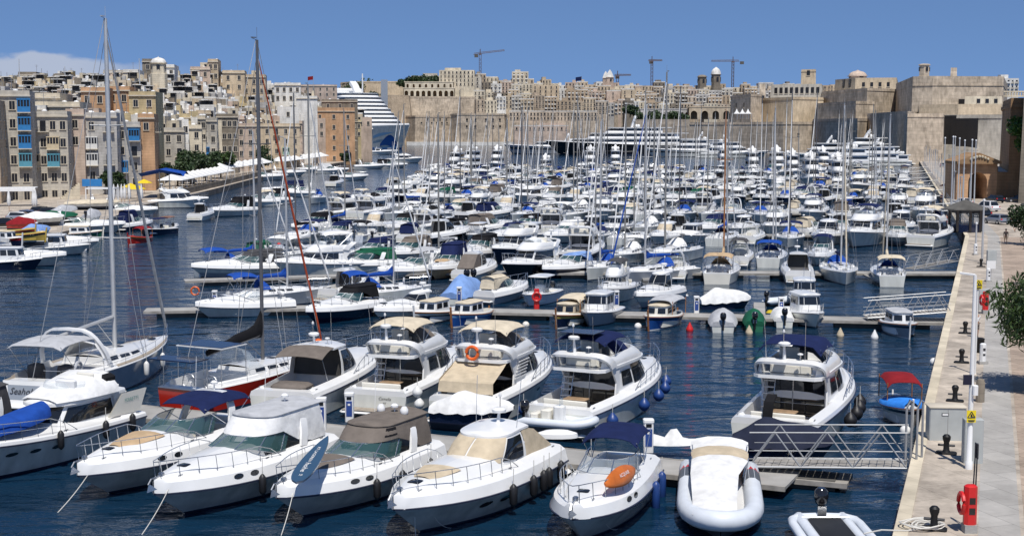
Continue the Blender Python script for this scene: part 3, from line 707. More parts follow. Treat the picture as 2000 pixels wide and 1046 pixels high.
def pilot(b, L=6.5, B=2.4, hullmt='gel', roofm='gel', engines=0, det=False, canopy=None, band=None, boot='stripe'):
    h = Hull(L, B, .75, 1.15, tw=.85, crown=.25, uc=(.05, .42), floor=.3, cin=.15, coam=.06, nst=12, uw=.75, top=.12, ins=.1)
    h.hull(b.r, hullmt, band=band, boot=boot); h.deck(b.r, 'gel'); h.rub(b.r, r=.03)
    xa = h.x(.40); xf = h.x(.74); w = h.yi(.5)*.78; zb = h.zt(.5)-.05; zr = zb+1.35
    A = full(OL(xa, xf, w, .55, zb, 3.5)); Bq = full(OL(xa-.05, xf-.35, w*.9, .45, zr, 3.5)); n = len(A)-1
    m = MB('gel'); wall(m, A, Bq); m.poly([A[0], A[-1], Bq[-1], Bq[0]]); ho = m.build('wheelhouse', b.r, smooth=45)
    for i0, i1 in ((.25, 1.4), (1.6, 3.3), (n-1.4, n-.25), (n-3.3, n-1.6)):
        m = MB('glass'); wall(m, A, Bq, i0, i1, .45, .88, .02); m.build('side_window', ho, smooth=60)
    for i0, i1 in ((n/2-6.5, n/2-2.6), (n/2-2.2, n/2+2.2), (n/2+2.6, n/2+6.5)):
        m = MB('glass'); wall(m, A, Bq, i0, i1, .48, .90, .02); m.build('windscreen', ho, smooth=60)
    m = MB('inside'); m.poly([(xa-.02, w*.35, h.floor), (xa-.02, -w*.35, h.floor), (xa-.06, -w*.35, zr-.15), (xa-.06, w*.35, zr-.15)]); m.build('door', ho, smooth=0)
    m = MB(roofm); roof(m, OL(xa-.35 if not canopy else xa-.1, xf-.2, w*.98, .45, zr-.01, 3.5), .10, .06); ro = m.build('roof', ho, smooth=50)
    if canopy: bimini(b.r, h.x(.06), xa, w*1.05, zr-.1, canopy, arch=.12, base=(h.x(.2), h.zt(.2)))
    m = MB('steel'); m.tube([(xa, 0, zr+.1), (xa-.1, 0, zr+.9)], .02, 4); m.tube([(xa+.5, w*.6, zr+.1), (xa+.4, w*.6, zr+1.6)], .012, 4); m.build('antenna', ro)
    s = MB('gel_cream'); s.box((h.x(.1), 0, h.floor+.22), (.45, h.B*.6, .4), bev=.06); s.build('cockpit_seat', b.r)
    for e in range(engines): outboard(b.r, -L/2-.05, (e-(engines-1)/2)*.75, h.zr(0)-.05)
    h.rail(b.r, .5, .98, h=.45, n=6, mid=False)
    return h
def luzzu(b, L=6.5, B=2.3, hullmt='gel_blue', strip=('gel_yellow', 'gel_red'), cab='gel', roofm='cv_cream', cover=None, mast=False, canopy=None, frame='wood', deckm='gel_ltblue'):
    """double ended Maltese fishing boat"""
    h = Hull(L, B, .62, 1.05, tw=.35, um=.5, pw=2.1, bp=.9, fl0=.22, fl1=.35, rake=.05, ins=.10, top=.12, crown=.10, uc=(.08, .80), floor=.15, cin=.05, coam=.02, nst=16, uw=.9)
    h.hull(b.r, hullmt, hullmt, band=(.74, .90, strip[1]), boot='gel'); h.deck(b.r, strip[0] if strip[0] != 'gel_varnish' else 'gel_cream', inner=deckm); h.rub(b.r, 'gel_varnish', .035)
    m = MB(strip[0]); x = h.x(1); z = h.zt(1); m.sweep([(x-.12, 0, -.1), (x-.02, 0, .5), (x+.03, 0, z), (x+.10, 0, z+.42)], (0, .09, 0), .16)
    x = h.x(0); m.sweep([(x+.05, 0, -.1), (x-.03, 0, .5), (x-.05, 0, h.zt(0)+.22)], (0, .08, 0), .14); m.build('stem_post', b.r)
    if cab:
        xa, xf = h.x(.38), h.x(.76); w = h.yi(.55)*.72; zb = h.zt(.6)-.05; zr = zb+.75
        A = full(OL(xa, xf, w, .5, zb-.2, 3)); Bq = full(OL(xa+.05, xf-.25, w*.9, .42, zr, 3)); n = len(A)-1
        m = MB(cab); wall(m, A, Bq); ho = m.build('cabin', b.r, smooth=45)
        for i0, i1 in ((.4, 1.5), (1.8, 3.2), (n-1.5, n-.4), (n-3.2, n-1.8), (n/2-5.5, n/2-.5), (n/2+.5, n/2+5.5)):
            q = MB('glass'); wall(q, A, Bq, i0, i1, .45, .85, .02); q.build('window', ho, smooth=60)
        q = MB(roofm); roof(q, OL(xa-.1, xf-.15, w*.97, .42, zr, 3), .09, .05); q.build('roof', ho, smooth=50)
    if canopy:
        o = bimini(b.r, h.x(.12), h.x(.62), w=h.yi(.4)*.9, z=1.95, mt=canopy, arch=.16, base=None, hang=.15)
        f = MB(frame)
        for sg in (1, -1):
            for u in (.14, .60): f.tube([(h.x(u), sg*h.yi(.4)*.88, h.zt(u)), (h.x(u), sg*h.yi(.4)*.88, 1.95)], .03, 5)
        f.build('canopy_frame', o)
    if cover:
        m = MB(cover); rows = []
        for i in range(9):
            u = .42+.52*i/8 if canopy else .05+.9*i/8; yy = h.b(u)+.04; rows.append([(h.x(u), yy*q, h.zt(u)+.04+.22*(1-q*q)-(.16 if abs(q) == 1 else 0)) for q in (-1, -.96, -.6, -.2, .2, .6, .96, 1)])
        m.grid(rows); m.build('boat_cover', b.r, smooth=60)
    if mast: q = MB('wood'); q.tube([(h.x(.55), 0, .5), (h.x(.55), 0, 3.2)], .05, 6); q.build('mast', b.r)
    return h
def covered(b, L=6, B=2.2, cv='cv_white', hullmt='gel', engine=True, hump=.55, peak=0.35, bottom='stripe'):
    h = Hull(L, B, .6, .85, tw=.8, crown=.3, uc=(0, 0), floor=.3, nst=12, fl0=.1, fl1=.4, top=.12, ins=.08)
    h.hull(b.r, hullmt, boot=bottom); m = MB(cv); rows = []; n = 14
    for i in range(n):
        u = i/(n-1)*.995; t = i/(n-1); top = hump*(sin(pi*min(1, max(.02, t*1.02)))**.5)*(1+.5*math.exp(-((t-peak)/.14)**2)); yy = h.b(u)+.05
        row = []
        for j in range(11):
            q = -1+j/5; zz = h.zt(u)+top*(1-abs(q)**1.7)+.03*sin(9*t+j*1.7)*(1-abs(q)); 
            if abs(q) == 1: zz = h.zr(u)-.12-.05*sin(i*2.3)
            row.append((h.x(u)*1.01, yy*(q if abs(q) < .99 else q*1.02), zz))
        rows.append(row)
    m.grid(rows); m.poly(rows[0]); m.build('boat_cover', b.r, smooth=50)
    if engine: outboard(b.r, -L/2, 0, .75)
    return h
def console(b, L=6.5, B=2.4, hullmt='gel', top='cv_navy', engines=1, ttop=True, eng='gel_black', seatc='gel_cream', inner='gel', band=None, cabin=False):
    """open boat with centre console"""
    h = Hull(L, B, .75, 1.05, tw=.85, crown=.12, uc=(.05, .80 if not cabin else .5), floor=.3, cin=.12, coam=.02, nst=13, uw=.85, top=.10, ins=.08)
    h.hull(b.r, hullmt, band=band); h.deck(b.r, 'gel', inner=inner); h.rub(b.r, r=.035)
    m = MB('gel'); m.box((h.x(.48), 0, .95), (.6, .8, 1.1), bev=.12); m.m('clear').poly([(h.x(.48)+.25, .38, 1.5), (h.x(.48)+.25, -.38, 1.5), (h.x(.48)+.05, -.34, 1.95), (h.x(.48)+.05, .34, 1.95)]); m.build('console', b.r)
    m = MB(seatc); m.box((h.x(.34), 0, .75), (.45, .9, .8), bev=.1); m.box((h.x(.1), 0, .55), (.45, B*.6, .45), bev=.08); m.build('seat', b.r)
    if ttop == 'bimini': bimini(b.r, h.x(.22), h.x(.58), B*.40, 2.15, top, arch=.15, base=(h.x(.4), .95))
    elif ttop:
        m = MB('gel' if top == 'gel' else top); roof(m, OL(h.x(.28), h.x(.62), B*.36, .4, 2.25), .08, .06); o = m.build('t_top', b.r, smooth=50); f = MB('steel')
        for sg in (1, -1):
            for u in (.40, .54): f.tube([(h.x(u), sg*.42, .4), (h.x(u)-.05, sg*B*.3, 2.25)], .025, 5)
        f.build('t_top_frame', o)
    for e in range(engines): outboard(b.r, -L/2-.02, (e-(engines-1)/2)*.7, h.zr(0), eng)
    h.rail(b.r, .55, .98, h=.35, n=5, mid=False); return h
def rib(b, L=5.5, B=2.3, tube='rib_grey', bottom='rib_dark', inner='gel', engine=True, cover=None, r=.26, con=True, z=.42, eng='gel_black', arch=False, seatc='gel_cream'):
    m = MB(tube); pts = []
    hw = B/2-r; k = 12
    for i in range(3): pts.append((-L/2+ (L*.62)*i/3, hw, z))
    for i in range(k+1):
        a = pi*i/k; pts.append((-L/2+L*.62+(L*.38-r)*sin(a)**.9, hw*cos(a), z+.18*sin(a)**2))
    for i in range(3)[::-1]: pts.append((-L/2+(L*.62)*i/3, -hw, z))
    n = len(pts); rr = [r*(.25 if i in (0, n-1) else 1) for i in range(n)]
    pts[0] = (pts[0][0]-.35, hw, z); pts[-1] = (pts[-1][0]-.35, -hw, z)
    pts.insert(1, (-L/2, hw, z)); rr.insert(1, r); pts.insert(-1, (-L/2, -hw, z)); rr.insert(-1, r)
    m.tube(pts, rr, 10); m.build('tube', b.r, smooth=60)
    m = MB(bottom); rows = []
    for i in range(8):
        t = i/7; x = -L/2+.05+(L*.93)*t; w = hw*(1-max(0, (t-.6)/.4)**2)*.98+.02; rows.append([(x, w, z-.1), (x, w*.7, -.05), (x, 0, -.25+.4*max(0, t-.6)), (x, -w*.7, -.05), (x, -w, z-.1)])
    m.grid(rows); m.poly(rows[0]); m.m(inner); m.grid([[(r_[0][0], r_[0][1], z-.02), (r_[4][0], r_[4][1], z-.02)] for r_ in rows]); m.build('hull', b.r)
    if con and not cover:
        m = MB('gel'); m.box((-L*.05, 0, z+.4), (.5, .6, .8), bev=.1); m.m(seatc).box((-L*.22, 0, z+.3), (.5, .8, .6), bev=.1); m.box((-L*.38, 0, z+.2), (.4, hw*1.5, .4), bev=.08); m.m('clear').box((-L*.03, 0, z+.95), (.03, .5, .35)); m.build('console', b.r)
    if cover:
        m = MB(cover); rows = []
        for i in range(9):
            t = i/8; x = -L/2+L*.97*t; w = (B/2)*(1-max(0, (t-.5)/.5)**2.2)*.97+.03; rows.append([(x, w*q, z+.12+(.5-.25*t)*(1-q*q)+(.0 if abs(q) < 1 else -.12)) for q in (-1, -.9, -.5, 0, .5, .9, 1)])
        m.grid(rows); m.build('boat_cover', b.r, smooth=60)
    if engine: outboard(b.r, -L/2-.05, 0, z+.15, eng)
def sail(b, L=11, hullmt='gel', mastmt='mast', ht=None, cover='cv_blue', genoa='cv_white', spray='cv_blue', bim=None, det=False, band=None, deckm='gel', spr=2, wires=True, wr=.012, rm=.09, teak=False, stern_open=True, boomd=.42, boomz=.85, boot='stripe', B=None, twin=True, gen=True, boomup=0, furl=None, free=(1.0, 1.25), gen_r=.07, bagh=.32, arch=False):
    B = B or L*.315; ht = ht or L*1.32
    h = Hull(L, B, free[0], free[1], tw=.72, um=.42, pw=1.9, bp=.95, fl0=.10, fl1=.30, rake=.03, ins=.05, top=.06, crown=.06, uc=(.05, .33), floor=.45, cin=.30, coam=.22, nst=17, uw=.9)
    h.hull(b.r, hullmt, band=band, boot=boot); h.deck(b.r, deckm, inner='teak_grey' if teak else None, side='teak_grey' if teak else None)
    xa, xf = h.x(.335), h.x(.80); w = h.yi(.5)*.60; zb = h.zt(.5)-.02; hh = .42
    sl = lambda x: zb+hh*(1-.55*((x-xa)/(xf-xa)))
    A = full(OL(xa, xf, w, (xf-xa)*.55, zb-.05, 2.2)); Bq = full(OL(xa+.05, xf-.5, w*.85, (xf-xa)*.5, sl, 2.2)); n = len(A)-1
    m = MB('gel'); wall(m, A, Bq, segs=2, bul=.02); roof(m, OL(xa+.05, xf-.5, w*.85, (xf-xa)*.5, sl, 2.2), .10, .01, n=6); m.poly([A[0], A[-1], Bq[-1], Bq[0]]); co = m.build('coachroof', b.r, smooth=45)
    for i0, i1 in ((.6, 1.6), (1.9, 2.9), (3.2, 4.6), (n-1.6, n-.6), (n-2.9, n-1.9), (n-4.6, n-3.2)):
        q = MB('glass'); wall(q, A, Bq, i0, i1, .35, .8, .03); q.build('window', co, smooth=60)
    m = MB('glass'); 
    for u in (.48, .60, .86): m.box((h.x(u), 0, (sl(h.x(u)) if u < .8 else h.zt(u)+.03)+.12), (.5, .5, .05), bev=.08)
    m.build('hatch', b.r)
    xm = h.x(boomd+.16); zm = sl(xm)+.05
    mastkit(b.r, xm, zm, ht, rm, mastmt, spr, (h.x(.985), h.zt(.98)+.05), (h.x(.01), h.zt(0)+.1), h.yi(.55)*.95, xm-h.x(.17), boomz, cover, genoa if gen else None, wires=wires, wr=wr, boomup=boomup, gen_r=gen_r, bagh=bagh)
    if spray:
        m = MB(spray); rows = []
        for i in range(5):
            t = i/4; rows.append([(xa-.35+1.15*t+.12*(1-abs(q)), w*.98*q, zb+.25+ (.85*(1-t**1.6))*(1-abs(q)**3)+.05) for q in (-1, -.85, -.5, 0, .5, .85, 1)])
        m.grid(rows); m.build('sprayhood', b.r, smooth=60)
    if bim: bimini(b.r, h.x(.05), xa-.6, h.yi(.2)*.85, h.zt(.2)+1.55, bim, arch=.14, base=(h.x(.18), h.zt(.2)))
    # rails, pushpit and pulpit
    h.rail(b.r, .80, .985, h=.55, n=4, mid=True, low=True); m = MB('steel'); E1 = []
    for sg in (1, -1):
        for u in (0.01, .1, .24, .38, .52, .66, .8):
            m.tube([(h.x(u), sg*h.yi(u), h.zt(u)), (h.x(u), sg*h.yi(u), h.zt(u)+.58)], .014, 4)
        m.tube([(h.x(u), sg*h.yi(u), h.zt(u)+.58) for u in (0.01, .1, .24, .38, .52, .66, .8)], .012, 4); m.tube([(h.x(u), sg*h.yi(u), h.zt(u)+.3) for u in (0.01, .1, .24, .38, .52, .66, .8)], .008, 4)
    m.tube([(h.x(.01), h.yi(0), h.zt(0)+.58), (h.x(.01), h.yi(0)*.4, h.zt(0)+.58)], .014, 4); m.tube([(h.x(.01), -h.yi(0), h.zt(0)+.58), (h.x(.01), -h.yi(0)*.4, h.zt(0)+.58)], .014, 4)
    m.build('lifeline', b.r)
    m = MB('steel'); ys = (h.yi(.1)*.45, -h.yi(.1)*.45) if twin else (0,)
    for y in ys:
        c = (h.x(.12), y, h.floor+.95); m.tube([(c[0], c[1]+.42*cos(2*pi*i/14), c[2]+.42*sin(2*pi*i/14)) for i in range(14)], .018, 4, closed=True)
        for i in range(3): a = pi*i/3; m.tube([(c[0], c[1]+.42*cos(a), c[2]+.42*sin(a)), (c[0], c[1]-.42*cos(a), c[2]-.42*sin(a))], .01, 3)
        m.m('gel').box((c[0]+.12, y, h.floor+.45), (.25, .28, .9), bev=.05); m.m('steel')
    m.build('steering_wheel', b.r)
    return h
# ---------------------------------------------------------------- the near boats, bows towards the camera
HER = {}
# A1 classic flybridge with dark windows and a blue covered tender on the foredeck
h = Hull(12.4, 4.1, 1.1, 1.8, fl0=.13, fl1=.6, rake=.16, crown=.30, uc=(.04, .13), uw=.60, floor=.75, nst=19, top=.22, ins=.10)
b = Boat('motor_yacht', 286, 800, (-6.2, 1.8, 1.4), 204, 'white flybridge yacht with black windscreen and blue covered dinghy on its foredeck', 'yacht')
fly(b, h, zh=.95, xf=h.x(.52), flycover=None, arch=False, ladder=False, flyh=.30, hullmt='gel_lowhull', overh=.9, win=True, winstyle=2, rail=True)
zr = b.info['zr']; m = MB('cv_white'); rows = []
for i in range(9):
    t = i/8; x = h.x(.13)+(h.x(.42)-h.x(.13))*t; tt = 1-t
    rows.append([(x, 1.62*q*(1-.35*t**3), zr+.15+(1.0-.85*t**1.5)*(1-abs(q)**5)*(1 if i else .9)) for q in (-1, -.93, -.6, 0, .6, .93, 1)])
m.grid(rows); m.poly(rows[0]); m.build('flybridge_cover', b.r, smooth=45)
m = MB('cv_black'); m.box((h.x(.15), 0, zr+.62), (1.1, 2.6, .7), bev=.25); m.build('seat_cover', b.r)
m = MB('inside'); x1 = h.x(.66)
m = MB('cv_taupe'); rows = []
for i in range(6):
    u = .70+.16*i/5; rows.append([(h.x(u), h.yi(u)*.72*q, h.section(u, 0)[6][1]+.06-.16*q*q) for q in (-1, -.6, -.2, .2, .6, 1)])
m.grid(rows); m.build('foredeck_cover', b.r)
m = MB('teak'); m.box((h.x(.93), 0, h.zt(.93)+.06), (.9, .8, .05), bev=.1); m.build('bow_pad', b.r)
m = MB(); text_mesh(m, 'FERRETTI', .26, frame((h.x(.10)+.2, 1.66, h.zt(.1)+.85), (1, 0, 0), (0, 0, 1)), 'ink_teal')
q = MB('gel_cream'); q.poly([(h.x(.02), 1.62, h.zt(0)+.1), (h.x(.20), 1.62, h.zt(.2)+.1), (h.x(.12), 1.64, zr), (h.x(.02)-.5, 1.64, zr)]); q.poly([(h.x(.02), 1.56, h.zt(0)+.1), (h.x(.20), 1.56, h.zt(.2)+.1), (h.x(.12), 1.58, zr), (h.x(.02)-.5, 1.58, zr)][::-1]); wq = q.build('side_panel', b.r, smooth=0)
m2 = MB(); text_mesh(m2, 'FERRETTI', .24, frame((h.x(.07), 1.655, h.zt(.1)+.75), (-1, 0, 0), (0, 0, 1)), 'ink_teal'); m2.build('lettering', wq, smooth=0)
HER['A1'] = (b, h)
t = MB('cv_blue'); rows = []
for i in range(11):
    u = i/10; w = .80*(sin(pi*(.10+.88*u)))**.55; rows.append([(-1.9+3.8*u, w*q, .34+.34*(1-q*q)-.34*(abs(q) > .99)-.0*u) for q in (-1, -.97, -.7, -.3, 0, .3, .7, .97, 1)])
t.grid(rows); t.poly(rows[0]); t.poly(rows[-1][::-1]); p = b.w((h.x(.61), .95, h.zt(.65)+.34))
o = t.build('covered_dinghy', None, smooth=60); o.location = p; o.rotation_euler = (.10, .06, b.rz+.12); tag(o, 'small dinghy under a bright blue cover lying on the yacht foredeck at lower left', 'dinghy')
# A0 stern quarter of a boat at the left edge
h = Hull(9, 3.2, 1.0, 1.4, nst=14)
b = Boat('motorboat', 42, 822, (-4.5, 1.3, 1.0), 190, 'white motorboat with dark grey canopy cut by the left edge of the photo', 'motorboat')
sport(b, h, 'cv_dkgrey', 'full', zc=1.1, ports=())
# A2 sport cruiser with navy bimini and tan sunpad
h = Hull(11.2, 3.75, .78, 1.15, fl0=.16, fl1=.70, rake=.17, topf=.8, crown=.50, uc=(.05, .46), uw=.58, nst=21, top=.66, ins=.40, floor=.5, coam=.08)
b = Boat('sport_cruiser', 150, 900, (5.6, 0, 1.75), 203, 'white sports cruiser with navy blue bimini and tan sunpad on the bow', 'motorboat')
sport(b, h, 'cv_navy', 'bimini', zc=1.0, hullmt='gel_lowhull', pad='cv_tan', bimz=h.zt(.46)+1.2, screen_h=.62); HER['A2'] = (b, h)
# A3 sport cruiser under a white and grey camper canopy
h = Hull(10.5, 3.8, .80, 1.18, fl0=.16, fl1=.70, rake=.17, topf=.8, crown=.52, uc=(.05, .48), uw=.58, nst=21, top=.68, ins=.40, floor=.5, coam=.08)
b = Boat('sport_cruiser', 300, 933, (5.25, 0, 1.8), 205, 'white sports cruiser under a full white canopy with a light grey top', 'motorboat')
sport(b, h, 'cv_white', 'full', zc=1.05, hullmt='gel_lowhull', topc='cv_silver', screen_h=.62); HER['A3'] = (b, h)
# A4 sport cruiser with taupe canopy
h = Hull(10.0, 3.65, .78, 1.12, fl0=.16, fl1=.70, rake=.17, topf=.8, crown=.42, uc=(.05, .46), uw=.60, nst=21, top=.62, ins=.38, floor=.5, coam=.08)
b = Boat('sport_cruiser', 540, 945, (5.0, 0, 1.65), 207, 'white sports cruiser with taupe canopy and taupe sunpad on the bow', 'motorboat')
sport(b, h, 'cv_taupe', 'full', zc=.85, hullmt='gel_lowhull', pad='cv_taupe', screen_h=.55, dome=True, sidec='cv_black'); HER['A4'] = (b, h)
# SUP board on its bow
m = MB('sup_blue'); out = []; n = 22
for i in range(n+1):
    t_ = i/n; out.append((-1.55+3.1*t_, .40*sin(pi*min(1, (t_*1.02)**.62))**.62 if 0 < t_ < 1 else 0.0))
top_ = [(x, y, .10) for x, y in out]+[(x, -y, .10) for x, y in out[::-1][1:-1]]; bot = [(x, y*.92, 0) for x, y, z in top_]
m.poly(top_[::-1]); m.m('gel_grey'); m.grid([bot+[bot[0]], top_+[top_[0]]]); m.poly(bot)
text_mesh(m, 'RT LAGEREN', .17, frame((.25, .02, .112), (-1, .0, 0), (0, -1, 0)), 'plastic_white'); text_mesh(m, 'hohe', .3, frame((-.62, .02, .112), (-1, .0, 0), (0, -1, 0)), 'plastic_white'); text_mesh(m, '10', .16, frame((-1.12, 0, .112), (0, -1, 0), (1, 0, 0)), 'plastic_white')
p = b.w((3.0, .80, 2.22)); o = m.build('paddleboard', None, smooth=0); d = (G(625, 865, 3.0)-G(597, 932, 2.0)); o.location = G(611, 898, 2.48); o.rotation_euler = (0, -.36, math.atan2(d.y, d.x)); 
tag(o, 'navy blue paddleboard with white lettering leaning on the bow rail', 'paddleboard')
# A5 coupe with beige screen covers
h = Hull(11.0, 4.05, .90, 1.30, fl0=.16, fl1=.70, rake=.17, topf=.8, crown=.50, uc=(.05, .35), uw=.60, nst=21, top=.66, ins=.40, floor=.55)
b = Boat('motor_yacht', 768, 960, (5.5, 0, 1.95), 207, 'white hardtop yacht with beige windscreen covers and a row of black fenders', 'yacht')
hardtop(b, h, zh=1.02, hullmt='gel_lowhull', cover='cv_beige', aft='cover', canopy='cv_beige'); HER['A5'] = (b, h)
m = MB('cv_beige'); rows = []
for i in range(7):
    u = .68+.14*i/6; rows.append([(h.x(u), h.yi(u)*.58*(1-.25*(i/6)**2)*q, h.section(u, 0)[6][1]+.05-.10*abs(q)**2.5) for q in (-1, -.7, -.3, 0, .3, .7, 1)])
m.grid(rows); m.build('sunpad_cover', b.r, smooth=60)
# A6 small cruiser with navy bimini and kayak
h = Hull(9.4, 3.3, .75, 1.12, bp=.62, pw=2.6, fl0=.16, fl1=.6, rake=.15, crown=.36, uc=(.05, .46), uw=.58, nst=21, top=.62, ins=.36, floor=.45, topf=.85)
b = Boat('day_cruiser', 1118, 985, (4.7, 0, 1.65), 197, 'small white day cruiser with navy bimini and an orange kayak on deck', 'motorboat')
sport(b, h, 'cv_navy', 'bimini', arch=False, bimz=h.zt(.46)+1.25, glassm='clear', screen_h=.5, hullmt='gel_lowhull'); HER['A6'] = (b, h)
m = MB('kayak'); rows = []
for i in range(15):
    t_ = i/14; w = .36*sin(pi*(.03+.94*t_))**.6; d_ = .16*sin(pi*(.03+.94*t_))**.5; rk = .10*(2*t_-1)**2
    rows.append([(-1.35+2.7*t_, w*cos(2*pi*j/12), rk+d_*sin(2*pi*j/12)*(1 if sin(2*pi*j/12) < 0 else .55)) for j in range(12)])
ids = m.grid(rows, cv=True); m.face(ids[0][::-1]); m.face(ids[-1]); m.m('rubber').box((.35, 0, .09), (.55, .36, .03), bev=.12)
text_mesh(m, 'ACQUAIR', .19, Matrix.Rotation(0, 4, 'X') @ frame((-.1, -.02, -.175), (1, 0, 0), (0, 1, 0)) @ Matrix.Rotation(pi, 4, 'X'), 'plastic_white')
o = m.build('kayak', None, smooth=60); a_, c_ = G(1178, 958, 1.95), G(1250, 917, 1.95); d = c_-a_; o.location = (a_+c_)/2; o.location.z = 2.12
o.rotation_mode = 'QUATERNION'; xx = d.normalized(); zz = Vector((-.25, .80, -.35)); yy = zz.cross(xx).normalized(); zz = xx.cross(yy); o.rotation_quaternion = Matrix((xx, yy, zz)).transposed().to_quaternion()
tag(o, 'orange kayak with pale lettering tied on its side along the cruiser rail', 'kayak')
# A7 RIB with cream canopy
b = Boat('inflatable_boat', 1408, 1036, (4.35, 0, .5), 188, 'pale grey inflatable boat with red tube ends under a cream and white canopy', 'inflatable boat')
rib(b, 8.9, 3.3, r=.37, z=.60, seatc='cv_beige', con=True)
m = MB('plastic_red')
for sg in (1, -1): m.tube([(-4.86, sg*1.28, .60), (-4.6, sg*1.28, .60), (-3.1, sg*1.28, .60)], [.10, .30, .38], 12)
for sg in (1, -1): m.m('rib_dark').tube([(-3.1, sg*1.28, .60), (-1.7, sg*1.28, .60)], .38, 12)
m.build('tube_end', b.r)
z0 = 1.75; m = MB('cv_beige'); rows = []
for x, zz, w in ((-3.7, z0, 1.15), (-2.6, z0+.18, 1.15), (-1.6, z0+.12, 1.12)): rows.append([(x, w*q, zz-.22*abs(q)**3) for q in (-1, -.8, -.4, 0, .4, .8, 1)])
m.grid(rows); m.grid([[(x, y, z-.02) for x, y, z in r_][::-1] for r_ in rows]); co = m.build('canopy', b.r, smooth=60)
m = MB('cv_white'); A_ = [[(x, w*q-(.0 if x < -1 else .22), zz-.22*abs(q)**3*f) for q in (-1, -.8, -.4, 0, .4, .8, 1)] for x, zz, w, f in ((-1.6, z0+.12, 1.12, 1), (.3, 1.72, .92, .8), (2.3, 1.22, .82, .6), (3.75, .98, .80, .4))]
m.grid(A_); A_ = [[(x, w*q, zz-.22*abs(q)**3) for q in (-1, -.8, -.4, 0, .4, .8, 1)] for x, zz, w in ((-3.7, z0, 1.15), (-4.3, z0-.05, 1.2), (-4.9, z0+.12, 1.2))]; m.grid(A_); m.build('canopy_flap', co, smooth=60)
m = MB('steel')
for sg in (1, -1):
    for x1, x2 in ((-2.6, -3.7), (-2.4, -2.6), (-2.0, -1.6)): m.tube([(x1, sg*.95, .8), (x2, sg*1.12, z0)], .025, 5)
    m.tube([(-1.6, sg*1.12, z0), (-1.2, sg*.95, .8)], .025, 5)
m.build('canopy_frame', co)
HER['A7'] = (b, None)
# A8 tender at the bottom edge, stern away
b = Boat('inflatable_tender', 1606, 1008, (-2.0, 0, .6), 180, 'grey edged tender with black covered outboard at the bottom edge', 'tender')
rib(b, 4.6, 2.0, r=.2, con=False, engine=False, z=.5, inner='rib_dark'); m = MB('rib_grey'); m.tube([(-1.2, -1.22, .52), (-1.8, -1.15, .52), (-2.15, -.85, .52), (-2.25, 0, .52), (-2.15, .85, .52), (-1.8, 1.15, .52), (-1.2, 1.22, .52), (2.2, 1.22, .5), (2.5, 0, .5), (2.2, -1.22, .5)], .17, 9, closed=True); m.build('rim', b.r, smooth=60)
outboard(b.r, -2.1, 0, .75, s=1.15)
m = MB('rubber'); m.box((.1, 0, .62), (3.6, 1.25, .12), bev=.1); m.m('steel').tube([(-1.5, -.85, .72), (-1.5, .85, .72)], .03, 5); m.build('cockpit_mat', b.r)
# ---------------------------------------------------------------- second row, sterns to the pontoon
# B0 grey sailing yacht
b = Boat('sailing_yacht', 328, 655, (7.5, 0, 1.75), 14, 'large grey hulled sailing yacht with tall mast and boom at the left', 'sailing yacht')
h = sail(b, 15.0, 'gel_grey', 'mast', ht=19.1, cover=None, genoa='cv_grey', spray=None, teak=True, rm=.13, wr=.02, free=(1.45, 1.75), boomd=.41, B=4.75, gen_r=.10, boomup=-.35, boomz=1.9, spr=2)
HER['B0'] = (b, h)
m = MB('gel'); x = h.x(0)-.02; z = h.zt(0); w = h.yi(0)
m.poly([(x, w, z), (x, -w, z), (x-.35, -w*.9, .15), (x-.35, w*.9, .15)][::-1]); m.m('gel_grey'); m.poly([(x-.07, w*.82, z*.86), (x-.07, -w*.82, z*.86), (x-.26, -w*.72, .55), (x-.26, w*.72, .55)][::-1])
m.m('gel').box((x-.3, 0, .22), (.7, w*1.75, .12), bev=.1)
text_mesh(m, 'Seaholme', .50, frame((x-.19, .2, .98), (0, -1, 0), (.2, 0, 1)), 'ink', shear=.3)
m.build('transom', b.r, smooth=30)
m = MB('gel'); arch_bar(m, h.x(.30), h.yi(.3)*.95, h.zt(.3), h.zt(.3)+2.25, -.9, .30, .12); m.build('targa_arch', b.r, smooth=50)
bimini(b.r, h.x(.02), h.x(.27), h.yi(.1)*.85, h.zt(0)+1.85, 'cv_silver', arch=.08, base=(h.x(.14), h.zt(.1)))
m = MB('cv_taupe')
for y in (.9, -.9): m.lathe([(.1, 0), (.45, .15), (.5, .7), (.42, 1.0), (.1, 1.1)], (h.x(.12)+.1, y, h.floor+.6), 10)
m.build('wheel_cover', b.r)
m = MB('cv_white'); rows = [[(h.x(.36)-.3+1.6*t, 1.25*q, h.zt(.4)+.35+(.95*(1-.6*t**1.8))*(1-abs(q)**3.5)) for q in (-1, -.9, -.6, 0, .6, .9, 1)] for t in (0, .25, .5, .75, 1)]; m.grid(rows); m.build('sprayhood', b.r, smooth=60)
ring = MB('cv_silver'); c = (h.x(.10), -h.yi(.1), h.zt(.1)+.5); ring.tube([(c[0]+.32*cos(2*pi*i/14), c[1], c[2]+.36*sin(2*pi*i/14)) for i in range(14)], .08, 6, closed=True); ring.build('lifebuoy', b.r)
for k, (u, s_) in enumerate(((.52, -1), (.72, -1))):
    fender('fender_white', b.w((h.x(u), s_*(h.b(u)+.14), .95)), ['white fender hanging amidships on the grey sailing yacht', 'white fender hanging near the bow of the grey sailing yacht'][k], 'white fenders of the grey yacht', .8, .16)
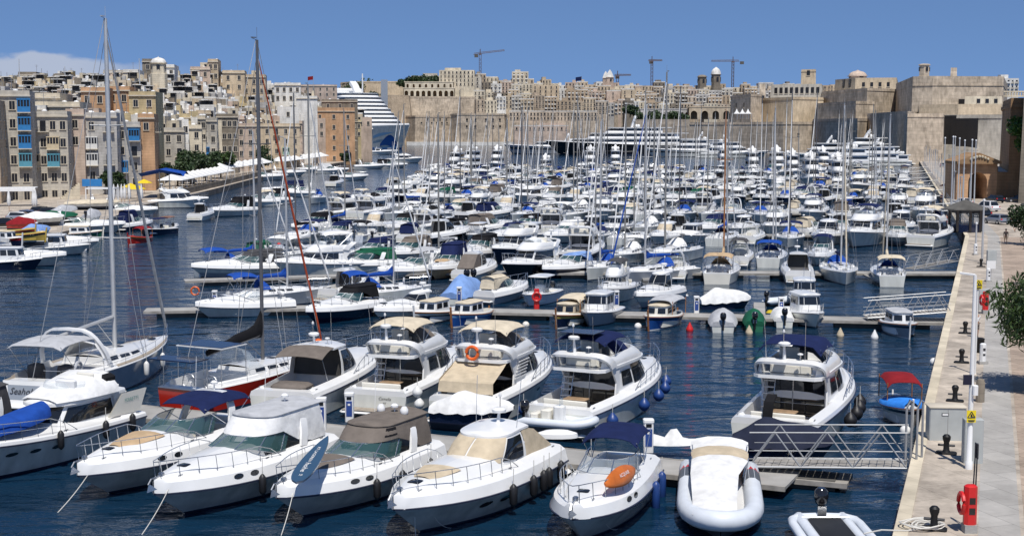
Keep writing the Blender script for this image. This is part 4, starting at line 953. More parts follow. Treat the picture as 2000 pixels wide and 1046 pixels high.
# B1 red sailing yacht
b = Boat('sailing_yacht', 632, 682, (6.5, 0, 1.5), 27, 'red hulled sailing yacht with black mast and black sail cover', 'sailing yacht')
h = sail(b, 13.0, 'gel_red', 'mast_black', ht=17.9, cover='cv_black', genoa='cv_orange', spray=None, rm=.105, wr=.02, free=(1.25, 1.5), B=4.2, boomup=-.5, gen_r=.065, bagh=.55, boomz=1.5, boomd=.38, spr=2); HER['B1'] = (b, h)
m = MB('solar'); m.box((h.x(.20), .0, h.zt(.2)+1.95), (1.9, 2.9, .05)); m.m('gel'); m.box((h.x(.20), 0, h.zt(.2)+1.92), (2.1, 3.1, .05)); m.m('solar').box((h.x(.0)-.1, .0, h.zt(.2)+1.55), (1.3, 2.9, .05))
m.m('steel')
for sg in (1, -1):
    for u in (.03, .12, .28): m.tube([(h.x(u), sg*1.45, h.zt(.1)), (h.x(u), sg*1.45, h.zt(.2)+(1.9 if u > .05 else 1.5))], .025, 5)
m.build('solar_roof', b.r)
m = MB('inside'); rows = [[(h.x(.33)-.2+1.5*t, 1.35*q, h.zt(.4)+.35+(1.25*(1-t**2.0))*(1-abs(q)**4)+.02) for q in (-1, -.9, -.6, 0, .6, .9, 1)] for t in (0, .25, .5, .75, 1)]
m = MB('clear'); m.grid(rows); m.build('sprayhood', b.r, smooth=60)
m = MB('plastic_orange'); m.ball((h.x(.93), -h.yi(.93)*.6, h.zt(.93)+.35), .34, 9, 6, 1.3); m.build('orange_bag', b.r)
m = MB('gel'); m.box((h.x(.02), -1.7, .95), (.5, .12, .8), bev=.05); m.build('liferaft', b.r)
fender('fender_white', b.w((h.x(.55), -h.b(.55)-.3, .95)), 'round white fender on the side of the red sailing yacht', None, r=.32, ball=True)
# B2 hardtop with taupe awning
h = Hull(12.6, 4.1, 1.15, 1.7, fl1=.48, crown=.50, uc=(.05, .40), uw=.62, nst=19, top=.30, ins=.22, floor=.7)
b = Boat('motor_yacht', 536, 812, (-7.2, 0, .35), 16, 'white hardtop yacht with taupe cockpit awning moored stern to the pontoon', 'yacht')
hardtop(b, h, zh=1.35, awn='cv_taupe', sun='cv_taupe'); HER['B2'] = (b, h)
fender('fender_black', b.w((h.x(.35), -h.b(.35)-.35, .8)), 'large round black fender between the taupe awning yacht and its neighbour', None, r=.42, ball=True)
# B3 flybridge with tan bimini
h = Hull(11.8, 4.0, 1.1, 1.7, fl1=.45, crown=.42, uc=(.05, .30), uw=.75, nst=19, top=.26, ins=.14, floor=.75)
b = Boat('motor_yacht', 718, 806, (-6.8, 0, .35), 19, 'flybridge yacht with tan bimini and open dark cockpit, left of the enclosed one', 'yacht')
fly(b, h, zh=1.2, bim='cv_cream', flycover='cv_taupe', bimz=1.4, winstyle=1, overh=1.9, bimx=None); HER['B3'] = (b, h)
m2 = MB(); text_mesh(m2, 'Camelia', .22, frame((-5.92, -.55, .95), (0, -1, 0), (0, 0, 1)), 'ink', shear=.3); text_mesh(m2, 'MT', .14, frame((-5.92, -.55, .72), (0, -1, 0), (0, 0, 1)), 'ink'); m2.build('lettering', b.r, smooth=0)
for k, (y, z, lb) in enumerate(((-2.25, 1.35, 'upper white ball fender at the stern of the tan bimini yacht'), (-2.35, .75, 'lower white ball fender at the stern of the tan bimini yacht'))): fender('fender_white', b.w((-5.6, y, z)), lb, 'white ball fenders at the stern', r=.27, ball=True)
# B4 flybridge with beige enclosure
h = Hull(12.0, 4.1, 1.15, 1.75, fl1=.45, crown=.42, uc=(.05, .32), uw=.75, nst=19, top=.26, ins=.14, floor=.8)
b = Boat('motor_yacht', 888, 824, (-6.9, 0, .35), 21, 'flybridge yacht with tan bimini and a beige tent round its cockpit', 'yacht')
fly(b, h, zh=1.2, bim='cv_cream', flycover='cv_taupe', bimz=1.4, winstyle=0, canopy='cv_beige', overh=1.6, arch=True, ladder=False); HER['B4'] = (b, h)
m = MB('gel'); zt = h.zt(.3)
for sg in (1, -1):
    m = MB('gel')
    for k in range(6): m.box((h.x(.36)+.12*k, sg*(b.info['w']+.02), zt+.35+.16*k), (1.5, .06, .06))
    m.build('louvre', b.r)
m2 = MB(); text_mesh(m2, 'Bo', .34, frame((-6.02, -.7, 1.05), (0, -1, 0), (0, 0, 1)), 'ink_blue', shear=.2); m2.build('lettering', b.r, smooth=0)
text_m = MB(); text_mesh(text_m, 'RAFFAELLO 48', .16, frame((.2, -b.info['w']-.02, b.info['zr']+.32), (1, 0, 0), (0, 0, 1)), 'ink'); text_m.build('name_lettering', b.r, smooth=0)
c = b.w((b.info['fx0']+.3, .2, b.info['zr']+.5)); m = MB('plastic_orange'); m.tube([(0, .32*cos(2*pi*i/16), .32*sin(2*pi*i/16)) for i in range(16)], .085, 7, closed=True); o = m.build('lifebuoy'); o.location = c+Vector((-.25, -.5, 0)); o.rotation_euler.z = b.rz; tag(o, 'orange lifebuoy on the aft rail of the beige tented yacht', 'lifebuoy')
bb = Boat('covered_dinghy', 925, 805, (0, 0, .9), 109, 'dinghy under a silvery cover on the swim platform of the tented yacht', 'dinghy'); covered(bb, 4.2, 1.7, 'cv_white', 'gel_navy', engine=False, hump=.55)
bb.r.location.z = .42
# B5 flybridge with solar panel and tender
h = Hull(12.6, 4.2, 1.15, 1.8, fl1=.48, crown=.50, uc=(.05, .32), uw=.70, nst=19, top=.26, ins=.16, floor=.8)
b = Boat('motor_yacht', 1074, 845, (-7.2, 0, .35), 27, 'flybridge yacht with navy bimini and solar panel and blue fenders', 'yacht')
fly(b, h, zh=1.2, bim='cv_navy', flycover='cv_navy', bimz=1.3, winstyle=1, overh=2.0, solar=True); HER['B5'] = (b, h)
m2 = MB(); text_mesh(m2, 'INFINITY II', .24, frame((-6.22, .2, .95), (0, -1, 0), (0, 0, 1)), 'ink'); m2.build('lettering', b.r, smooth=0)
for k, u in enumerate((.12, .42, .60, .74, .86)):
    fender('fender_blue', b.w((h.x(u), -h.b(u)-.26, h.zr(u)*.62)), ordn(k)+' blue ball fender from the stern of the solar panel yacht', 'blue ball fenders of the solar panel yacht', r=.30, ball=True)
fender('fender_blue', b.w((-5.2, 2.4, .9)), 'blue and white ball fender between the two middle flybridge yachts', None, r=.3, ball=True)
bb = Boat('tender', 1100, 820, (0, 0, .95), 112, 'light blue inflatable tender on the stern of the solar panel yacht', 'tender'); rib(bb, 3.6, 1.6, r=.21, z=.42); bb.r.location.z = .45
# B6 flybridge with navy bimini alone on the right
h = Hull(13.2, 4.5, 1.2, 1.85, fl1=.45, crown=.50, uc=(.05, .33), uw=.70, nst=19, top=.28, ins=.16, floor=.8)
b = Boat('motor_yacht', 1500, 874, (-7.4, 0, .35), 25, 'white flybridge yacht with navy bimini moored alone behind the footbridge', 'yacht')
fly(b, h, zh=1.25, bim='cv_navy', flycover='cv_dkgrey', bimz=1.35, winstyle=1, overh=2.0, bimh=.30); HER['B6'] = (b, h)
for k, u in enumerate((.40, .52, .62, .72)):
    fender('fender_black', b.w((h.x(u), -h.b(u)-.24, h.zr(u)*.5)), ordn(k)+' black ball fender from the stern of the lone navy bimini yacht', 'black ball fenders of the lone yacht', r=.33, ball=True)
m = MB('cv_black'); m.sweep([(-6.3, .3, .9), (-6.45, .3, 1.6), (-6.2, .3, 2.2), (-5.6, .3, 2.45)], (0, .45, 0), .12); m.build('passerelle', b.r)
bb = Boat('covered_tender', 1530, 868, (0, 0, .9), 105, 'tender under a dark navy cover at the stern of the lone yacht', 'tender'); covered(bb, 4.4, 1.9, 'cv_slate', 'gel_navy', engine=False, hump=.75, peak=.3); bb.r.location.z = .35
# B7 luzzu with red canopy by the quay
b = Boat('fishing_boat', 1783, 790, (2.9, 0, 1.3), 186, 'small fishing boat with dark red canopy and bright blue cover by the quay', 'fishing boat')
luzzu(b, 5.8, 2.2, 'gel', ('gel', 'gel_navy'), cab=None, cover='cv_ltblue', canopy='cv_red', frame='gel_varnish', deckm='gel_blue')
# fenders of the bow-on row
def fset(key, us, mt, what, side=1, z=.62, l=.75, r=.15):
    b, h = HER[key]
    for k, u in enumerate(us): fender(mt, b.w((h.x(u), side*(h.b(u)+.10), h.zr(u)*z)), f'{ordn(k)} {what}', what, l, r)
fset('A1', (.10, .26, .50), 'fender_black', 'black fender from the stern of the dark windowed yacht', 1, .95)
fset('A3', (.34, .60), 'fender_black', 'black fender from the stern of the white canopied cruiser', 1, .80)
fset('A4', (.18, .42, .60), 'fender_black', 'black fender from the stern of the taupe canopied cruiser', 1, .80)
fset('A5', (.10, .22, .27, .36, .52), 'fender_black', 'black fender from the stern of the beige covered yacht', 1, .78, .8, .16)
fset('A6', (.14, .32), 'fender_blue', 'long blue fender from the stern of the day cruiser', 1, .55, 1.1, .17)
# mooring lines
for (k, p2, lb) in (('A2', (110, 1003), 'white mooring rope from the bow of the navy bimini cruiser'), ('A3', (275, 1046), 'white mooring rope from the bow of the white canopied cruiser'), ('A4', (548, 1048), 'white mooring rope from the bow of the paddleboard cruiser'), ('A5', (812, 1050), 'white mooring rope from the bow of the beige covered yacht'), ('A6', (1138, 1050), 'white mooring rope from the bow of the kayak cruiser')):
    b, h = HER[k]; line_thing([b.w((h.x(.93), h.yi(.93), h.zt(.93))), G(p2[0], p2[1], -.05)], lb, .018, sag=.12)
    e = G(p2[0]+150, p2[1]-58, -.05) if k in ('A2', 'A3') else G(p2[0]+(120 if k == 'A4' else 75), p2[1]-(62 if k == 'A4' else 20), -.05)
    line_thing([b.w((h.x(.90), h.yi(.90), h.zt(.90))), e], 'slack thin '+lb.replace('white ', ''), .010, sag=.45, mt='rope')
# ---------------------------------------------------------------- pontoons, footbridges, pedestals
def pontoon(a, b, w, label, z=.55, fingers=(), mt='concrete', side='concrete_dark', posts=()):
    a, b = Vector((a[0], a[1], 0)), Vector((b[0], b[1], 0)); d = b-a; L = d.length; ang = atan2(d.y, d.x); c = (a+b)/2
    r = root('pontoon', c, ang, label, 'pontoon'); m = MB(mt); m.box((0, 0, z-.06), (L, w, .12)); m.build('deck', r, smooth=0)
    m = MB('wood_grey')
    for sg in (1, -1): m.box((0, sg*(w/2+.06), z-.08), (L, .12, .2))
    m.build('kerb', r, smooth=0)
    m = MB(side); n = max(2, int(L/9))
    for i in range(n): m.box((-L/2+L*(i+.5)/n, 0, .08), (L/n*.72, w*.86, .7))
    m.build('float', r, smooth=0)
    if fingers:
        for x, s, l in fingers:
            m = MB(mt); m.box((x-L/2, s*(w/2+l/2+.12), z-.12), (.9, l, .14)); m.m(side).box((x-L/2, s*(w/2+l-.5), .1), (1.0, 1.2, .5)); m.build('finger', r, smooth=0)
    return r
mat('wood_grey', (.33, .31, .28), .85, var=.25, vs=2)
def gangway(a, b, w=1.4, hh=1.15, label='', rails=3, bays=4, deck='wood_grey', post=True):
    a, b = Vector(a), Vector(b); d = b-a; L = hypot(d.x, d.y); ang = atan2(d.y, d.x); r = root('footbridge', a, ang, label, 'footbridge'); dz = b.z-a.z
    P = lambda t, y, h: (L*t, y, dz*t+h)
    m = MB(deck); n = int(L/.3)
    for i in range(n): m.box(P((i+.5)/n, 0, .0), (L/n-.03, w, .05))
    m.build('walkway', r, smooth=0)
    for sg in (1, -1):
        m = MB('alu'); y = sg*w/2
        for h_, rr in ((0, .05), (hh, .032)): m.tube([P(0, y, h_), P(1, y, h_)], rr, 5)
        for k in range(1, rails): m.tube([P(0, y, hh*.7*k/rails), P(1, y, hh*.7*k/rails)], .012, 4)
        for i in range(bays):
            m.tube([P(i/bays, y, 0), P((i+.5)/bays, y, hh)], .035, 5); m.tube([P((i+.5)/bays, y, hh), P((i+1)/bays, y, 0)], .035, 5)
        m.build('truss_side', r)
    return r
PED = None
def pedestal(px, py, z, label, blue=True, s=1.0, rz=0):
    p = G(px, py, z); m = MB('plastic_white'); m.box((0, 0, .55*s), (.34*s, .30*s, 1.1*s), bev=.04); m.box((0, 0, 1.14*s), (.38*s, .34*s, .12*s), bev=.05)
    r = m.build('service_pedestal', None, smooth=30); r.location = p; r.rotation_euler.z = rz; tag(r, label, 'pedestal', 'service pedestals on the pontoons')
    q = MB('ink_blue' if blue else 'plastic_white'); q.box((0, -.158*s, .55*s), (.24*s, .02, .62*s)); q.m('plastic_white').box((0, -.17*s, .72*s), (.10*s, .01, .08*s)); q.build('panel', r, smooth=0)
    q = MB('glass'); q.box((0, -.158*s, .98*s), (.2*s, .02, .12*s)); q.build('meter', r, smooth=0); return r
def buoy(px, py, mt, label, s=.3, cone=True):
    p = G(px, py, 0); m = MB(mt)
    if cone: m.lathe([(s*.75, -.1), (s, .08), (s*.9, .2), (s*.25, s*2.0), (.04, s*2.3)], n=10)
    else: m.ball((0, 0, s*.4), s, 10, 6)
    o = m.build('buoy'); o.location = p; tag(o, label, 'buoy', 'mooring buoys on the water')
pt1a, pt1b = G(95, 786, .5), G(1548, 938, .5)
pontoon(pt1a, pt1b, 2.5, 'long beige concrete pontoon between the two nearest rows of yachts')
o = pontoon(G(1320, 905, .4), G(1660, 935, .4), 1.6, 'short weathered timber landing stage under the nearest footbridge', z=.4, mt='wood_grey')
gangway(G(1468, 902, .75), G(1772, 905, 1.15)+Vector((0, 0, 0)), 1.6, 1.45, 'aluminium truss footbridge with timber planks, nearest to the camera', bays=3)
m = MB('alu'); p = G(1768, 905, 1.2)
for dx in (0, .45): m.tube([(dx, 0, 0), (dx, 0, 2.3), (dx+.15, .1, 2.6), (dx+.3, .3, 2.5), (dx+.32, .35, 0)], .05, 6)
o = m.build('bridge_gate'); o.location = p; tag(o, 'curved metal gate posts at the quay end of the nearest footbridge', 'gate')
pedestal(628, 838, .55, 'white service pedestal between the white canopied and the paddleboard cruisers', s=1.3)
pedestal(683, 822, .55, 'service pedestal with blue panel behind the taupe canopy cruiser', s=1.2)
pedestal(1266, 882, .55, 'service pedestal with blue panel behind the kayak cruiser', s=1.25)
m = MB('plastic_white'); rows = [[(-1.1+2.2*i/8, .5*q*sin(pi*(.06+.88*i/8))**.4, .55+(.55+.25*sin(i*1.7))*(1-q*q)*sin(pi*(.1+.8*i/8))) for q in (-1, -.6, -.2, .2, .6, 1)] for i in range(9)]
m = MB('cv_white'); m.grid([[(x, y, z-.5) for x, y, z in r_] for r_ in rows]); o = m.build('covered_dinghy', None, smooth=60); o.location = G(1310, 868, .55); tag(o, 'dinghy wrapped in white sheeting on the pontoon beside the pedestal', 'dinghy')
m = MB('plastic_white'); m.lathe([(.02, -1.05), (.3, -.9), (.42, -.5), (.42, .5), (.3, .9), (.02, 1.05)], axis='x', n=10); m.m('ink_teal').lathe([(.425, .6), (.34, .88), (.1, 1.02)], axis='x', n=10)
o = m.build('float_drum'); o.location = G(1072, 893, .15); o.rotation_euler.z = -.2; tag(o, 'white float with turquoise end beside the pontoon', 'float')
m = MB('plastic_white'); m.lathe([(.9, 0), (.85, .2), (.5, .32), (.05, .36)], n=14); o = m.build('upturned_dinghy'); o.scale = (1.1, .5, 1); o.location = G(1088, 853, .62); tag(o, 'small white upturned dinghy on the pontoon by the tender', 'dinghy')
# second pontoon
P2 = [G(283, 606, .5), G(420, 592, .5), G(640, 600, .5), G(1000, 603, .5), G(1400, 610, .5), G(1850, 628, .5)]
pontoon(P2[0], P2[2], 2.0, 'left end of the second pontoon with timber deck and a lifebuoy post', fingers=((18, 1, 5),))
pontoon(P2[2]+Vector((.1, 0, 0)), P2[5], 2.2, 'second long pontoon from the camera with pedestals and small boats', fingers=((6, 1, 5), (34, 1, 8),))
gangway(G(1690, 618, .8), G(1852, 606, 1.3), 1.6, 1.3, 'aluminium footbridge to the second pontoon behind the white pilot boats', bays=4)
for px, py, lb in ((252+168, 600, 'service pedestal near the left end of the second pontoon'), (660, 612, 'pedestal on the second pontoon beside the black covered cruiser'), (897, 592, 'pedestal on the second pontoon behind the blue luzzu'), (1204, 600, 'pedestal on the second pontoon right of the wheelhouse boat'), (1360, 612, 'plain white pedestal standing on the second pontoon at the centre right'), (1525, 614, 'pedestal with blue panel near the yellow hose on the second pontoon')):
    pedestal(px, py, .5, lb, s=1.15)
def lifebuoy_post(px, py, z, s, label, ring='plastic_orange', face=0, box=None):
    p = G(px, py, z); m = MB(box or 'steel'); m.box((0, 0, .75*s), (.38*s if box else .08, .28*s if box else .08, 1.5*s), bev=.06)
    r = m.build('lifebuoy_stand', None, smooth=30); r.location = p; r.rotation_euler.z = face; tag(r, label, 'lifebuoy stand')
    q = MB(ring); q.tube([(.30*s*cos(2*pi*i/16), -.22*s, .95*s+.30*s*sin(2*pi*i/16)) for i in range(16)], .07*s, 6, closed=True); q.build('lifebuoy', r); return r
lifebuoy_post(383, 592, .5, 1.1, 'pink lifebuoy on a post at the far left end of the second pontoon')
lifebuoy_post(1048, 604, .5, 1.1, 'red cabinet with red lifebuoy on the second pontoon', 'plastic_red', box='plastic_red')
m = MB('plastic_yellow'); m.tube([(.5*cos(a*.9)*(1-a*.02), .3*sin(a*.9), .04+.01*a) for a in range(22)], .04, 5); o = m.build('hose'); o.location = G(1508, 612, .52); tag(o, 'coiled yellow hose lying on the second pontoon', 'hose')
for px, py, mt, lb, cn in ((1347, 646, 'plastic_red', 'red cone buoy, leftmost of the cone buoys in front of the second pontoon', 1), (1463, 652, 'cv_beige', 'beige cone buoy in front of the dark covered dinghy', 1), (1641, 657, 'cv_beige', 'beige cone buoy right of the white pilot boats', 1), (1708, 661, 'plastic_white', 'white cone buoy between the pilot boats and the grey covered fishing boat', 1),
    (1027, 637, 'gel_cream', 'cream ball buoy behind the tented yacht bimini', 0), (1246, 640, 'plastic_white', 'white buoy at the bow of the varnished luzzu', 0), (1790, 804, 'plastic_white', 'white ball buoy beside the red canopy fishing boat, lower one', 0), (1824, 710, 'plastic_white', 'white ball buoy against the quay wall, upper one', 0), (1806, 640, 'plastic_white', 'white ball buoy right of the grey covered fishing boat', 0), (1768, 845, 'plastic_white', 'white float at the end of the nearest footbridge', 0)):
    buoy(px, py, mt, lb, .28, cn)
# ---------------------------------------------------------------- the boats of the next rows, one by one
def NB(kind, name, px, py, hd, L, label, cat, end=None, **k):
    """px,py: waterline pixel of the end nearest the camera"""
    s = -1 if cos(R(hd)) > 0 else .93
    if end is not None: s = end
    b = Boat(name, px, py, (s*L/2, 0, 0), hd, label, cat)
    B = k.pop('B', None)
    if kind == 'sport':
        kw = {x: k.pop(x) for x in ('crown', 'fl1') if x in k}; h = Hull(L, B or L*.33, .075*L+.05, .10*L+.15, fl0=.14, fl1=kw.get('fl1', .62), rake=.14, crown=kw.get('crown', .45), uc=(.05, .46), uw=.6, nst=14, top=.52, ins=.30, floor=.45, topf=.8); sport(b, h, det=False, **k)
    elif kind == 'fly':
        h = Hull(L, B or L*.33, .07*L+.35, .10*L+.6, fl0=.1, fl1=.5, rake=.14, crown=.42, uc=(.05, .31), uw=.75, nst=14, top=.26, ins=.15, floor=.65); fly(b, h, det=False, **{**dict(zh=1.15, bimz=1.35, ladder=False), **k})
    elif kind == 'hard':
        h = Hull(L, B or L*.33, .07*L+.12, .10*L+.25, fl0=.12, fl1=.58, rake=.14, topf=.8, crown=.45, uc=(.05, .4), uw=.62, nst=14, top=.50, ins=.30, floor=.55); hardtop(b, h, det=False, **k)
    elif kind == 'sail': sail(b, L, wires=k.pop('wires', True), **k)
    elif kind == 'pilot': pilot(b, L, B or L*.38, **k)
    elif kind == 'luzzu': luzzu(b, L, B or L*.36, **k)
    elif kind == 'cov': covered(b, L, B or L*.38, **k)
    elif kind == 'console': console(b, L, B or L*.36, **k)
    elif kind == 'rib': rib(b, L, B or L*.4, **k)
    return b
MB_ = 'motorboat'; SB = 'sailing boat'; FB = 'fishing boat'
NB('sport', 'sport_cruiser', 478, 616, 245, 7.8, 'white open sports cruiser moored broadside in front of the second pontoon', MB_, end=0, style='aft', arch=False, glassm='clear')
NB('sport', 'sport_cruiser', 602, 634, 213, 8.4, 'dark hulled cruiser under a full black canopy, second pontoon', MB_, canopy='cv_black', style='full', hullmt='gel_navy', arch=False, zc=.7)
NB('hard', 'motorboat', 640, 592, 25, 8.5, 'white boat with a thin white hardtop over dark screens behind the black canopy', MB_, end=-1, glassc='inside')
NB('hard', 'cabin_cruiser', 735, 632, 222, 7.2, 'small white cabin cruiser with short hardtop and white fenders', MB_, hullmt='gel', low='gel_navy', zh=.7)
NB('luzzu', 'fishing_boat', 812, 636, 207, 6.6, 'luzzu with navy hull and wrapped white cabin left of the blue one', FB, hullmt='gel_navy', strip=('gel', 'gel_cream'))
NB('luzzu', 'fishing_boat', 884, 640, 205, 6.4, 'bright blue luzzu with white cabin and varnished rails', FB, hullmt='gel_blue', strip=('gel_varnish', 'gel_ltblue'))
NB('luzzu', 'fishing_boat', 1088, 642, 203, 6.6, 'dark blue fishing boat with a flat cream awning over its cabin', FB, hullmt='gel_navy', strip=('gel_varnish', 'gel_yellow'), cab='cv_beige', canopy='cv_cream')
NB('pilot', 'pilot_boat', 1148, 640, 200, 6.8, 'white wheelhouse boat with three front windows and grey hull', MB_, hullmt='gel_grey')
NB('luzzu', 'fishing_boat', 1268, 646, 205, 6.8, 'luzzu with cream cabin, open frame and yellow and blue rails', FB, hullmt='gel_blue', strip=('gel_varnish', 'gel_navy'), cab='gel_cream', canopy='cv_silver')
NB('cov', 'covered_boat', 1412, 650, 8, 5.4, 'boat under a pale grey cover with black outboard towards the camera', MB_, cv='cv_silver')
NB('cov', 'covered_boat', 1474, 648, 8, 4.2, 'little boat under a dark green cover with white fenders', MB_, cv='cv_green', hullmt='gel_green')
NB('cov', 'covered_boat', 1532, 640, 5, 4.2, 'small dinghy under a white cover left of the pilot boats', 'dinghy', cv='cv_white', hullmt='gel', engine=True, hump=.4)
NB('pilot', 'pilot_boat', 1598, 642, 172, 6.6, 'white pilot house boat with two outboards, front one of the pair', MB_)
NB('pilot', 'pilot_boat', 1572, 608, 190, 6.8, 'white wheelhouse boat with big upright windows, rear one of the pair', MB_)
NB('luzzu', 'fishing_boat', 1775, 662, 182, 6.8, 'fishing boat with grey roof cover and round front windows facing the camera', FB, hullmt='gel_grey', strip=('gel', 'gel_navy'), cab='gel', roofm='cv_silver')
NB('cov', 'covered_boat', 880, 594, 20, 6.8, 'speedboat hidden under a big light blue cover at the second pontoon', MB_, cv='cv_skyblue', hump=1.1, engine=False)
NB('sport', 'sport_cruiser', 945, 594, 30, 7.5, 'small white cruiser with cream canopy right of the light blue cover', MB_, canopy='cv_cream', zc=.5, arch=False, hullmt='gel_grey')
NB('console', 'speedboat', 1030, 600, 200, 6.8, 'white boat with T top and wraparound grey tube by the red lifebuoy', MB_, hullmt='rib_grey', top='gel', end=.93)
NB('fly', 'motorboat', 1178, 596, 200, 8.0, 'cabin boat with grey flat awning behind the wheelhouse boat', MB_, zh=.8, flycover=None, bim='cv_dkgrey', bimz=1.0, arch=False, end=.9)
NB('hard', 'motorboat', 1245, 604, 208, 8.4, 'white hardtop boat with a solar panel roof and blue cushion', MB_, hullmt='gel', low='gel_grey', end=.93)
NB('cov', 'covered_boat', 1416, 602, 80, 4.4, 'boat under a white peaked tarpaulin beside the second pontoon', MB_, cv='cv_white', hump=.75, peak=.3, engine=False, end=0, hullmt='gel_navy')
NB('sail', 'sailing_boat', 545, 594, 60, 9.5, 'grey sailing boat with blue sail cover behind the broadside cruiser', SB, cover='cv_blue', ht=12.5, hullmt='gel_grey', end=0, bim='cv_blue')
NB('sail', 'sailing_boat', 755, 590, 60, 8.5, 'white sailing boat with folded blue sail and small blue awning', SB, cover='cv_blue', ht=11.5, end=0, bim='cv_blue')
NB('luzzu', 'fishing_boat', 715, 586, 40, 4.6, 'tiny open boat with outboard behind the small cabin cruiser', 'dinghy', cab=None, hullmt='gel_grey', strip=('gel', 'gel'))
NB('rib', 'dinghy', 1500, 598, 60, 3.0, 'small grey dinghy by the finger of the second pontoon', 'dinghy', con=False)
# fourth row
NB('sail', 'sailing_boat', 385, 540, 60, 10.5, 'sailing boat with bright blue bimini at the left end of the third pontoon', SB, cover='cv_blue', bim='cv_blue', ht=13, genoa='cv_white')
NB('sport', 'sport_cruiser', 470, 540, 246, 9.8, 'white cruiser with dark canopy second at the left end of the third pontoon', MB_, canopy='cv_dkgrey', hullmt='gel', low='gel_grey', end=0, zc=.7)
NB('fly', 'motor_yacht', 630, 538, 236, 10.5, 'white sport fishing boat with pipe tower and flybridge', 'yacht', end=0, flycover=None, bim='gel', bimz=1.6, zh=.9)
NB('sport', 'sport_cruiser', 690, 534, 246, 10.0, 'white cruiser with a dark green canopy', MB_, canopy='cv_green', end=0, zc=.55, ports=())
NB('sport', 'sport_cruiser', 775, 545, 226, 8.0, 'cruiser with pale grey canopy left of the tan covered one', MB_, canopy='cv_silver', style='bimini', end=.4)
NB('sport', 'sport_cruiser', 845, 548, 195, 9.5, 'cruiser with high navy bimini and tan bow cover', MB_, canopy='cv_navy', pad='cv_tan', hullmt='cv_tan', zc=1.3)
NB('hard', 'motorboat', 905, 552, 18, 9.0, 'white boat with grey cockpit enclosure and twin black outboards', MB_, aft='cover', canopy='cv_taupe')
outb = Boat('outboard_engine', 905, 552, (0, .4, .2), 18, 'left of the two black outboards on the grey enclosed boat', 'outboard engine'); outboard(outb.r, 0, 0, .55, s=1.3, name='engine_cowl'); outb = Boat('outboard_engine', 922, 551, (0, .2, .2), 18, 'right of the two black outboards on the grey enclosed boat', 'outboard engine'); outboard(outb.r, 0, 0, .55, s=1.3, name='engine_cowl')
NB('fly', 'motor_yacht', 985, 550, 212, 11.5, 'white yacht with black windscreen band on a black hull', 'yacht', hullmt='gel_black', flycover='cv_white', winstyle=2)
NB('sport', 'sport_cruiser', 1062, 546, 214, 8.8, 'dark hulled cruiser with pale blue canvas over its screen', MB_, canopy='cv_skyblue', hullmt='gel_navy', arch=False, zc=.35)
NB('sail', 'sailing_boat', 1148, 548, 205, 8.5, 'white sailing boat with blue flag shaped sail cover', SB, cover='cv_blue', ht=14)
NB('sail', 'sailing_boat', 1232, 552, 232, 11.0, 'grey hulled sailing boat with a blue mast cover', SB, hullmt='gel_grey', ht=15.5, cover='cv_blue', genoa='cv_blue', end=.5)
NB('sport', 'sport_cruiser', 1318, 548, 12, 7.5, 'open boat with white arch and outboard facing the camera', MB_, style='none', arch=True)
NB('sail', 'sailing_boat', 1400, 555, 14, 11.5, 'wooden ketch under a tan tarpaulin with a tan furled sail', SB, hullmt='gel_cream', cover='cv_tan', bim='cv_tan', spray='cv_tan', ht=15, mastmt='gel_varnish')
NB('sport', 'sport_cruiser', 1440, 522, 15, 8.5, 'white cruiser with dark open cockpit right of the tan ketch', MB_, style='bimini', canopy='cv_dkgrey', arch=True)
NB('sail', 'sailing_boat', 1500, 523, 15, 11.0, 'white sailing boat stern on with a blue strip bimini', SB, bim='cv_blue', cover='cv_grey', ht=15.5)
NB('hard', 'motorboat', 1562, 555, 8, 9.6, 'white hardtop boat with grey canopy and twin dark engines', MB_, aft='open', sun=None, cover=None)
NB('sport', 'sport_cruiser', 1592, 520, 200, 9.0, 'cruiser with navy canopy tucked behind the grey canopied hardtop', MB_, canopy='cv_navy', style='bimini')
NB('sail', 'sailing_boat', 1652, 557, 187, 11.6, 'white sailing boat bow on with black anchor, third pontoon', SB, ht=15.5, cover='cv_navy', hullmt='gel', genoa='cv_cream')
NB('sail', 'sailing_boat', 1742, 560, 10, 10.5, 'sailing boat stern on with cream bimini nearest the quay', SB, ht=14.5, bim='cv_cream', cover='cv_cream', hullmt='gel', genoa='cv_cream')
for px, py, mt_, n_, lb in ((690, 552, 'concrete', 0, ''), ):
    pass
pontoon(G(360, 548, .5), G(860, 532, .5), 1.8, 'third pontoon from the camera, left part behind the green canopy cruiser')
pontoon(G(862, 532, .5), G(1890, 533, .5), 2.2, 'third pontoon from the camera, right part ending at the quay', fingers=((20, -1, 5), (42, -1, 6), (58, -1, 7)))
gangway(G(1775, 525, .7), G(1862, 508, 1.3), 1.5, 1.2, 'grey footbridge to the third pontoon beside the cream bimini boat')
# ---------------------------------------------------------------- the crowded far rows: one of each kind is built, then copied boat by boat
PROTO = []
def proto(kind, L, desc, cat, wt, **k):
    px, py = 1000, 400; n0 = set(bpy.data.objects.keys())
    b = NB(kind, {'sail': 'sailing_boat', 'fly': 'motor_yacht', 'cov': 'covered_boat'}.get(kind, 'motorboat'), px, py, 0, L, desc, cat, end=0, **k)
    PROTO.append(dict(r=b.r, L=L, desc=desc, cat=cat, wt=wt, kind=kind)); return b
proto('sport', 9.5, 'white cruiser with navy canopy', MB_, 2.6, canopy='cv_navy', zc=.7)
proto('sport', 9.8, 'white cruiser with white canopy', MB_, 1.3, canopy='cv_white', zc=.8)
proto('sport', 9.2, 'white cruiser with black canopy', MB_, 3.4, canopy='cv_black', zc=.7)
proto('sport', 9.6, 'white cruiser with dark grey canopy', MB_, 1.6, canopy='cv_taupe', zc=.8, hullmt='gel', low='gel_grey')
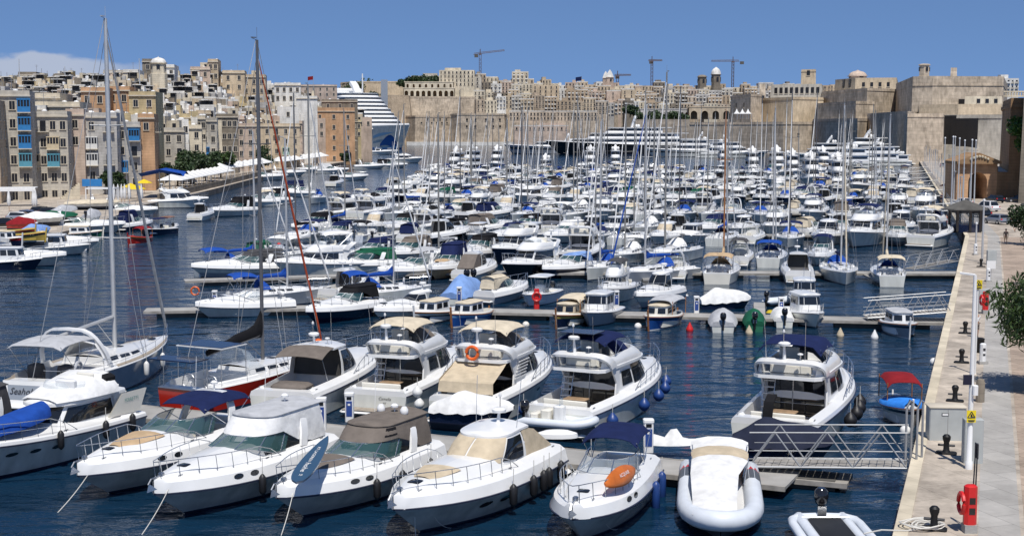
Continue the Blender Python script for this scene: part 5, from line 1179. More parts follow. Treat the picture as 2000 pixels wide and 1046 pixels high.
proto('sport', 9.0, 'white cruiser with beige canopy', MB_, 1.4, canopy='cv_cream', zc=.7)
proto('sport', 8.6, 'open cruiser with white arch', MB_, 1.4, style='none', pad='cv_cream')
proto('sport', 9.4, 'navy hulled cruiser with navy bimini', MB_, .8, canopy='cv_navy', style='bimini', hullmt='gel_navy')
proto('fly', 11.5, 'white flybridge yacht with cream bimini', 'yacht', 1.4, bim='cv_cream', winstyle=2)
proto('fly', 12.5, 'white flybridge yacht with navy bimini', 'yacht', 1.2, bim='cv_navy', winstyle=1)
proto('fly', 12.0, 'white flybridge yacht with dark windows', 'yacht', 1.6, flycover='cv_black', winstyle=2)
proto('fly', 11.0, 'dark hulled flybridge yacht', 'yacht', .6, hullmt='gel_navy', flycover='cv_black', winstyle=0)
proto('hard', 11.0, 'white hardtop yacht', 'yacht', 1.8)
proto('hard', 10.0, 'black hulled hardtop yacht', 'yacht', 1.2, hullmt='gel_black')
proto('sport', 9.2, 'cruiser with dark green canopy', MB_, .5, canopy='cv_green', zc=.6)
proto('console', 7.2, 'open boat with black canopy and grey tubes', MB_, 1.2, top='cv_black', ttop='bimini', hullmt='rib_grey')
proto('hard', 10.5, 'white hardtop yacht with beige screen covers', 'yacht', .9, cover='cv_beige')
proto('pilot', 7.5, 'small white wheelhouse boat', MB_, .9)
proto('console', 7.0, 'open boat with white T top', MB_, .7, top='gel')
proto('cov', 7.5, 'boat under a white cover', MB_, .7, cv='cv_white', hump=.8)
proto('sail', 11.2, 'white sailing boat with blue sail cover', SB, 2.6, ht=15.6, cover='cv_blue', spray='cv_navy', wires=False, rm=.10, mastmt='mast_grey')
proto('sail', 12.2, 'white sailing boat with white sail cover', SB, 2.6, ht=17.2, cover='cv_white', spray='cv_white', bim='cv_white', wires=False, rm=.10, mastmt='mast_grey')
proto('sail', 10.6, 'white sailing boat with grey sail cover', SB, 2.6, ht=15.2, cover='cv_silver', spray='cv_grey', wires=False, rm=.10, mastmt='mast_grey')
proto('sail', 13.0, 'white sailing boat with dark mast and navy bimini', SB, 2.4, ht=18.6, mastmt='mast_black', cover='cv_black', bim='cv_navy', wires=False, rm=.10)
proto('sail', 11.8, 'blue hulled sailing boat with cream bimini', SB, 1.2, ht=16.6, hullmt='gel_navy', bim='cv_cream', cover='cv_cream', wires=False, rm=.10, mastmt='mast_grey')
CH = child_map()
def flatten(r, name):
    m = MB(); m.ms = []; out = []
    def walk(o, T):
        T2 = T @ Matrix.Translation(o.location) @ o.rotation_euler.to_matrix().to_4x4()
        if o.type == 'MESH':
            base = len(m.v)
            for v in o.data.vertices: p = T2 @ v.co; m.v.append((p.x, p.y, p.z))
            mm = [x.name for x in o.data.materials]
            for f in o.data.polygons: m.m(mm[f.material_index]); m.f.append(tuple(base+i for i in f.vertices)); m.mi.append(m.cur)
        for c in CH.get(o.name, ()): walk(c, T2)
    for c in CH.get(r.name, ()): walk(c, Matrix.Identity(4))
    o = m.build(name, smooth=38); me = o.data; bpy.data.objects.remove(o); return me
for p in PROTO:
    p['me'] = flatten(p['r'], p['r'].name.split('.')[0])
random.seed(11)
WTS = [p['wt'] for p in PROTO]
PN = {2: 'third', 3: 'fourth', 4: 'fifth', 5: 'sixth', 6: 'seventh', 7: 'eighth', 8: 'ninth'}
def quayX(Y): return 57+(Y-172.7)*.2785 if Y > 172.7 else 57+(Y-172.7)*.345
used = set(); rows_built = []
def far_boat(p, x, y, hd, sc, flat):
    if flat:
        o = bpy.data.objects.new(p['r'].name.split('.')[0], p['me']); COL.objects.link(o)
    elif p['r'].name not in used: o = p['r']; used.add(o.name)
    else: o = copy_tree(p['r'], CH)
    o.location = (x, y, 0); o.rotation_euler.z = R(90-hd); o.scale = (sc, sc, sc*random.uniform(.95, 1.06)); return o
for ri, (Yp, gap, smx) in enumerate(((145.5, 4.0, .4), (186, 4.1, .40), (233, 4.1, .36), (283, 4.2, .36), (333, 4.3, .34), (388, 4.6, .3), (446, 5.0, .3))):
    ri -= 1; xl = -32+random.uniform(-1, 2); xr = quayX(Yp)-6; ordw = PN[ri+3]; flat = ri >= 2
    side_boats = {-1: [], 1: []}
    if ri < 0: xr = 21
    for sd in ((-1, 1) if ri >= 0 else (1,)):
        x = xl+2
        while x < xr:
            p = random.choices(PROTO, WTS)[0]
            if sd == 1 and ri >= 2 and p['kind'] != 'sail' and random.random() < .3: x += gap*.5
            w = (p['L']*.33 if p['kind'] != 'sail' else p['L']*.30)
            x += w/2+random.uniform(.35, .9)*(gap-3.3)
            if x > xr: break
            L = p['L']; hd = (random.choice((0, 180)) if random.random() < .5 else (180 if sd < 0 else 0))+12*random.uniform(-1, 1)+22
            if sd == 1 and random.random() < .5: hd = 205+8*random.uniform(-1, 1)
            yy = Yp+sd*(1.4+L/2+.6)-.06*(x-20)
            # keep clear of the boats that are placed one by one near the quay
            side_boats[sd].append((x, yy, p, hd)); x += w/2+random.uniform(.25, .6)
    for sd in (-1, 1):
        for i, (x, yy, p, hd) in enumerate(side_boats[sd]):
            o = far_boat(p, x, yy, hd, random.uniform(.9, 1.12), flat)
            tag(o, f"{p['desc']}, {ordn(i)} from left, {'near' if sd < 0 else 'far'} side of {ordw} pontoon", p['cat'], f"boats along the {ordw} pontoon")
    if ri < 0: continue
    pontoon((xl, Yp-.06*(xl-20)), (quayX(Yp)-5, Yp-.06*(quayX(Yp)-25)), 2.0, f'{ordw} pontoon from the camera, mostly hidden between moored boats', fingers=tuple((random.uniform(10, xr-xl-5), random.choice((1, -1)), 7) for _ in range(5 if ri < 3 else 0)))
    a = Vector((quayX(Yp)-8, Yp-3.0, .7)); gangway(a, (quayX(Yp)-.5, Yp-4.5, 1.3), 1.4, 1.2, f'footbridge linking the quay to the {ordw} pontoon', rails=3, bays=3)
for p in PROTO:
    if p['r'].name not in used:
        for c in CH.get(p['r'].name, ()):
            for d in CH.get(c.name, ()): 
                for e in CH.get(d.name, ()): bpy.data.objects.remove(e)
                bpy.data.objects.remove(d)
            bpy.data.objects.remove(c)
        bpy.data.objects.remove(p['r'])
# ---------------------------------------------------------------- larger yachts
def motoryacht(name, x, y, hd, L, decks, label, hullmt='gel', band='glass', fwd=.22, st=(.05, .085), sc=1, glass='glass', dome=True, fbh=None, cat='yacht'):
    r = root(name, (x, y, 0), R(90-hd), label, cat); B = L*.19+1
    h = Hull(L, B, L*.048+.6, L*.075+.9, tw=.85, fl0=.05, fl1=.5, rake=.09, top=.3, ins=.2, crown=.1, uc=(0, 0), uw=.9, nst=18, um=.5, pw=2.6)
    h.hull(r, hullmt, band=(.55, .72, 'glass') if band == 'hull' else None); h.deck(r); h.rub(r, 'gel')
    z = h.zt(.5)-.1; x0, x1 = -L*.40, L*fwd; w = B*.43; dh = 2.3+.008*L
    for k in range(decks):
        nose = (x1-x0)*.30; ww = w*(1-.04*k)
        A = full(OL(x0, x1, ww, nose*1.1, z, 2.3)); Bq = full(OL(x0+.2, x1-dh*1.0, ww*.94, nose, z+dh*.86, 2.3)); n = len(A)-1
        m = MB('gel'); wall(m, A, Bq); m.poly([A[0], A[-1], Bq[-1], Bq[0]]); d = m.build('deckhouse', r, smooth=40)
        m = MB(glass); wall(m, A, Bq, .25, n/2-.05, .42, .80, .06); m.build('window_band', d, smooth=50); m = MB(glass); wall(m, A, Bq, n/2+.05, n-.25, .42, .80, .06); m.build('window_band', d, smooth=50)
        m = MB('gel'); roof(m, OL(x0-L*.055, x1-dh*.55, ww*1.08, nose, z+dh*.86, 2.3), .06, .30, n=6); m.build('deck_slab', d, smooth=35)
        z += dh; x0 += L*st[0]; x1 -= L*st[1]
    m = MB('gel'); xm = (x0+x1)/2; mh = L*.03+.9 if L < 25 else L*.045+1.2
    m.sweep([(xm+1.2, 0, z-.2), (xm+.2, 0, z+mh*.5), (xm-.8, 0, z+mh)], (0, w*.5, 0), .9); m.box((xm-.3, 0, z+mh*.62), (1.2, w*1.2, .18)); m.box((xm-.7, 0, z+mh*.9), (.9, w*.8, .15))
    if dome:
        for yy in (-.55, .55): m.m('plastic_white').ball((xm-2.2, yy*w, z+.7), .55+.004*L, 10, 6)
    m.m('plastic_white').ball((xm-.9, 0, z+mh+.35), .35+.003*L, 8, 6); m.m('steel').tube([(xm-.9, 0, z+mh), (xm-1.0, 0, z+mh*1.8)], .06, 4); m.build('radar_mast', r)
    h.rail(r, .5, .985, h=.9, n=8, mid=True, r=.03)
    m = MB('gel'); m.box((-L/2-.9, 0, .5), (1.9, B*.8, .25), bev=.3); m.build('swim_platform', r); return r
for i, (px, py, L, hd, dk, hm, lb) in enumerate(((885, 338, 17, 195, 2, 'gel', 'boxy white yacht with tall wheelhouse at the left of the farthest row'), (915, 332, 18, 200, 2, 'gel_navy', 'navy hulled yacht with white upper deck in the farthest row'), (968, 330, 17, 190, 2, 'gel', 'white yacht with twin domes and dark windows in the farthest row'),
    (1065, 336, 15, 188, 1, 'gel', 'low white yacht with a white arch in the farthest row'), (1155, 333, 18, 186, 2, 'gel', 'white yacht in front of the black superyacht bow'), (1205, 330, 16, 184, 2, 'gel', 'white yacht in front of the black superyacht amidships'), (1422, 328, 18, 183, 2, 'gel', 'white yacht bow on in front of the right hand superyachts'),
    (1480, 338, 17, 182, 2, 'gel', 'white yacht left of the tall white mast in the farthest row'), (1530, 338, 20, 183, 2, 'gel', 'white yacht with two radomes in the farthest row'), (1620, 336, 17, 182, 2, 'gel', 'white yacht bow on just below the large white yachts'), (1560, 348, 17, 182, 2, 'gel', 'white three level yacht left in the group by the quay'),
    (1600, 362, 17, 182, 2, 'gel', 'white flybridge yacht bow on, second from quay in its row'), (1655, 368, 17, 182, 2, 'gel', 'white flybridge yacht bow on, nearest the quay in its row'), (1745, 322, 15, 262, 1, 'gel_grey', 'grey yacht lying along the far quay beside the lamp posts'))):
    p = G(px, py, 0); motoryacht('motor_yacht', p.x, p.y+L/2*abs(cos(R(hd))), hd, L, dk, lb, hm)
def far_at(px, Y): return (px-1000)/FPX*Y
for px, Y, L, hd, dk, lb in ((1600, 640, 34, 268, 2, 'large white yacht with long bow pointing left by the fort wall'), (1670, 600, 36, 262, 3, 'largest white yacht with slanted mast moored by the fort wall'), (1690, 545, 30, 272, 2, 'white yacht with black hull windows in front of the slanted mast yacht'), (1640, 520, 26, 265, 2, 'white yacht lying broadside just above the sailing boats by the quay')):
    motoryacht('motor_yacht', far_at(px, Y), Y, hd, L, dk, lb, band='hull', cat='large yacht')
# superyachts
motoryacht('superyacht', far_at(1225, 770), 770, 268, 92, 3, 'huge black hulled superyacht with white decks moored in the middle distance', 'gel_black', cat='superyacht', fwd=.36, st=(.10, .11))
motoryacht('superyacht', far_at(1085, 800), 800, 268, 60, 1, 'long pale grey superyacht bow showing left of the black hulled one', 'gel_grey', band='hull', cat='superyacht')
motoryacht('superyacht', far_at(1345, 720), 720, 272, 46, 2, 'white superyacht in front of the black hulled one stern', 'gel', band='hull', cat='superyacht')
motoryacht('superyacht', far_at(1432, 690), 690, 92, 34, 2, 'white superyacht with arched windows on the right of the superyacht line', 'gel', band='hull', cat='superyacht')
# cruise ship beyond the orange house
def cruise_ship():
    Y = 960; L = 230; hd = 150; px = 800; x = far_at(px, Y); r = root('cruise_ship', (0, 0, 0), R(90-hd), 'white cruise ship with blue wave painted bow behind the orange house', 'cruise ship'); B = 32
    h = Hull(L, B, 14, 17, tw=.9, um=.6, pw=2.6, bp=.8, fl0=.0, fl1=.22, rake=.055, nst=26, top=1, ins=1, crown=.2, uc=(0, 0), uw=.95)
    cr, sr = cos(R(90-hd)), sin(R(90-hd)); ax = L/2; r.location = (x-ax*cr, Y-ax*sr, 0)
    h.hull(r, 'gel', boot='gel_blue', bottom='gel_blue'); h.deck(r)
    z = 14
    for k in range(9):
        x0, x1 = -L*.48, L*(.36-.024*k); w = B*.49
        A = full(OL(x0, x1, w, 10, z, 2.5)); Bq = full(OL(x0, x1-3.0, w, 9, z+2.9, 2.5)); n = len(A)-1
        m = MB('gel'); wall(m, A, Bq); d = m.build('deckhouse', r, smooth=40); m = MB('glass'); wall(m, A, Bq, 0.05, n-.05, .42, .74, .1); m.build('window_band', d); m = MB('gel'); roof(m, OL(x0-1, x1-2, w+.6, 10, z+2.7, 2.5), .02, .3); m.build('deck_slab', d)
        z += 2.95
    m = MB('gel'); m.sweep([(L*.12, 0, z), (L*.10, 0, z+5), (L*.08, 0, z+8)], (0, 5, 0), 2.5); m.box((L*.0, 0, z+2), (30, 22, 4), bev=2); m.tube([(L*.16, 0, z), (L*.16, 0, z+14)], .5, 5); m.box((-L*.2, 0, z+4), (25, 12, 8), bev=3); m.ball((L*.05, 6, z+3), 2.4); m.build('funnel', r)
    # painted wave livery following the bow plating
    def patch(nm, mt, f0, f1, u0, u1, off=.15):
        for sg in (-1,):
            m = MB(mt); rows = []
            for i in range(23):
                t = i/22; u = u0+(u1-u0)*t; row = []
                for j in range(5):
                    q = f0(t)+(f1(t)-f0(t))*j/4; row.append((h.x(u, q)+.05, sg*(h.y(u, q)+off), q*h.zr(u)))
                rows.append(row)
            m.grid(rows[::-1] if sg > 0 else rows); m.build(nm, r, smooth=60)
    patch('wave_livery', 'gel_blue', lambda t: .12+.05*sin(5*t), lambda t: .24+.36*sin(pi*min(1, t*1.05))**1.2, .90, .985)
    patch('wave_livery', 'liv_lt', lambda t: .80-.35*(1-t)+.0*t, lambda t: .84-.28*(1-t)+.05*sin(6*t), .86, .995, .3)
    patch('wave_livery', 'liv_mid', lambda t: .02, lambda t: .06+.08*sin(4*t+.5)**2, .7, .985, .25)
    return h
mat('liv_lt', (.25, .45, .65), .3, var=0); mat('liv_mid', (.10, .25, .50), .3, var=0)
cruise_ship()
# ---------------------------------------------------------------- boats along the left shore
for a in (('sport', 'sport_cruiser', 40, 520, 75, 9.5, 'white hardtop cruiser with blue pattern and black outboard at the left shore', MB_, dict(canopy='cv_grey', style='bimini', arch=True, end=0)),
    ('pilot', 'motorboat', 18, 526, 88, 7, 'navy hulled cabin boat cut by the left edge, left shore', MB_, dict(hullmt='gel_navy', end=0)),
    ('pilot', 'motorboat', 92, 497, 82, 10, 'white cabin boat with navy canopy along the left quay', MB_, dict(canopy='cv_navy', end=0)),
    ('sport', 'motorboat', 120, 488, 84, 9, 'white motorboat just behind the navy canopied cabin boat', MB_, dict(style='none', end=0)),
    ('sport', 'motorboat', 168, 455, 84, 11, 'white covered cruiser with pointed bow along the left quay', MB_, dict(canopy='cv_white', style='tonneau', end=0)),
    ('luzzu', 'fishing_boat', 150, 466, 85, 7, 'pale green luzzu beside the white covered cruiser', FB, dict(hullmt='gel_green', strip=('gel_cream', 'gel_green'), end=0)),
    ('sport', 'motorboat', 235, 452, 20, 8, 'navy hulled boat with dark canopy left of the red boat', MB_, dict(canopy='cv_navy', hullmt='gel_navy')),
    ('luzzu', 'fishing_boat', 252, 478, 200, 5, 'small red fishing boat with black engines in the channel', FB, dict(hullmt='gel_red', strip=('gel_red', 'gel_varnish'), cab=None, canopy='cv_red')),
    ('console', 'motorboat', 275, 462, 205, 7, 'navy boat with dark canopy just behind the red fishing boat', MB_, dict(hullmt='gel_navy', top='cv_navy')),
    ('console', 'motorboat', 312, 458, 8, 6.5, 'small white boat with brown wheelhouse and two outboards in the channel', MB_, dict(top='gel_varnish', engines=2)),
    ('sport', 'motorboat', 215, 418, 80, 9, 'white motorboat on the left shore by the closed umbrellas', MB_, dict(style='aft', end=0)),
    ('sport', 'motorboat', 250, 422, 85, 10, 'long low white motorboat below the closed umbrellas', MB_, dict(style='none', end=0)),
    ('hard', 'motorboat', 380, 432, 5, 9, 'white hardtop boat stern on in the channel on the left', MB_, {}),
    ('sport', 'motorboat', 412, 424, 215, 10, 'white cruiser with black canopy right of the hardtop boat in the channel', MB_, dict(canopy='cv_black')),
    ('sport', 'motorboat', 455, 404, 235, 9.5, 'white cruiser with cream arch near the tented terrace', MB_, dict(canopy='cv_cream', style='bimini')),
    ('sport', 'motorboat', 490, 400, 230, 9, 'white cruiser with dark screen beside the cream arch cruiser', MB_, dict(canopy='cv_black')),
    ('fly', 'motor_yacht', 350, 405, 88, 11, 'low white boat along the terrace wall on the left', MB_, dict(end=0, flycover=None)),
    ('sport', 'motorboat', 555, 380, 250, 10, 'white motorboat near the terrace below the second tall mast', MB_, dict(canopy='cv_navy', end=0)),
    ('sport', 'motorboat', 580, 384, 250, 9, 'white motorboat with open deck in the channel under the tall masts', MB_, dict(style='none', end=0)),
    ('sail', 'sailing_boat', 608, 398, 185, 10, 'white sailing boat bow on in the channel below the orange house', SB, dict(ht=15)),
    ('hard', 'motorboat', 645, 365, 8, 11, 'white hardtop boat leaving the channel below the orange house', MB_, {}),
    ('sport', 'motorboat', 685, 352, 60, 11, 'white motorboat with turquoise stripe below the orange house', MB_, dict(style='none', end=0)),
    ('sport', 'motorboat', 520, 352, 80, 12, 'white motorboat moored at the terrace in front of the white tents', MB_, dict(style='none', end=0)),
    ('sport', 'motorboat', 560, 344, 80, 12, 'white motorboat near the end of the white tents', MB_, dict(style='aft', end=0)),
    ('sport', 'motorboat', 610, 336, 75, 11, 'white motorboat left of the orange house doorway', MB_, dict(style='none', end=0)),
    ('sport', 'motorboat', 650, 338, 70, 11, 'white motorboat in front of the orange house', MB_, dict(canopy='cv_white', end=0)),
    ('hard', 'motor_yacht', 745, 302, 100, 20, 'white motor yacht passing under the cruise ship bow', 'yacht', dict(end=0)),
    ('fly', 'motor_yacht', 790, 318, 95, 16, 'low white yacht in open water right of the cruise ship bow', 'yacht', dict(end=0, flycover=None)),
    ('sport', 'motorboat', 722, 330, 70, 12, 'white boat moored off the orange house corner', MB_, dict(style='none', end=0)),
    ('sport', 'motorboat', 765, 328, 75, 12, 'dark canopied boat off the orange house corner', MB_, dict(canopy='cv_black', end=0))):
    NB(*a[:8], **a[8])
for k, (px, py, mt_) in enumerate(((545, 480, 'plastic_red'), (165, 490, 'plastic_white'), (142, 491, 'plastic_white'), (166, 479, 'plastic_red'))):
    buoy(px, py, mt_, ['small red buoy in the channel near the third pontoon', 'white buoy nearest the covered cabin boat bow', 'white buoy left of the other white one by the left shore', 'red buoy at the bow of the left shore motorboat'][k], .3, False)
# ---------------------------------------------------------------- stone and plaster
def stone(name, col, var=.2):
    m = mat(name, col, .9, var=0, spec=.2); t = m.node_tree; p = t.nodes['Principled BSDF']; ln = t.links.new
    tc = N('ShaderNodeTexCoord', t.nodes); ge = N('ShaderNodeNewGeometry', t.nodes)
    a = N('ShaderNodeTexNoise', t.nodes); a.inputs['Scale'].default_value = .12; a.inputs['Detail'].default_value = 8; a.inputs['Roughness'].default_value = .65
    mp = N('ShaderNodeMapping', t.nodes); mp.inputs['Scale'].default_value = (1, 1, .3); b = N('ShaderNodeTexNoise', t.nodes); b.inputs['Scale'].default_value = .9; b.inputs['Detail'].default_value = 6
    w = N('ShaderNodeTexWave', t.nodes, wave_type='BANDS', bands_direction='Z'); w.inputs['Scale'].default_value = .5; w.inputs['Distortion'].default_value = 1.5; w.inputs['Detail'].default_value = 3
    ln(ge.outputs['Position'], a.inputs['Vector']); ln(ge.outputs['Position'], mp.inputs[0]); ln(mp.outputs[0], b.inputs['Vector']); ln(ge.outputs['Position'], w.inputs['Vector'])
    s1 = N('ShaderNodeMath', t.nodes, operation='MULTIPLY_ADD'); ln(b.outputs['Fac'], s1.inputs[0]); s1.inputs[1].default_value = .7; ln(a.outputs['Fac'], s1.inputs[2])
    s2 = N('ShaderNodeMath', t.nodes, operation='MULTIPLY_ADD'); ln(w.outputs['Fac'], s2.inputs[0]); s2.inputs[1].default_value = .08; ln(s1.outputs[0], s2.inputs[2])
    mr = N('ShaderNodeMapRange', t.nodes); ln(s2.outputs[0], mr.inputs[0]); mr.inputs[1].default_value = .62; mr.inputs[2].default_value = 1.15; mr.inputs[3].default_value = 1-var*2.0; mr.inputs[4].default_value = 1+var*.9
    sp = N('ShaderNodeSeparateXYZ', t.nodes); ln(ge.outputs['Position'], sp.inputs[0]); q = N('ShaderNodeMath', t.nodes, operation='MULTIPLY_ADD'); ln(sp.outputs[1], q.inputs[0]); q.inputs[1].default_value = .7; ln(sp.outputs[0], q.inputs[2]); cb = N('ShaderNodeCombineXYZ', t.nodes); ln(q.outputs[0], cb.inputs[0]); ln(sp.outputs[2], cb.inputs[1])
    br = N('ShaderNodeTexBrick', t.nodes); br.inputs['Scale'].default_value = 1; br.inputs['Brick Width'].default_value = 3.4 if 'fort' in name else 1.0; br.inputs['Row Height'].default_value = 1.5 if 'fort' in name else .45; br.inputs['Mortar Size'].default_value = .10 if 'fort' in name else .02; br.inputs['Mortar Smooth'].default_value = .6
    k = .80 if 'fort' in name or 'tan' in name else .92; br.inputs['Color1'].default_value = tuple(col)+(1,); br.inputs['Color2'].default_value = tuple(c*k for c in col)+(1,); br.inputs['Mortar'].default_value = tuple(c*.74 for c in col)+(1,); ln(cb.outputs[0], br.inputs['Vector'])
    mx_ = N('ShaderNodeMix', t.nodes, data_type='RGBA', blend_type='MULTIPLY'); mx_.inputs[0].default_value = 1; ln(br.outputs['Color'], mx_.inputs[6]); ln(mr.outputs[0], mx_.inputs[7]); ln(mx_.outputs[2], p.inputs['Base Color'])
for n_, c_ in (('st_beige', (.60, .49, .35)), ('st_tan', (.52, .41, .29)), ('st_pink', (.58, .46, .37)), ('st_white', (.78, .76, .71)), ('st_cream', (.68, .60, .46)), ('st_grey', (.54, .50, .43)), ('st_dark', (.25, .215, .17)), ('st_orange', (.58, .36, .21)),
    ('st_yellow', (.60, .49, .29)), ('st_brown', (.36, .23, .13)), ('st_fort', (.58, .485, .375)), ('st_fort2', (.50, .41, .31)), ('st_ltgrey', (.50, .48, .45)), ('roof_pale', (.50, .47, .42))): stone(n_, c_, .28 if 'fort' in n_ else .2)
mat('sill', (.58, .52, .42), .8, var=.1); mat('shutter_green', (.04, .12, .08), .5, var=.1); mat('shutter_brown', (.12, .06, .03), .5, var=.1); mat('bal_blue', (.03, .20, .48), .5, var=.1); mat('bal_teal', (.10, .32, .42), .5, var=.1); mat('bal_cream', (.60, .50, .34), .5, var=.1); mat('bal_white', (.75, .74, .70), .5, var=.05); mat('bal_green', (.25, .40, .32), .5, var=.1)
mat('win_dark', (.018, .018, .02), .25, var=0)
# a window, balcony and rooftop kit, shared by the houses
KIT = {}
def kit(name, mesh_fn):
    if name not in KIT: o = mesh_fn().build('kit', smooth=0); KIT[name] = o.data; bpy.data.objects.remove(o)
    return KIT[name]
def use(name, me, parent, loc, rz=0, sc=(1, 1, 1)):
    o = bpy.data.objects.new(name, me); COL.objects.link(o); o.parent = parent; o.location = loc; o.rotation_euler.z = rz; o.scale = sc; return o
def k_win(sh=None):
    m = MB('sill'); m.box((0, -.05, -.85), (1.35, .24, .14)); m.box((0, -.02, .88), (1.3, .12, .12)); m.m('win_dark').box((0, -.012, 0), (1.0, .05, 1.65)); m.m('sill'); m.box((0, -.045, 0), (.06, .03, 1.6)); m.box((-.56, -.03, 0), (.12, .1, 1.7)); m.box((.56, -.03, 0), (.12, .1, 1.7))
    if sh: m.m(sh); m.box((-.9, -.05, 0), (.48, .06, 1.65)); m.box((.9, -.05, 0), (.48, .06, 1.65))
    return m
def k_balc(c, wd=2.3):
    m = MB('sill'); m.box((0, -.55, -1.35), (wd+.2, 1.15, .18)); m.box((-.8, -.35, -1.6), (.2, .7, .35)); m.box((.8, -.35, -1.6), (.2, .7, .35)); m.m(c); m.box((0, -.5, -.75), (wd, 1.0, 1.05)); m.box((0, -.5, 1.15), (wd+.15, 1.12, .22))
    for i in range(5): m.box((-wd/2+.06+(wd-.12)*i/4, -.97, .4), (.12, .08, 1.3))
    m.box((-wd/2+.04, -.5, .4), (.08, .1, 1.3)); m.box((wd/2-.04, -.5, .4), (.08, .1, 1.3)); m.m('win_dark').box((0, -.48, .4), (wd-.1, .9, 1.28)); return m
def k_open():
    m = MB('sill'); m.box((0, -.5, -1.25), (2.3, 1.0, .16)); m.m('win_dark').box((0, -.012, -.1), (1.1, .05, 2.1)); m.m('ink'); m.box((0, -.97, -.35), (2.25, .04, .05)); m.box((0, -.97, -.9), (2.25, .03, .03))
    for i in range(9): m.box((-1.1+2.2*i/8, -.97, -.77), (.03, .03, .85))
    return m
def k_tank(): m = MB('plastic_white'); m.lathe([(.5, 0), (.55, .1), (.55, 1.1), (.2, 1.3)], n=8); return m
def k_hut(): m = MB('st_cream'); m.box((0, 0, 1.3), (3.2, 2.6, 2.6)); m.m('win_dark').box((.3, -1.31, 1.0), (.9, .04, 1.9)); return m
def k_ant(): m = MB('wire'); m.tube([(0, 0, 0), (0, 0, 3.5)], .05, 4); m.box((0, 0, 3.3), (1.2, .05, .05)); m.box((0, 0, 2.9), (.9, .05, .05)); return m
def k_dish(): m = MB('plastic_white'); m.lathe([(.1, 0), (.6, .25), (.75, .5)], (0, 0, .6), 8, 'y'); m.tube([(0, 0, 0), (0, 0, .7)], .06, 4); return m
CNT = {}
def house(px0, px1, ytop, Y, wm, label, rot=0, depth=11, z0=0, cols=2, floors=4, fh=3.4, top=True, bal=None, sh=None, parapet=.9, roofk=1, side=1, cat='house', name='house', first=0, group=None, cornice=True):
    cx = (px0+px1)/2; w = (px1-px0)/FPX*Y/cos(R(rot)); zt = AT(cx, ytop, Y).z; r = root(name, (far_at(cx, Y), Y, z0), R(rot), label, cat, group); hgt = zt-z0
    m = MB(wm); m.box((0, depth/2, hgt/2), (w, depth, hgt))
    o = m.build('wall', r, smooth=0)
    m = MB(wm)
    for a, b_ in (((0, .15, hgt+parapet/2), (w, .3, parapet)), ((0, depth-.15, hgt+parapet/2), (w, .3, parapet)), ((-w/2+.15, depth/2, hgt+parapet/2), (.3, depth-.6, parapet)), ((w/2-.15, depth/2, hgt+parapet/2), (.3, depth-.6, parapet))): m.box(a, b_)
    if cornice: m.m('sill').box((0, -.12, hgt-.1), (w+.3, .5, .28))
    m.build('parapet', o, smooth=0)
    for f in range(floors):
        z = hgt-fh*(f+.5)-.2
        if z < 1.2+first: break
        for c in range(cols):
            x = -w/2+w*(c+.5)/cols; k = bal.get((f, c)) if bal else None
            if k: use('balcony', kit('b'+k, (lambda kk=k: k_balc(kk)) if k != 'open' else k_open), r, (x, -.01, z))
            elif k != '': use('window', kit('w'+str(sh), lambda: k_win(sh)), r, (x, -.01, z))
        if side:
            for c in range(max(1, int(depth/5))):
                y = depth*(c+.5)/max(1, int(depth/5)); sx_ = 1 if cx < 1000 else -1
                kk = 'bopen' if (f+c) % 2 == 0 and side > 1 else 'w'+str(sh)
                use('window' if kk[0] == 'w' else 'balcony', kit(kk, k_open if kk == 'bopen' else lambda: k_win(sh)), r, (sx_*(w/2+.01), y, z), sx_*pi/2)
    if roofk:
        n = random.randint(1, 3)
        for i in range(n):
            k = random.choice(('tank', 'hut', 'ant', 'dish', 'tank')); x = random.uniform(-w*.38, w*.38)
            if k == 'hut' and w < 5: k = 'tank'
            use({'tank': 'water_tank', 'hut': 'roof_room', 'ant': 'antenna', 'dish': 'dish'}[k], kit(k, {'tank': k_tank, 'hut': k_hut, 'ant': k_ant, 'dish': k_dish}[k]), r, (x, depth*random.uniform(.25, .6), hgt))
    return r
def sY(px): 
    pts = ((-60, 245), (0, 262), (150, 282), (260, 302), (380, 370), (520, 480), (650, 565), (720, 600))
    for (a, ya), (b_, yb) in zip(pts, pts[1:]):
        if px <= b_: return ya+(yb-ya)*(px-a)/(b_-a)
    return 600
B_ = lambda *a: {(f, c): k for f, c, k in a}
HS = 'house'
house(-62, 0, 205, 250, 'st_tan', 'tan house at the far left edge of the waterfront', 14, cols=3, floors=5, bal=B_((0, 0, 'open'), (1, 0, 'bal_blue'), (2, 0, 'open')))
house(-2, 62, 186, 262, 'st_grey', 'tall grey house with a column of bright blue enclosed balconies', 14, cols=3, floors=6, bal=B_((0, 2, 'bal_blue'), (1, 2, 'bal_blue'), (2, 2, 'bal_blue'), (3, 2, 'bal_teal'), (2, 0, 'open'), (1, 0, 'open')))
house(62, 134, 226, 274, 'st_grey', 'grey stone house with cream and light blue enclosed balconies', 12, cols=4, floors=5, bal=B_((1, 2, 'bal_cream'), (2, 2, 'bal_teal'), (2, 0, 'bal_cream'), (0, 1, 'open')))
house(134, 168, 224, 284, 'st_pink', 'narrow pale pink corner house with blank upper wall', 8, cols=1, floors=2, parapet=1.2)
house(168, 230, 228, 287, 'st_ltgrey', 'pale grey house with white enclosed balcony right of the pink corner', 12, cols=2, floors=4, bal=B_((1, 0, 'bal_white'), (2, 0, 'bal_white'), (0, 1, 'open'), (2, 1, 'open')))
house(230, 276, 246, 300, 'st_ltgrey', 'grey fronted house with two blue balconies beside the orange wall', 12, cols=2, floors=4, bal=B_((0, 1, 'bal_blue'), (1, 1, 'open'), (2, 0, 'bal_blue')))
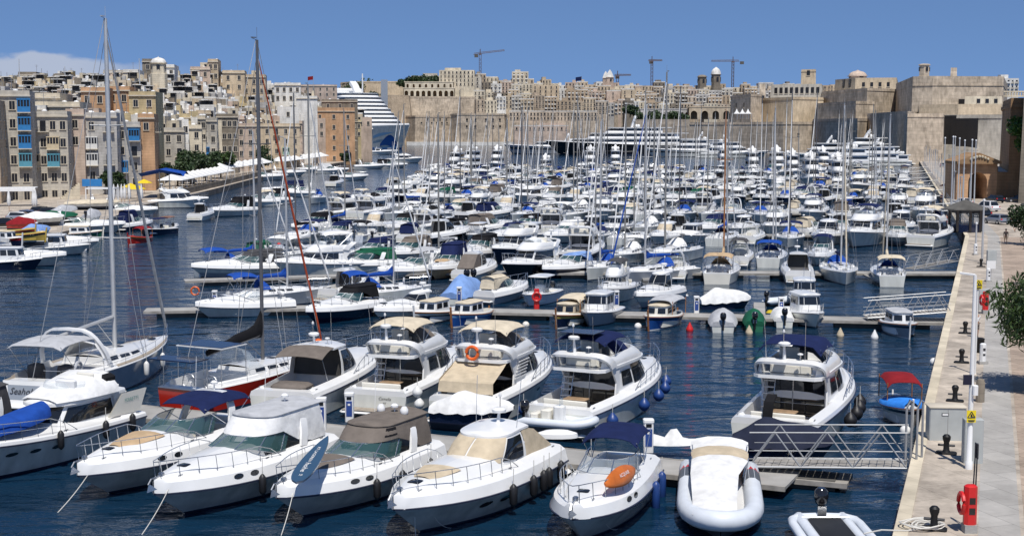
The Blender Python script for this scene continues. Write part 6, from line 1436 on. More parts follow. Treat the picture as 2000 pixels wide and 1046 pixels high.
house(274, 304, 230, 303, 'st_orange', 'narrow orange house with stacked balconies on its shaded side', 12, depth=24, cols=1, floors=1, side=2)
house(322, 362, 256, 352, 'st_grey', 'grey stone house behind the camper van left of the trees', 12, cols=2, floors=4, side=2, bal=B_((1, 1, 'open')))
house(356, 396, 250, 375, 'st_cream', 'cream house with three rows of small dark windows above the trees', 12, cols=2, floors=4, depth=16, side=2)
house(396, 426, 236, 398, 'st_grey', 'grey house with a bright blue shopfront balcony behind the trees', 10, cols=2, floors=4, bal=B_((2, 0, 'bal_blue')))
house(426, 466, 228, 420, 'st_dark', 'dark ornate stone house with columns above the trees', 10, cols=4, floors=5, fh=3.8)
house(465, 500, 246, 440, 'st_pink', 'pinkish stone house left of the second tall mast', 10, cols=2, floors=4, side=2)
house(498, 586, 246, 482, 'st_beige', 'wide beige house with a green enclosed balcony', 10, cols=5, floors=4, depth=22, side=2, bal=B_((2, 3, 'bal_green'), (0, 2, 'open')))
house(545, 586, 213, 510, 'st_white', 'house with tall blank whitewashed gable behind the green balcony house', 10, cols=1, floors=1, cornice=False)
r = house(614, 694, 217, 565, 'st_orange', 'tall orange waterfront house with dark arched doorway', 8, cols=3, floors=5, fh=4.2, depth=34, side=2, roofk=0, parapet=1.4)
w_ = (694-614)/FPX*565/cos(R(8)); m = MB('win_dark'); ax, aw, ah = w_*.31, 1.7, 3.9
m.poly([(ax-aw, -.08, 0), (ax+aw, -.08, 0)]+[(ax+aw*cos(a), -.08, ah+aw*sin(a)) for a in [pi*i/8 for i in range(9)]]); m.m('st_brown').box((0, -.1, 0.6), (w_+.2, .3, 1.2)); m.build('doorway', r, smooth=0)
house(586, 614, 215, 545, 'st_dark', 'narrow house left of the orange one with shade painted into its walls', 8, depth=30, cols=1, floors=5, side=2)  # dark stone colour stands in for the shade on this side facade
def farhouse(px0, px1, ytop, Y, wm, label, floors=3, cols=3, depth=14, group=None, z0=5, cat='house', bal=False, rot=0, clutter=False, acc=None):
    a = AT((px0+px1)/2, ytop, Y); w = (px1-px0)/FPX*Y; hh = a.z-z0; m = acc or MB(wm); m.m(wm); m.T = Matrix.Translation((a.x, Y, z0)) @ Matrix.Rotation(R(rot), 4, 'Z') if acc else None; m.box((0, depth/2, hh/2), (w, depth, hh)); fh = 3.6
    if random.random() < .6: m.box((random.uniform(-.25, .25)*w, depth*.4, hh+1.2), (w*random.uniform(.25, .5), depth*.4, 2.4))
    if random.random() < .5: m.m('st_white').box((0, .2, hh+.3), (w, .4, .7))
    if clutter:
        for _ in range(random.randint(1, 4)):
            x, y = random.uniform(-.42, .42)*w, random.uniform(.1, .8)*depth; k = random.random()
            if k < .3: m.m('plastic_white').lathe([(.5, hh), (.55, hh+1.2), (.2, hh+1.4)], (x, y, 0), 7)
            elif k < .6: m.m(random.choice(('st_white', 'st_cream', 'st_dark', 'st_ltgrey'))).box((x, y, hh+random.uniform(.5, 1.1)), (random.uniform(1, 3), random.uniform(1, 3), 2.0))
            elif k < .8: m.m('wire').tube([(x, y, hh), (x, y, hh+random.uniform(2, 4))], .06, 4)
            else: m.m('inside').box((x, .5, hh+1.0), (random.uniform(1.5, 3), .8, 1.8)); m.m('st_white').box((x, .6, hh+2.0), (3.4, 2.2, .2))
    for f in range(floors):
        for c in range(cols):
            x = -w/2+w*(c+.5)/cols; z = hh-fh*(f+.6); wd = random.choice((.9, 1.0, 1.3))
            if z < 2: continue
            m.m('win_dark').box((x, -.03, z), (wd, .1, 1.9)); m.m('sill').box((x, -.15, z-1.1), (wd*1.7, .5 if not bal else 1.2, .2))
            if bal: m.m('bal_white' if random.random() < .5 else 'st_grey').box((x, -.7, z-.5), (wd*1.8, .2, 1.0))
    if acc: return
    o = m.build('house', smooth=0); o.location = (a.x, Y, z0); o.rotation_euler.z = R(rot); tag(o, label, cat, group); return o
# hill behind the waterfront, rising in rows
mt_hill = 'st_tan'
m = MB('st_tan'); ys = [(sY(px), px) for px in range(-80, 760, 40)]; rows = []
for Yb, px in ys:
    x = far_at(px, Yb); rows.append([(x-4-16*j*.6, Yb+10+22*j, .6+[0, 4, 9, 14, 18, 20, 18][j]*(1 if px < 560 else .45)) for j in range(7)])
m.grid(rows); tag(m.build('hill', smooth=0), kind='structure')
PAL = ['st_beige', 'st_beige', 'st_tan', 'st_pink', 'st_white', 'st_white', 'st_white', 'st_cream', 'st_cream', 'st_cream', 'st_ltgrey', 'st_yellow', 'st_pink']
CN = {'st_beige': 'beige', 'st_tan': 'tan', 'st_pink': 'pinkish', 'st_white': 'whitewashed', 'st_cream': 'cream', 'st_grey': 'grey', 'st_ltgrey': 'pale grey', 'st_yellow': 'yellow', 'st_orange': 'orange', 'st_dark': 'dark stone', 'st_brown': 'brown', 'st_fort': 'sandy', 'st_fort2': 'sandy brown'}
random.seed(5)
def prof(pts, px):
    for (a, ya), (b_, yb) in zip(pts, pts[1:]):
        if px <= b_: return ya+(yb-ya)*(px-a)/(b_-a)
    return pts[-1][1]
ROWN = ['lowest row above the waterfront', 'second hillside row', 'third hillside row', 'fourth hillside row', 'fifth hillside row', 'sixth hillside row', 'seventh hillside row', 'eighth hillside row', 'highest hillside row']
TOPA = [(-40, 214), (60, 218), (150, 222), (330, 240), (450, 232), (560, 236), (700, 240)]; TOPB = [(-40, 166), (40, 160), (120, 158), (170, 156), (250, 156), (330, 158), (380, 152), (430, 154), (520, 162), (570, 176), (640, 196), (700, 206)]
for li in range(9):
    px = -30; i = 0; nm = ROWN[li]; f_ = li/8
    while px < (700 if li < 5 else 610):
        wd = random.uniform(15, 32)*(1-.04*li); Y = sY(px)+20+15*li+random.uniform(-3, 3); wm = random.choice(PAL); yt = prof(TOPA, px+wd/2)*(1-f_)+prof(TOPB, px+wd/2)*f_+random.uniform(-8, 8)*(1 if li < 8 else .7)
        lb = f'{CN[wm]} house, {ordn(i)} from left in the {nm}'; gp = f'houses, {nm}'
        if li < 2: house(px, px+wd, yt, Y, wm, lb, random.uniform(4, 16), depth=10, cols=random.choice((1, 2, 2, 3)), floors=random.choice((1, 2)), group=gp, side=0, cornice=random.random() < .3)
        else: farhouse(px, px+wd, yt, Y, wm, lb, random.choice((1, 1, 2)), random.choice((1, 2, 3)), depth=10, group=gp, z0=0, rot=random.uniform(0, 16), clutter=True)
        px += wd*random.uniform(.86, 1.02); i += 1
# individual landmarks on the Senglea skyline
SL = [(45, 78, 146, 400, 'st_dark', 'flat dark topped block on the left skyline', 2, 1), (118, 168, 152, 410, 'st_white', 'white walled house on the skyline left of the first tall mast', 3, 1), (210, 262, 142, 420, 'st_grey', 'grey skyline block with dark loggia right of the first tall mast', 3, 2), (248, 276, 141, 415, 'st_white', 'tall white house on the skyline', 2, 2),
      (285, 305, 120, 440, 'st_dark', 'dark stone tower block left of the white domed lantern', 1, 3), (310, 346, 131, 436, 'st_white', 'white house with three dark openings below the lantern', 3, 2), (378, 415, 135, 470, 'st_pink', 'stepped pinkish building beside the square tower', 2, 2), (412, 431, 120, 475, 'st_beige', 'slender square stone tower on the skyline', 2, 3),
      (440, 482, 142, 480, 'st_beige', 'blocky beige building right of the square tower', 2, 2), (478, 522, 150, 490, 'st_beige', 'beige block with rooftop dishes beside the second tall mast', 3, 2), (540, 590, 166, 560, 'st_white', 'white house with many small square windows', 4, 2), (582, 622, 192, 540, 'st_white', 'large blank white gable wall above the waterfront', 0, 1), (632, 700, 198, 600, 'st_dark', 'brown stone block behind the orange house', 3, 2), (0, 32, 193, 290, 'st_white', 'plain white wall house at the left edge', 0, 1), (215, 258, 176, 330, 'st_orange', 'orange walled house high above the waterfront, right of the first tall mast', 2, 1), (258, 308, 186, 326, 'st_yellow', 'yellowish walled house right of the high orange one', 2, 2), (165, 212, 178, 318, 'st_orange', 'orange walled house left of the first tall mast', 2, 1), (60, 122, 190, 300, 'st_cream', 'long low beige wall above the stone house', 0, 1), (102, 160, 207, 293, 'st_cream', 'cream cube house with roof domes above the pink corner', 3, 1), (545, 660, 168, 900, 'st_pink', 'long pinkish building with flag behind the harbour hill', 9, 2)]
for a in SL:
    house(a[0], a[1], a[2], a[3]+(38 if a[2] < 160 else 0), a[4], a[5], 8, cols=a[6], floors=a[7], side=0, depth=16, roofk=1 if a[6] else 0, cat='building', name='building')
def turret(px, Y, yb, yt, rad, mt, label, dome='st_white', n=8, cat='tower', name='tower', frac=.65, spire=False):
    b0, t0 = AT(px, yb, Y), AT(px, yt, Y); hh = t0.z-b0.z; r = root(name, (b0.x, Y, b0.z), .2, label, cat)
    m = MB(mt); m.lathe([(rad*1.15, -6), (rad*1.15, .3), (rad, .4), (rad, hh*frac-.4), (rad*1.2, hh*frac-.3), (rad*1.2, hh*frac)], n=n); m.build('shaft', r, smooth=30)
    m = MB(dome)
    if spire: m.lathe([(rad*1.1, hh*frac), (rad*.5, hh*.85), (.08, hh)], n=n)
    else: m.lathe([(rad*1.05*cos(a), hh*frac+(hh*(1-frac)*.8)*sin(a)) for a in [pi/2*i/6 for i in range(6)]]+[(.12, hh*.95), (.1, hh)], n=max(n, 10))
    m.build('dome', r, smooth=50)
    for i in range(4):
        a = pi/2*i-pi/2+.0; q = MB('win_dark'); q.box((0, 0, 0), (.05, rad*.45, hh*frac*.35)); o = q.build('opening', r, smooth=0); o.location = (rad*1.01*cos(a), rad*1.01*sin(a), hh*frac*.62); o.rotation_euler.z = a
    return r
turret(310, 438, 146, 110, 2.3, 'st_cream', 'small domed white lantern turret on the left skyline')
# poles and masts standing on the left shore
for k, (px, yb, yt, Y) in enumerate(((40, 205, 115, 380), (274, 200, 114, 395), (128, 180, 130, 400))):
    a, b_ = AT(px, yb, Y), AT(px, yt, Y); m = MB('mast'); m.tube([(0, 0, -8), (0, 0, b_.z-a.z)], [.2, .1], 6); o = m.build('flagpole'); o.location = a; tag(o, ['thin white pole above the roofs at the far left', 'thin white pole left of the domed lantern', 'short aerial pole above the left hillside roofs'][k], 'pole')
# ---------------------------------------------------------------- blocks of masonry given by plan corners (photo column, distance)
def block(name, corners, ytop, label, mt='st_fort', z0=-1, batter=.06, cordon=True, cat='fortification', ybot=None, par=1.2, wins=None, yref=None, roofm='roof_pale', kind=None):
    pts = [Vector((far_at(px, Y), Y, 0)) for px, Y in corners]; Yr = yref or min(Y for px, Y in corners); zt = H+(250-ytop)*Yr/FPX*1.0
    if ybot is not None: z0 = H+(250-ybot)*Yr/FPX
    c = sum(pts, Vector())/len(pts); r = root(name, (c.x, c.y, 0), 0, label, cat); n = len(pts); hh = zt-z0
    out = lambda p, d: (p-c)+(p-c).normalized()*d
    m = MB(mt); lv = [(z0, hh*batter), (zt-par-.3, 0)]
    if cordon: lv += [(zt-par-.3, .35), (zt-par+.3, .35), (zt-par+.3, 0)]
    lv += [(zt, 0)]
    m.grid([[Vector((out(p, d).x, out(p, d).y, z)) for p in pts] for z, d in lv], cv=True)
    m.build('wall', r, smooth=0); m = MB(roofm); m.poly([Vector((out(p, -.3).x, out(p, -.3).y, zt-.02)) for p in pts]); m.build('roof', r, smooth=0)
    if wins:
        for i, (k, t0, t1, nn, yy, ww, hw) in enumerate(wins):   # edge index, span, number, photo row, size
            a, b_ = pts[k]-c, pts[(k+1) % n]-c; d = (b_-a); ang = atan2(d.y, d.x); z = H+(250-yy)*Yr/FPX; nrm = Vector((d.y, -d.x, 0)).normalized()
            if nrm.y > 0: nrm = -nrm
            me = kit(f'fw{ww}{hw}', lambda: (lambda q: (q.box((0, 0, 0), (ww, .5, hw)), q.m('sill').box((0, -.12, -hw/2-.15), (ww*1.3, .5, .25)), q)[-1])(MB('win_dark')))
            for j in range(nn):
                t = t0+(t1-t0)*(j+.5)/nn; p = a.lerp(b_, t)+nrm*(.02+hh*batter*max(0, (zt-z)/hh)); use('window', me, r, (p.x, p.y, z), ang)
    return r
# Valletta across the water
VY = 1210
m = MB('st_fort2'); rows = []
for px, yt in ((520, 190), (620, 182), (700, 175), (760, 182), (800, 200), (880, 214), (1000, 214), (1200, 214), (1300, 216), (1500, 214), (1800, 205), (2200, 205)):
    b0, t0 = AT(px, 283, VY+25), AT(px, yt, VY+90); rows.append([(b0.x, b0.y, -.5), (b0.x, b0.y+15, t0.z*.45), (t0.x, t0.y, t0.z*.75), (t0.x*1.05, t0.y+160, t0.z+6), (t0.x*1.2, t0.y+900, t0.z-20)])
m.grid(rows); tag(m.build('hill', smooth=0), kind='structure')
V = lambda x0, x1, Y=VY, d=40: [(x0, Y), (x1, Y), (x1, Y+d), (x0, Y+d)]
block('quay_wall', V(795, 1005, VY-18, 30), 277, 'long low white quay below the bastions across the water', 'st_white', cordon=False, cat='quay', par=.3, batter=0)
block('bastion_wall', [(785, 1240), (812, VY-2), (882, VY+6), (882, VY+60), (785, VY+60)], 226, 'lower stone curtain wall left of the round fronted bastion', 'st_fort2', wins=[(1, .25, .95, 4, 233, 1.4, 1.4), (1, .1, .95, 6, 240, 1.2, 1.2)])
block('bastion', [(880, VY+12), (893, VY-10), (940, VY-16), (985, VY-6), (992, VY+50), (880, VY+50)], 222, 'massive stone bastion with two rows of square windows at the waterline', 'st_fort', wins=[(1, .25, .95, 2, 234, 1.6, 2.2), (2, .05, .95, 3, 234, 1.6, 2.2), (1, .25, .95, 2, 247, 1.6, 2.0), (2, .05, .95, 3, 247, 1.6, 2.0)])
block('bastion_wall', [(775, 1290), (800, VY+50), (935, VY+60), (960, VY+110), (775, VY+110)], 189, 'tall upper bastion wall under the arcades', 'st_fort', batter=.08)
block('cliff_wall', [(700, 1260), (742, 1215), (800, 1235), (806, 1300), (700, 1300)], 186, 'rough sloping stone wall beside the tall lift tower', 'st_tan', batter=.15, cordon=False)
block('lift_tower', [(746, 1170), (759, 1170), (759, 1186), (746, 1186)], 157, 'tall dark panelled lift tower against the bastions', 'gel_grey', cordon=False, batter=0, cat='tower', par=.5, roofm='gel_grey')
block('fort_wall', [(668, 1360), (700, 1330), (866, 1330), (866, 1400), (668, 1400)], 160, 'long low fort wall on the skyline above the cruise ship', 'st_beige')
def arcade(x0, x1, ytop, ybot, Y, n, label, ah=.72, aw=.62, mt='st_cream', depth=6):
    a, b_ = AT(x0, ytop, Y), AT(x1, ytop, Y); zt = a.z; zb = AT(x0, ybot, Y).z; w = b_.x-a.x; hh = zt-zb; r = root('arcade', ((a.x+b_.x)/2, Y, zb), 0, label, 'arcade')
    m = MB(mt); bw = w/n; k = 8; ar = bw*aw/2; sp = hh*ah-ar
    for i in range(n):
        cx = -w/2+bw*(i+.5); arc = [(cx+ar*cos(pi-pi*j/k), 0, sp+ar*sin(pi*j/k)) for j in range(k+1)]
        up = [(cx-bw/2+bw*j/k, 0, hh) for j in range(k+1)]; m.grid([arc, up])
        m.poly([(cx-bw/2, 0, 0), (cx-ar, 0, 0), (cx-ar, 0, sp), (cx-bw/2, 0, hh)]); m.poly([(cx+ar, 0, 0), (cx+bw/2, 0, 0), (cx+bw/2, 0, hh), (cx+ar, 0, sp)])
        m.grid([[(x, y, z) for x, y, z in [(cx-ar, 0, 0)]+arc+[(cx+ar, 0, 0)]], [(x, 1.2, z) for x, y, z in [(cx-ar, 0, 0)]+arc+[(cx+ar, 0, 0)]]])
    m.box((0, depth/2, hh+.4), (w+.6, depth+.6, .8)); m.build('arch_wall', r, smooth=0); m = MB('st_brown'); m.box((0, depth, hh/2), (w, .4, hh)); m.box((-w/2+.2, depth/2, hh/2), (.4, depth, hh)); m.box((w/2-.2, depth/2, hh/2), (.4, depth, hh)); m.build('back_wall', r, smooth=0); return r
arcade(788, 888, 173, 188, VY+62, 9, 'lower arcade of nine round arches on the bastion')
arcade(790, 886, 161, 172.5, VY+75, 8, 'upper arcade of pointed looking arches on the bastion', aw=.34)
# city houses of the far shore: small in the picture, one mesh each
random.seed(21)
TOWN = MB('st_beige')
VL = [(-20, [(995, 219), (1165, 219)], 'lowest row of Valletta', 0),
      (30, [(930, 196), (1010, 190), (1170, 196), (1240, 196)], 'third row up from the far shore', 1), (30, [(1200, 192), (1330, 206), (1430, 205)], 'third row up behind the gardens', 1),
      (60, [(925, 176), (1000, 180), (1100, 180), (1200, 182), (1300, 186), (1440, 192)], 'fourth row up from the far shore', 1),
      (95, [(925, 163), (1000, 166), (1100, 170), (1200, 172), (1300, 176), (1440, 178), (1560, 178)], 'fifth row up from the far shore', 1),
      (130, [(930, 150), (1000, 156), (1100, 163), (1180, 166), (1300, 166), (1440, 168), (1560, 166), (1700, 168), (1760, 165)], 'skyline row of the far shore', 0)]
VP = ['st_beige', 'st_beige', 'st_tan', 'st_cream', 'st_cream', 'st_grey', 'st_pink', 'st_white', 'st_tan', 'st_ltgrey', 'st_fort', 'st_fort2', 'st_dark']
for li, (dy, pf, nm, bal) in enumerate(VL):
    if li == 0: continue
    px = pf[0][0]; i = 0
    while px < pf[-1][0]:
        wd = random.uniform(14, 30); wm = random.choice(VP); yt = prof(pf, px+wd/2)+random.uniform(-6, 5)
        farhouse(px, px+wd, yt, VY+dy+random.uniform(-6, 6), wm, f'{CN[wm]} house, {ordn(i)} from left in the {nm}', 3 if li < 5 else 2, max(2, int(wd/6)), group=f'far shore houses, {nm}', bal=bal and random.random() < .5, rot=random.uniform(-8, 8), acc=TOWN); px += wd*random.uniform(.85, 1.0); i += 1
tag(TOWN.build('distant_houses', smooth=0), 'hundreds of small limestone houses stacked on the far shore above the bastions', 'houses', kind='stuff')
farhouse(995, 1166, 218, VY-14, 'st_fort', 'long two storey barrack with even windows above the far quay', 2, 26, z0=-1, cat='building'); farhouse(1005, 1110, 246, VY-30, 'st_pink', 'low shed row with pinkish walls on the far quay', 1, 12, z0=-1, cat='building')
farhouse(858, 926, 137, VY+80, 'st_cream', 'big cream palace with rows of dark windows above the arcades', 4, 9, z0=30, cat='building', depth=40); farhouse(925, 940, 150, VY+84, 'st_grey', 'dark glazed stair block at the right of the cream palace', 6, 1, z0=30, cat='building')
farhouse(803, 860, 148, VY+120, 'st_grey', 'low grey roofed hall left of the cream palace', 1, 5, z0=30, cat='building'); farhouse(1000, 1032, 141, VY+120, 'st_cream', 'tall cream block with balconies on the far skyline', 4, 4, z0=20, cat='building', bal=True)
farhouse(1040, 1092, 166, VY+50, 'st_beige', 'wide beige palace with five tall windows on the far shore', 3, 5, z0=5, cat='building'); farhouse(1185, 1235, 178, VY+45, 'st_pink', 'big plain pinkish church wall beside the dark alley', 2, 2, z0=5, cat='church'); farhouse(1214, 1240, 175, VY+38, 'st_beige', 'church facade with small round topped door on the far shore', 3, 2, z0=5, cat='church')
turret(1191, VY+110, 166, 136, 3.6, 'st_pink', 'right hand church tower with white pyramid spire', n=4, spire=True, cat='church tower', frac=.5); turret(1183, VY+118, 166, 139, 3.0, 'st_pink', 'left hand church tower with white pyramid spire', n=4, spire=True, cat='church tower', frac=.5)
turret(1398, VY+130, 172, 129, 4.6, 'st_dark', 'tall dark tower capped by a white cupola on the far skyline', n=8, frac=.62); turret(1371, VY+128, 172, 145, 4.4, 'st_dark', 'squat dark stone tower on the far skyline', n=8, frac=.8, dome='st_dark')
# gardens with ruined arches, and their wall
block('garden_wall', [(1240, VY-60), (1345, VY-90), (1345, VY-40), (1240, VY-20)], 233, 'garden wall with green lawn edge across the water', 'st_fort', cordon=False)
arcade(1250, 1345, 214, 233, VY-30, 12, 'tall colonnade screen in the far gardens', aw=.5, mt='st_ltgrey'); arcade(1345, 1430, 210, 233, VY-36, 4, 'ruined arches beside the fort wall', aw=.6, mt='st_beige')
# construction cranes
def crane(px, Y, yb, yt, x0, x1, slope, label, mt='crane'):
    b0, t0 = AT(px, yb, Y), AT(px, yt, Y); hh = t0.z-b0.z; r = root('tower_crane', (b0.x, Y, b0.z), 0, label, 'crane'); s_ = Y/FPX; w = 1.1
    m = MB(mt)
    for sx_ in (-w, w):
        for sy_ in (-w, w): m.tube([(sx_, sy_, -12), (sx_, sy_, hh)], .22, 4)
    n = int((hh+12)/4)
    for i in range(n): z = -12+4*i; m.tube([(-w, -w, z), (w, -w, z+4)], .14, 4); m.tube([(w, -w, z), (-w, -w, z+4)], .14, 4)
    m.box((0, 0, hh+.5), (3, 3, 1.5)); m.build('mast', r, smooth=0)
    m = MB(mt); l0, l1 = (x0-px)*s_, (x1-px)*s_; z = lambda x: hh+slope*x+1
    for yy in (-.8, .8): m.tube([(l0, yy, z(l0)), (l1, yy, z(l1))], .22, 4)
    m.tube([(l0*.9, 0, z(l0)+1.4), (0, 0, z(0)+1.6), (l1, 0, z(l1)+1.2)], .22, 4)
    k = 24
    for i in range(k): xa, xb = l0+(l1-l0)*i/k, l0+(l1-l0)*(i+.5)/k; m.tube([(xa, -.8, z(xa)), (xb, 0, z(xb)+1.4)], .12, 4); m.tube([(xb, 0, z(xb)+1.4), (xa+(l1-l0)/k, .8, z(xa))], .12, 4)
    m.m('concrete_dark').box((l0+3, 0, z(l0)-1.5), (4, 2, 3)); m.build('jib', r, smooth=0); m = MB(mt); m.tube([(0, 0, hh), (0, 0, hh+6)], .4, 4); m.build('cab', r); return r
mat('crane', (.10, .07, .07), .6, var=0)
crane(938, 1500, 150, 107, 925, 985, .12, 'tower crane with raised jib above the cream palace'); crane(1273, 1500, 160, 121, 1266, 1293, 0, 'tower crane with red jib in the middle of the far skyline'); crane(1431, 1500, 160, 122, 1443, 1389, 0, 'tower crane right of the white cupola tower'); crane(1206, 1420, 165, 150, 1200, 1232, .02, 'small distant crane beside the twin church spires')
def flag(px, Y, yb, yt, mt, label, w=3.2):
    b0, t0 = AT(px, yb, Y), AT(px, yt, Y); hh = t0.z-b0.z; r = root('flag', (b0.x, Y, b0.z), 0, label, 'flag'); m = MB('mast'); m.tube([(0, 0, -3), (0, 0, hh)], .12, 5); m.build('pole', r)
    m = MB(mt); m.grid([[(-w*i/6, .3*sin(i*1.2), hh-.2-w*.15*i/6), (-w*i/6, .3*sin(i*1.2+.4), hh-.2-w*.65-w*.15*i/6)] for i in range(7)]); m.build('cloth', r, smooth=60); return r
flag(1136, 1150, 168, 149, 'cv_navy', 'dark blue flag flying over the far shore houses', 5); flag(612, 880, 176, 148, 'cv_red', 'red flag flying over the long pinkish building', 3.5)
# Fort on the right
block('fort_wall', [(1345, 800), (1527, 742), (1584, 752), (1584, 820), (1345, 860)], 238, 'long lower fort wall in shade behind the white superyachts', wins=[(1, .2, .8, 1, 262, 1.2, 1.2)])
block('fort_wall', [(1584, 752), (1671, 672), (1692, 690), (1700, 790), (1584, 810)], 231, 'lower fort wall in shade behind the large white yachts')
block('fort_wall', [(1592, 765), (1667, 700), (1703, 712), (1703, 800), (1592, 820)], 198, 'upper fort tier with a white ledge above the large white yachts')
block('fort_wall', [(1690, 692), (1768, 585), (1790, 640), (1790, 720), (1700, 740)], 217, 'shaded fort wall running towards the gate bastion')
block('gate_bastion', [(1762, 582), (1768, 562), (1838, 568), (1842, 640), (1770, 660)], 222, 'sunlit lower gate bastion of rough blocks above the lamp posts', 'st_fort', batter=.03)
block('gate_wall', [(1838, 590), (1950, 575), (1955, 660), (1838, 680)], 224, 'recessed fort wall with dark tall openings behind the flagpoles', 'st_grey', wins=[(0, .04, .12, 1, 258, 2.8, 14), (0, .14, .22, 1, 258, 2.6, 14), (0, .25, .6, 2, 262, 5.0, 13)])
block('fort_building', [(1425, 850), (1463, 800), (1484, 812), (1484, 880), (1425, 900)], 184, 'plain walled fort block with three small windows beside white marquees', 'st_fort', wins=[(0, .1, .9, 2, 205, 1.4, 2.6)])
block('fort_tower', [(1480, 826), (1491, 826), (1491, 840), (1480, 840)], 165, 'slim square chimney like tower on the fort', 'st_fort', cat='tower', cordon=False, wins=[(0, .2, .8, 1, 194, 2, 4)])
block('fort_wall', [(1484, 822), (1545, 790), (1604, 800), (1604, 870), (1484, 890)], 190, 'middle fort wall sunlit below the long barrack', 'st_beige')
block('barrack', [(1502, 850), (1600, 836), (1604, 900), (1502, 910)], 165, 'long fort barrack with a row of dark windows', 'st_grey', cordon=False, wins=[(0, .05, .98, 9, 177, 1.8, 3.6)], cat='building')
block('fort_wall', [(1600, 815), (1688, 740), (1745, 760), (1745, 860), (1600, 880)], 173, 'upper fort wall rising toward the keep')
block('fort_building', [(1626, 850), (1665, 820), (1745, 815), (1748, 900), (1626, 900)], 153, 'fort palace with dark arched openings below the dome', 'st_beige', cordon=False, wins=[(0, .3, .9, 2, 163, 3, 5), (1, .1, .9, 4, 166, 1.6, 2.6)], cat='building')
turret(1675, 850, 155, 136, 5.2, 'st_pink', 'shallow stone dome on a drum above the fort palace', 'st_pink', n=16, frac=.35, cat='dome')
block('fort_tower', [(1560, 870), (1588, 866), (1588, 890), (1560, 892)], 137, 'squat two stage square tower on the fort skyline', 'st_beige', cat='tower', wins=[(0, .3, .7, 1, 144, 2, 3)])
block('keep', [(1744, 760), (1776, 656), (1815, 650), (1952, 655), (1960, 780), (1744, 800)], 150, 'highest fort keep with moulded cordon and tall sloping walls', 'st_fort', batter=.05, par=4.2, wins=[(2, .38, .44, 1, 200, 3.2, 2.8)])
block('fort_wall', [(1790, 622), (1866, 606), (1950, 606), (1955, 650), (1790, 660)], 204, 'weathered parapet wall below the keep', 'st_beige', cordon=False)
block('fort_house', [(1878, 628), (1950, 628), (1950, 645), (1878, 645)], 189, 'small house with grey sloping roof in front of the keep', 'st_cream', cordon=False, cat='house', wins=[(0, .25, .95, 3, 198, 1.5, 2.0)])
turret(1805, 668, 150, 124, 2.6, 'st_fort', 'stone bell turret on the left of the keep roof', 'st_fort', n=6, frac=.9); block('chimney', [(1849, 668), (1861, 668), (1861, 672), (1849, 672)], 134, 'pair of square stone chimneys on the keep roof', 'st_fort', cordon=False, cat='chimney', z0=20)
for k, x in enumerate((1418, 1429, 1440)):
    a = AT(x, 232, 790); m = MB('cv_white'); w = 1.7*2; m.lathe([(2.3, -.2), (2.2, 0), (.9, 1.1), (.08, 2.6)], n=4)
    m.m('steel')
    for sx_ in (-1.5, 1.5): m.tube([(sx_, -1.5, -3.2), (sx_, -1.5, 0)], .1, 4)
    o = m.build('marquee'); o.location = (a.x+6, 790, a.z+3); o.rotation_euler.z = pi/4; tag(o, ['left', 'middle', 'right'][k]+' of three pointed white marquees on the fort terrace', 'marquee', 'white marquees on the fort terrace')
farhouse(1950, 1990, 153, 900, 'st_white', 'white apartment block behind the keep at the right', 2, 5, z0=30, cat='building', bal=True)
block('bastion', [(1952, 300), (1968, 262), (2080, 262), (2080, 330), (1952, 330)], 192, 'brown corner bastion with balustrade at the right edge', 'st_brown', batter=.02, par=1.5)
m = MB('st_cream'); 
for i in range(16): m.lathe([(.12, 0), (.2, .3), (.12, .7)], (i*.55, 0, 0), 6)
m.box((4.2, 0, .8), (9.5, .4, .25)); m.box((4.2, 0, -.1), (9.5, .4, .25)); o = m.build('balustrade', smooth=30); a = AT(1957, 190, 270); o.location = (a.x, 268, a.z+.25); tag(o, 'stone balustrade on top of the brown corner bastion', 'balustrade')
block('tower', [(1994, 250), (2040, 250), (2040, 262), (1994, 262)], 112, 'dark stone tower cut by the right edge of the photo', 'st_dark', cat='tower', cordon=True)
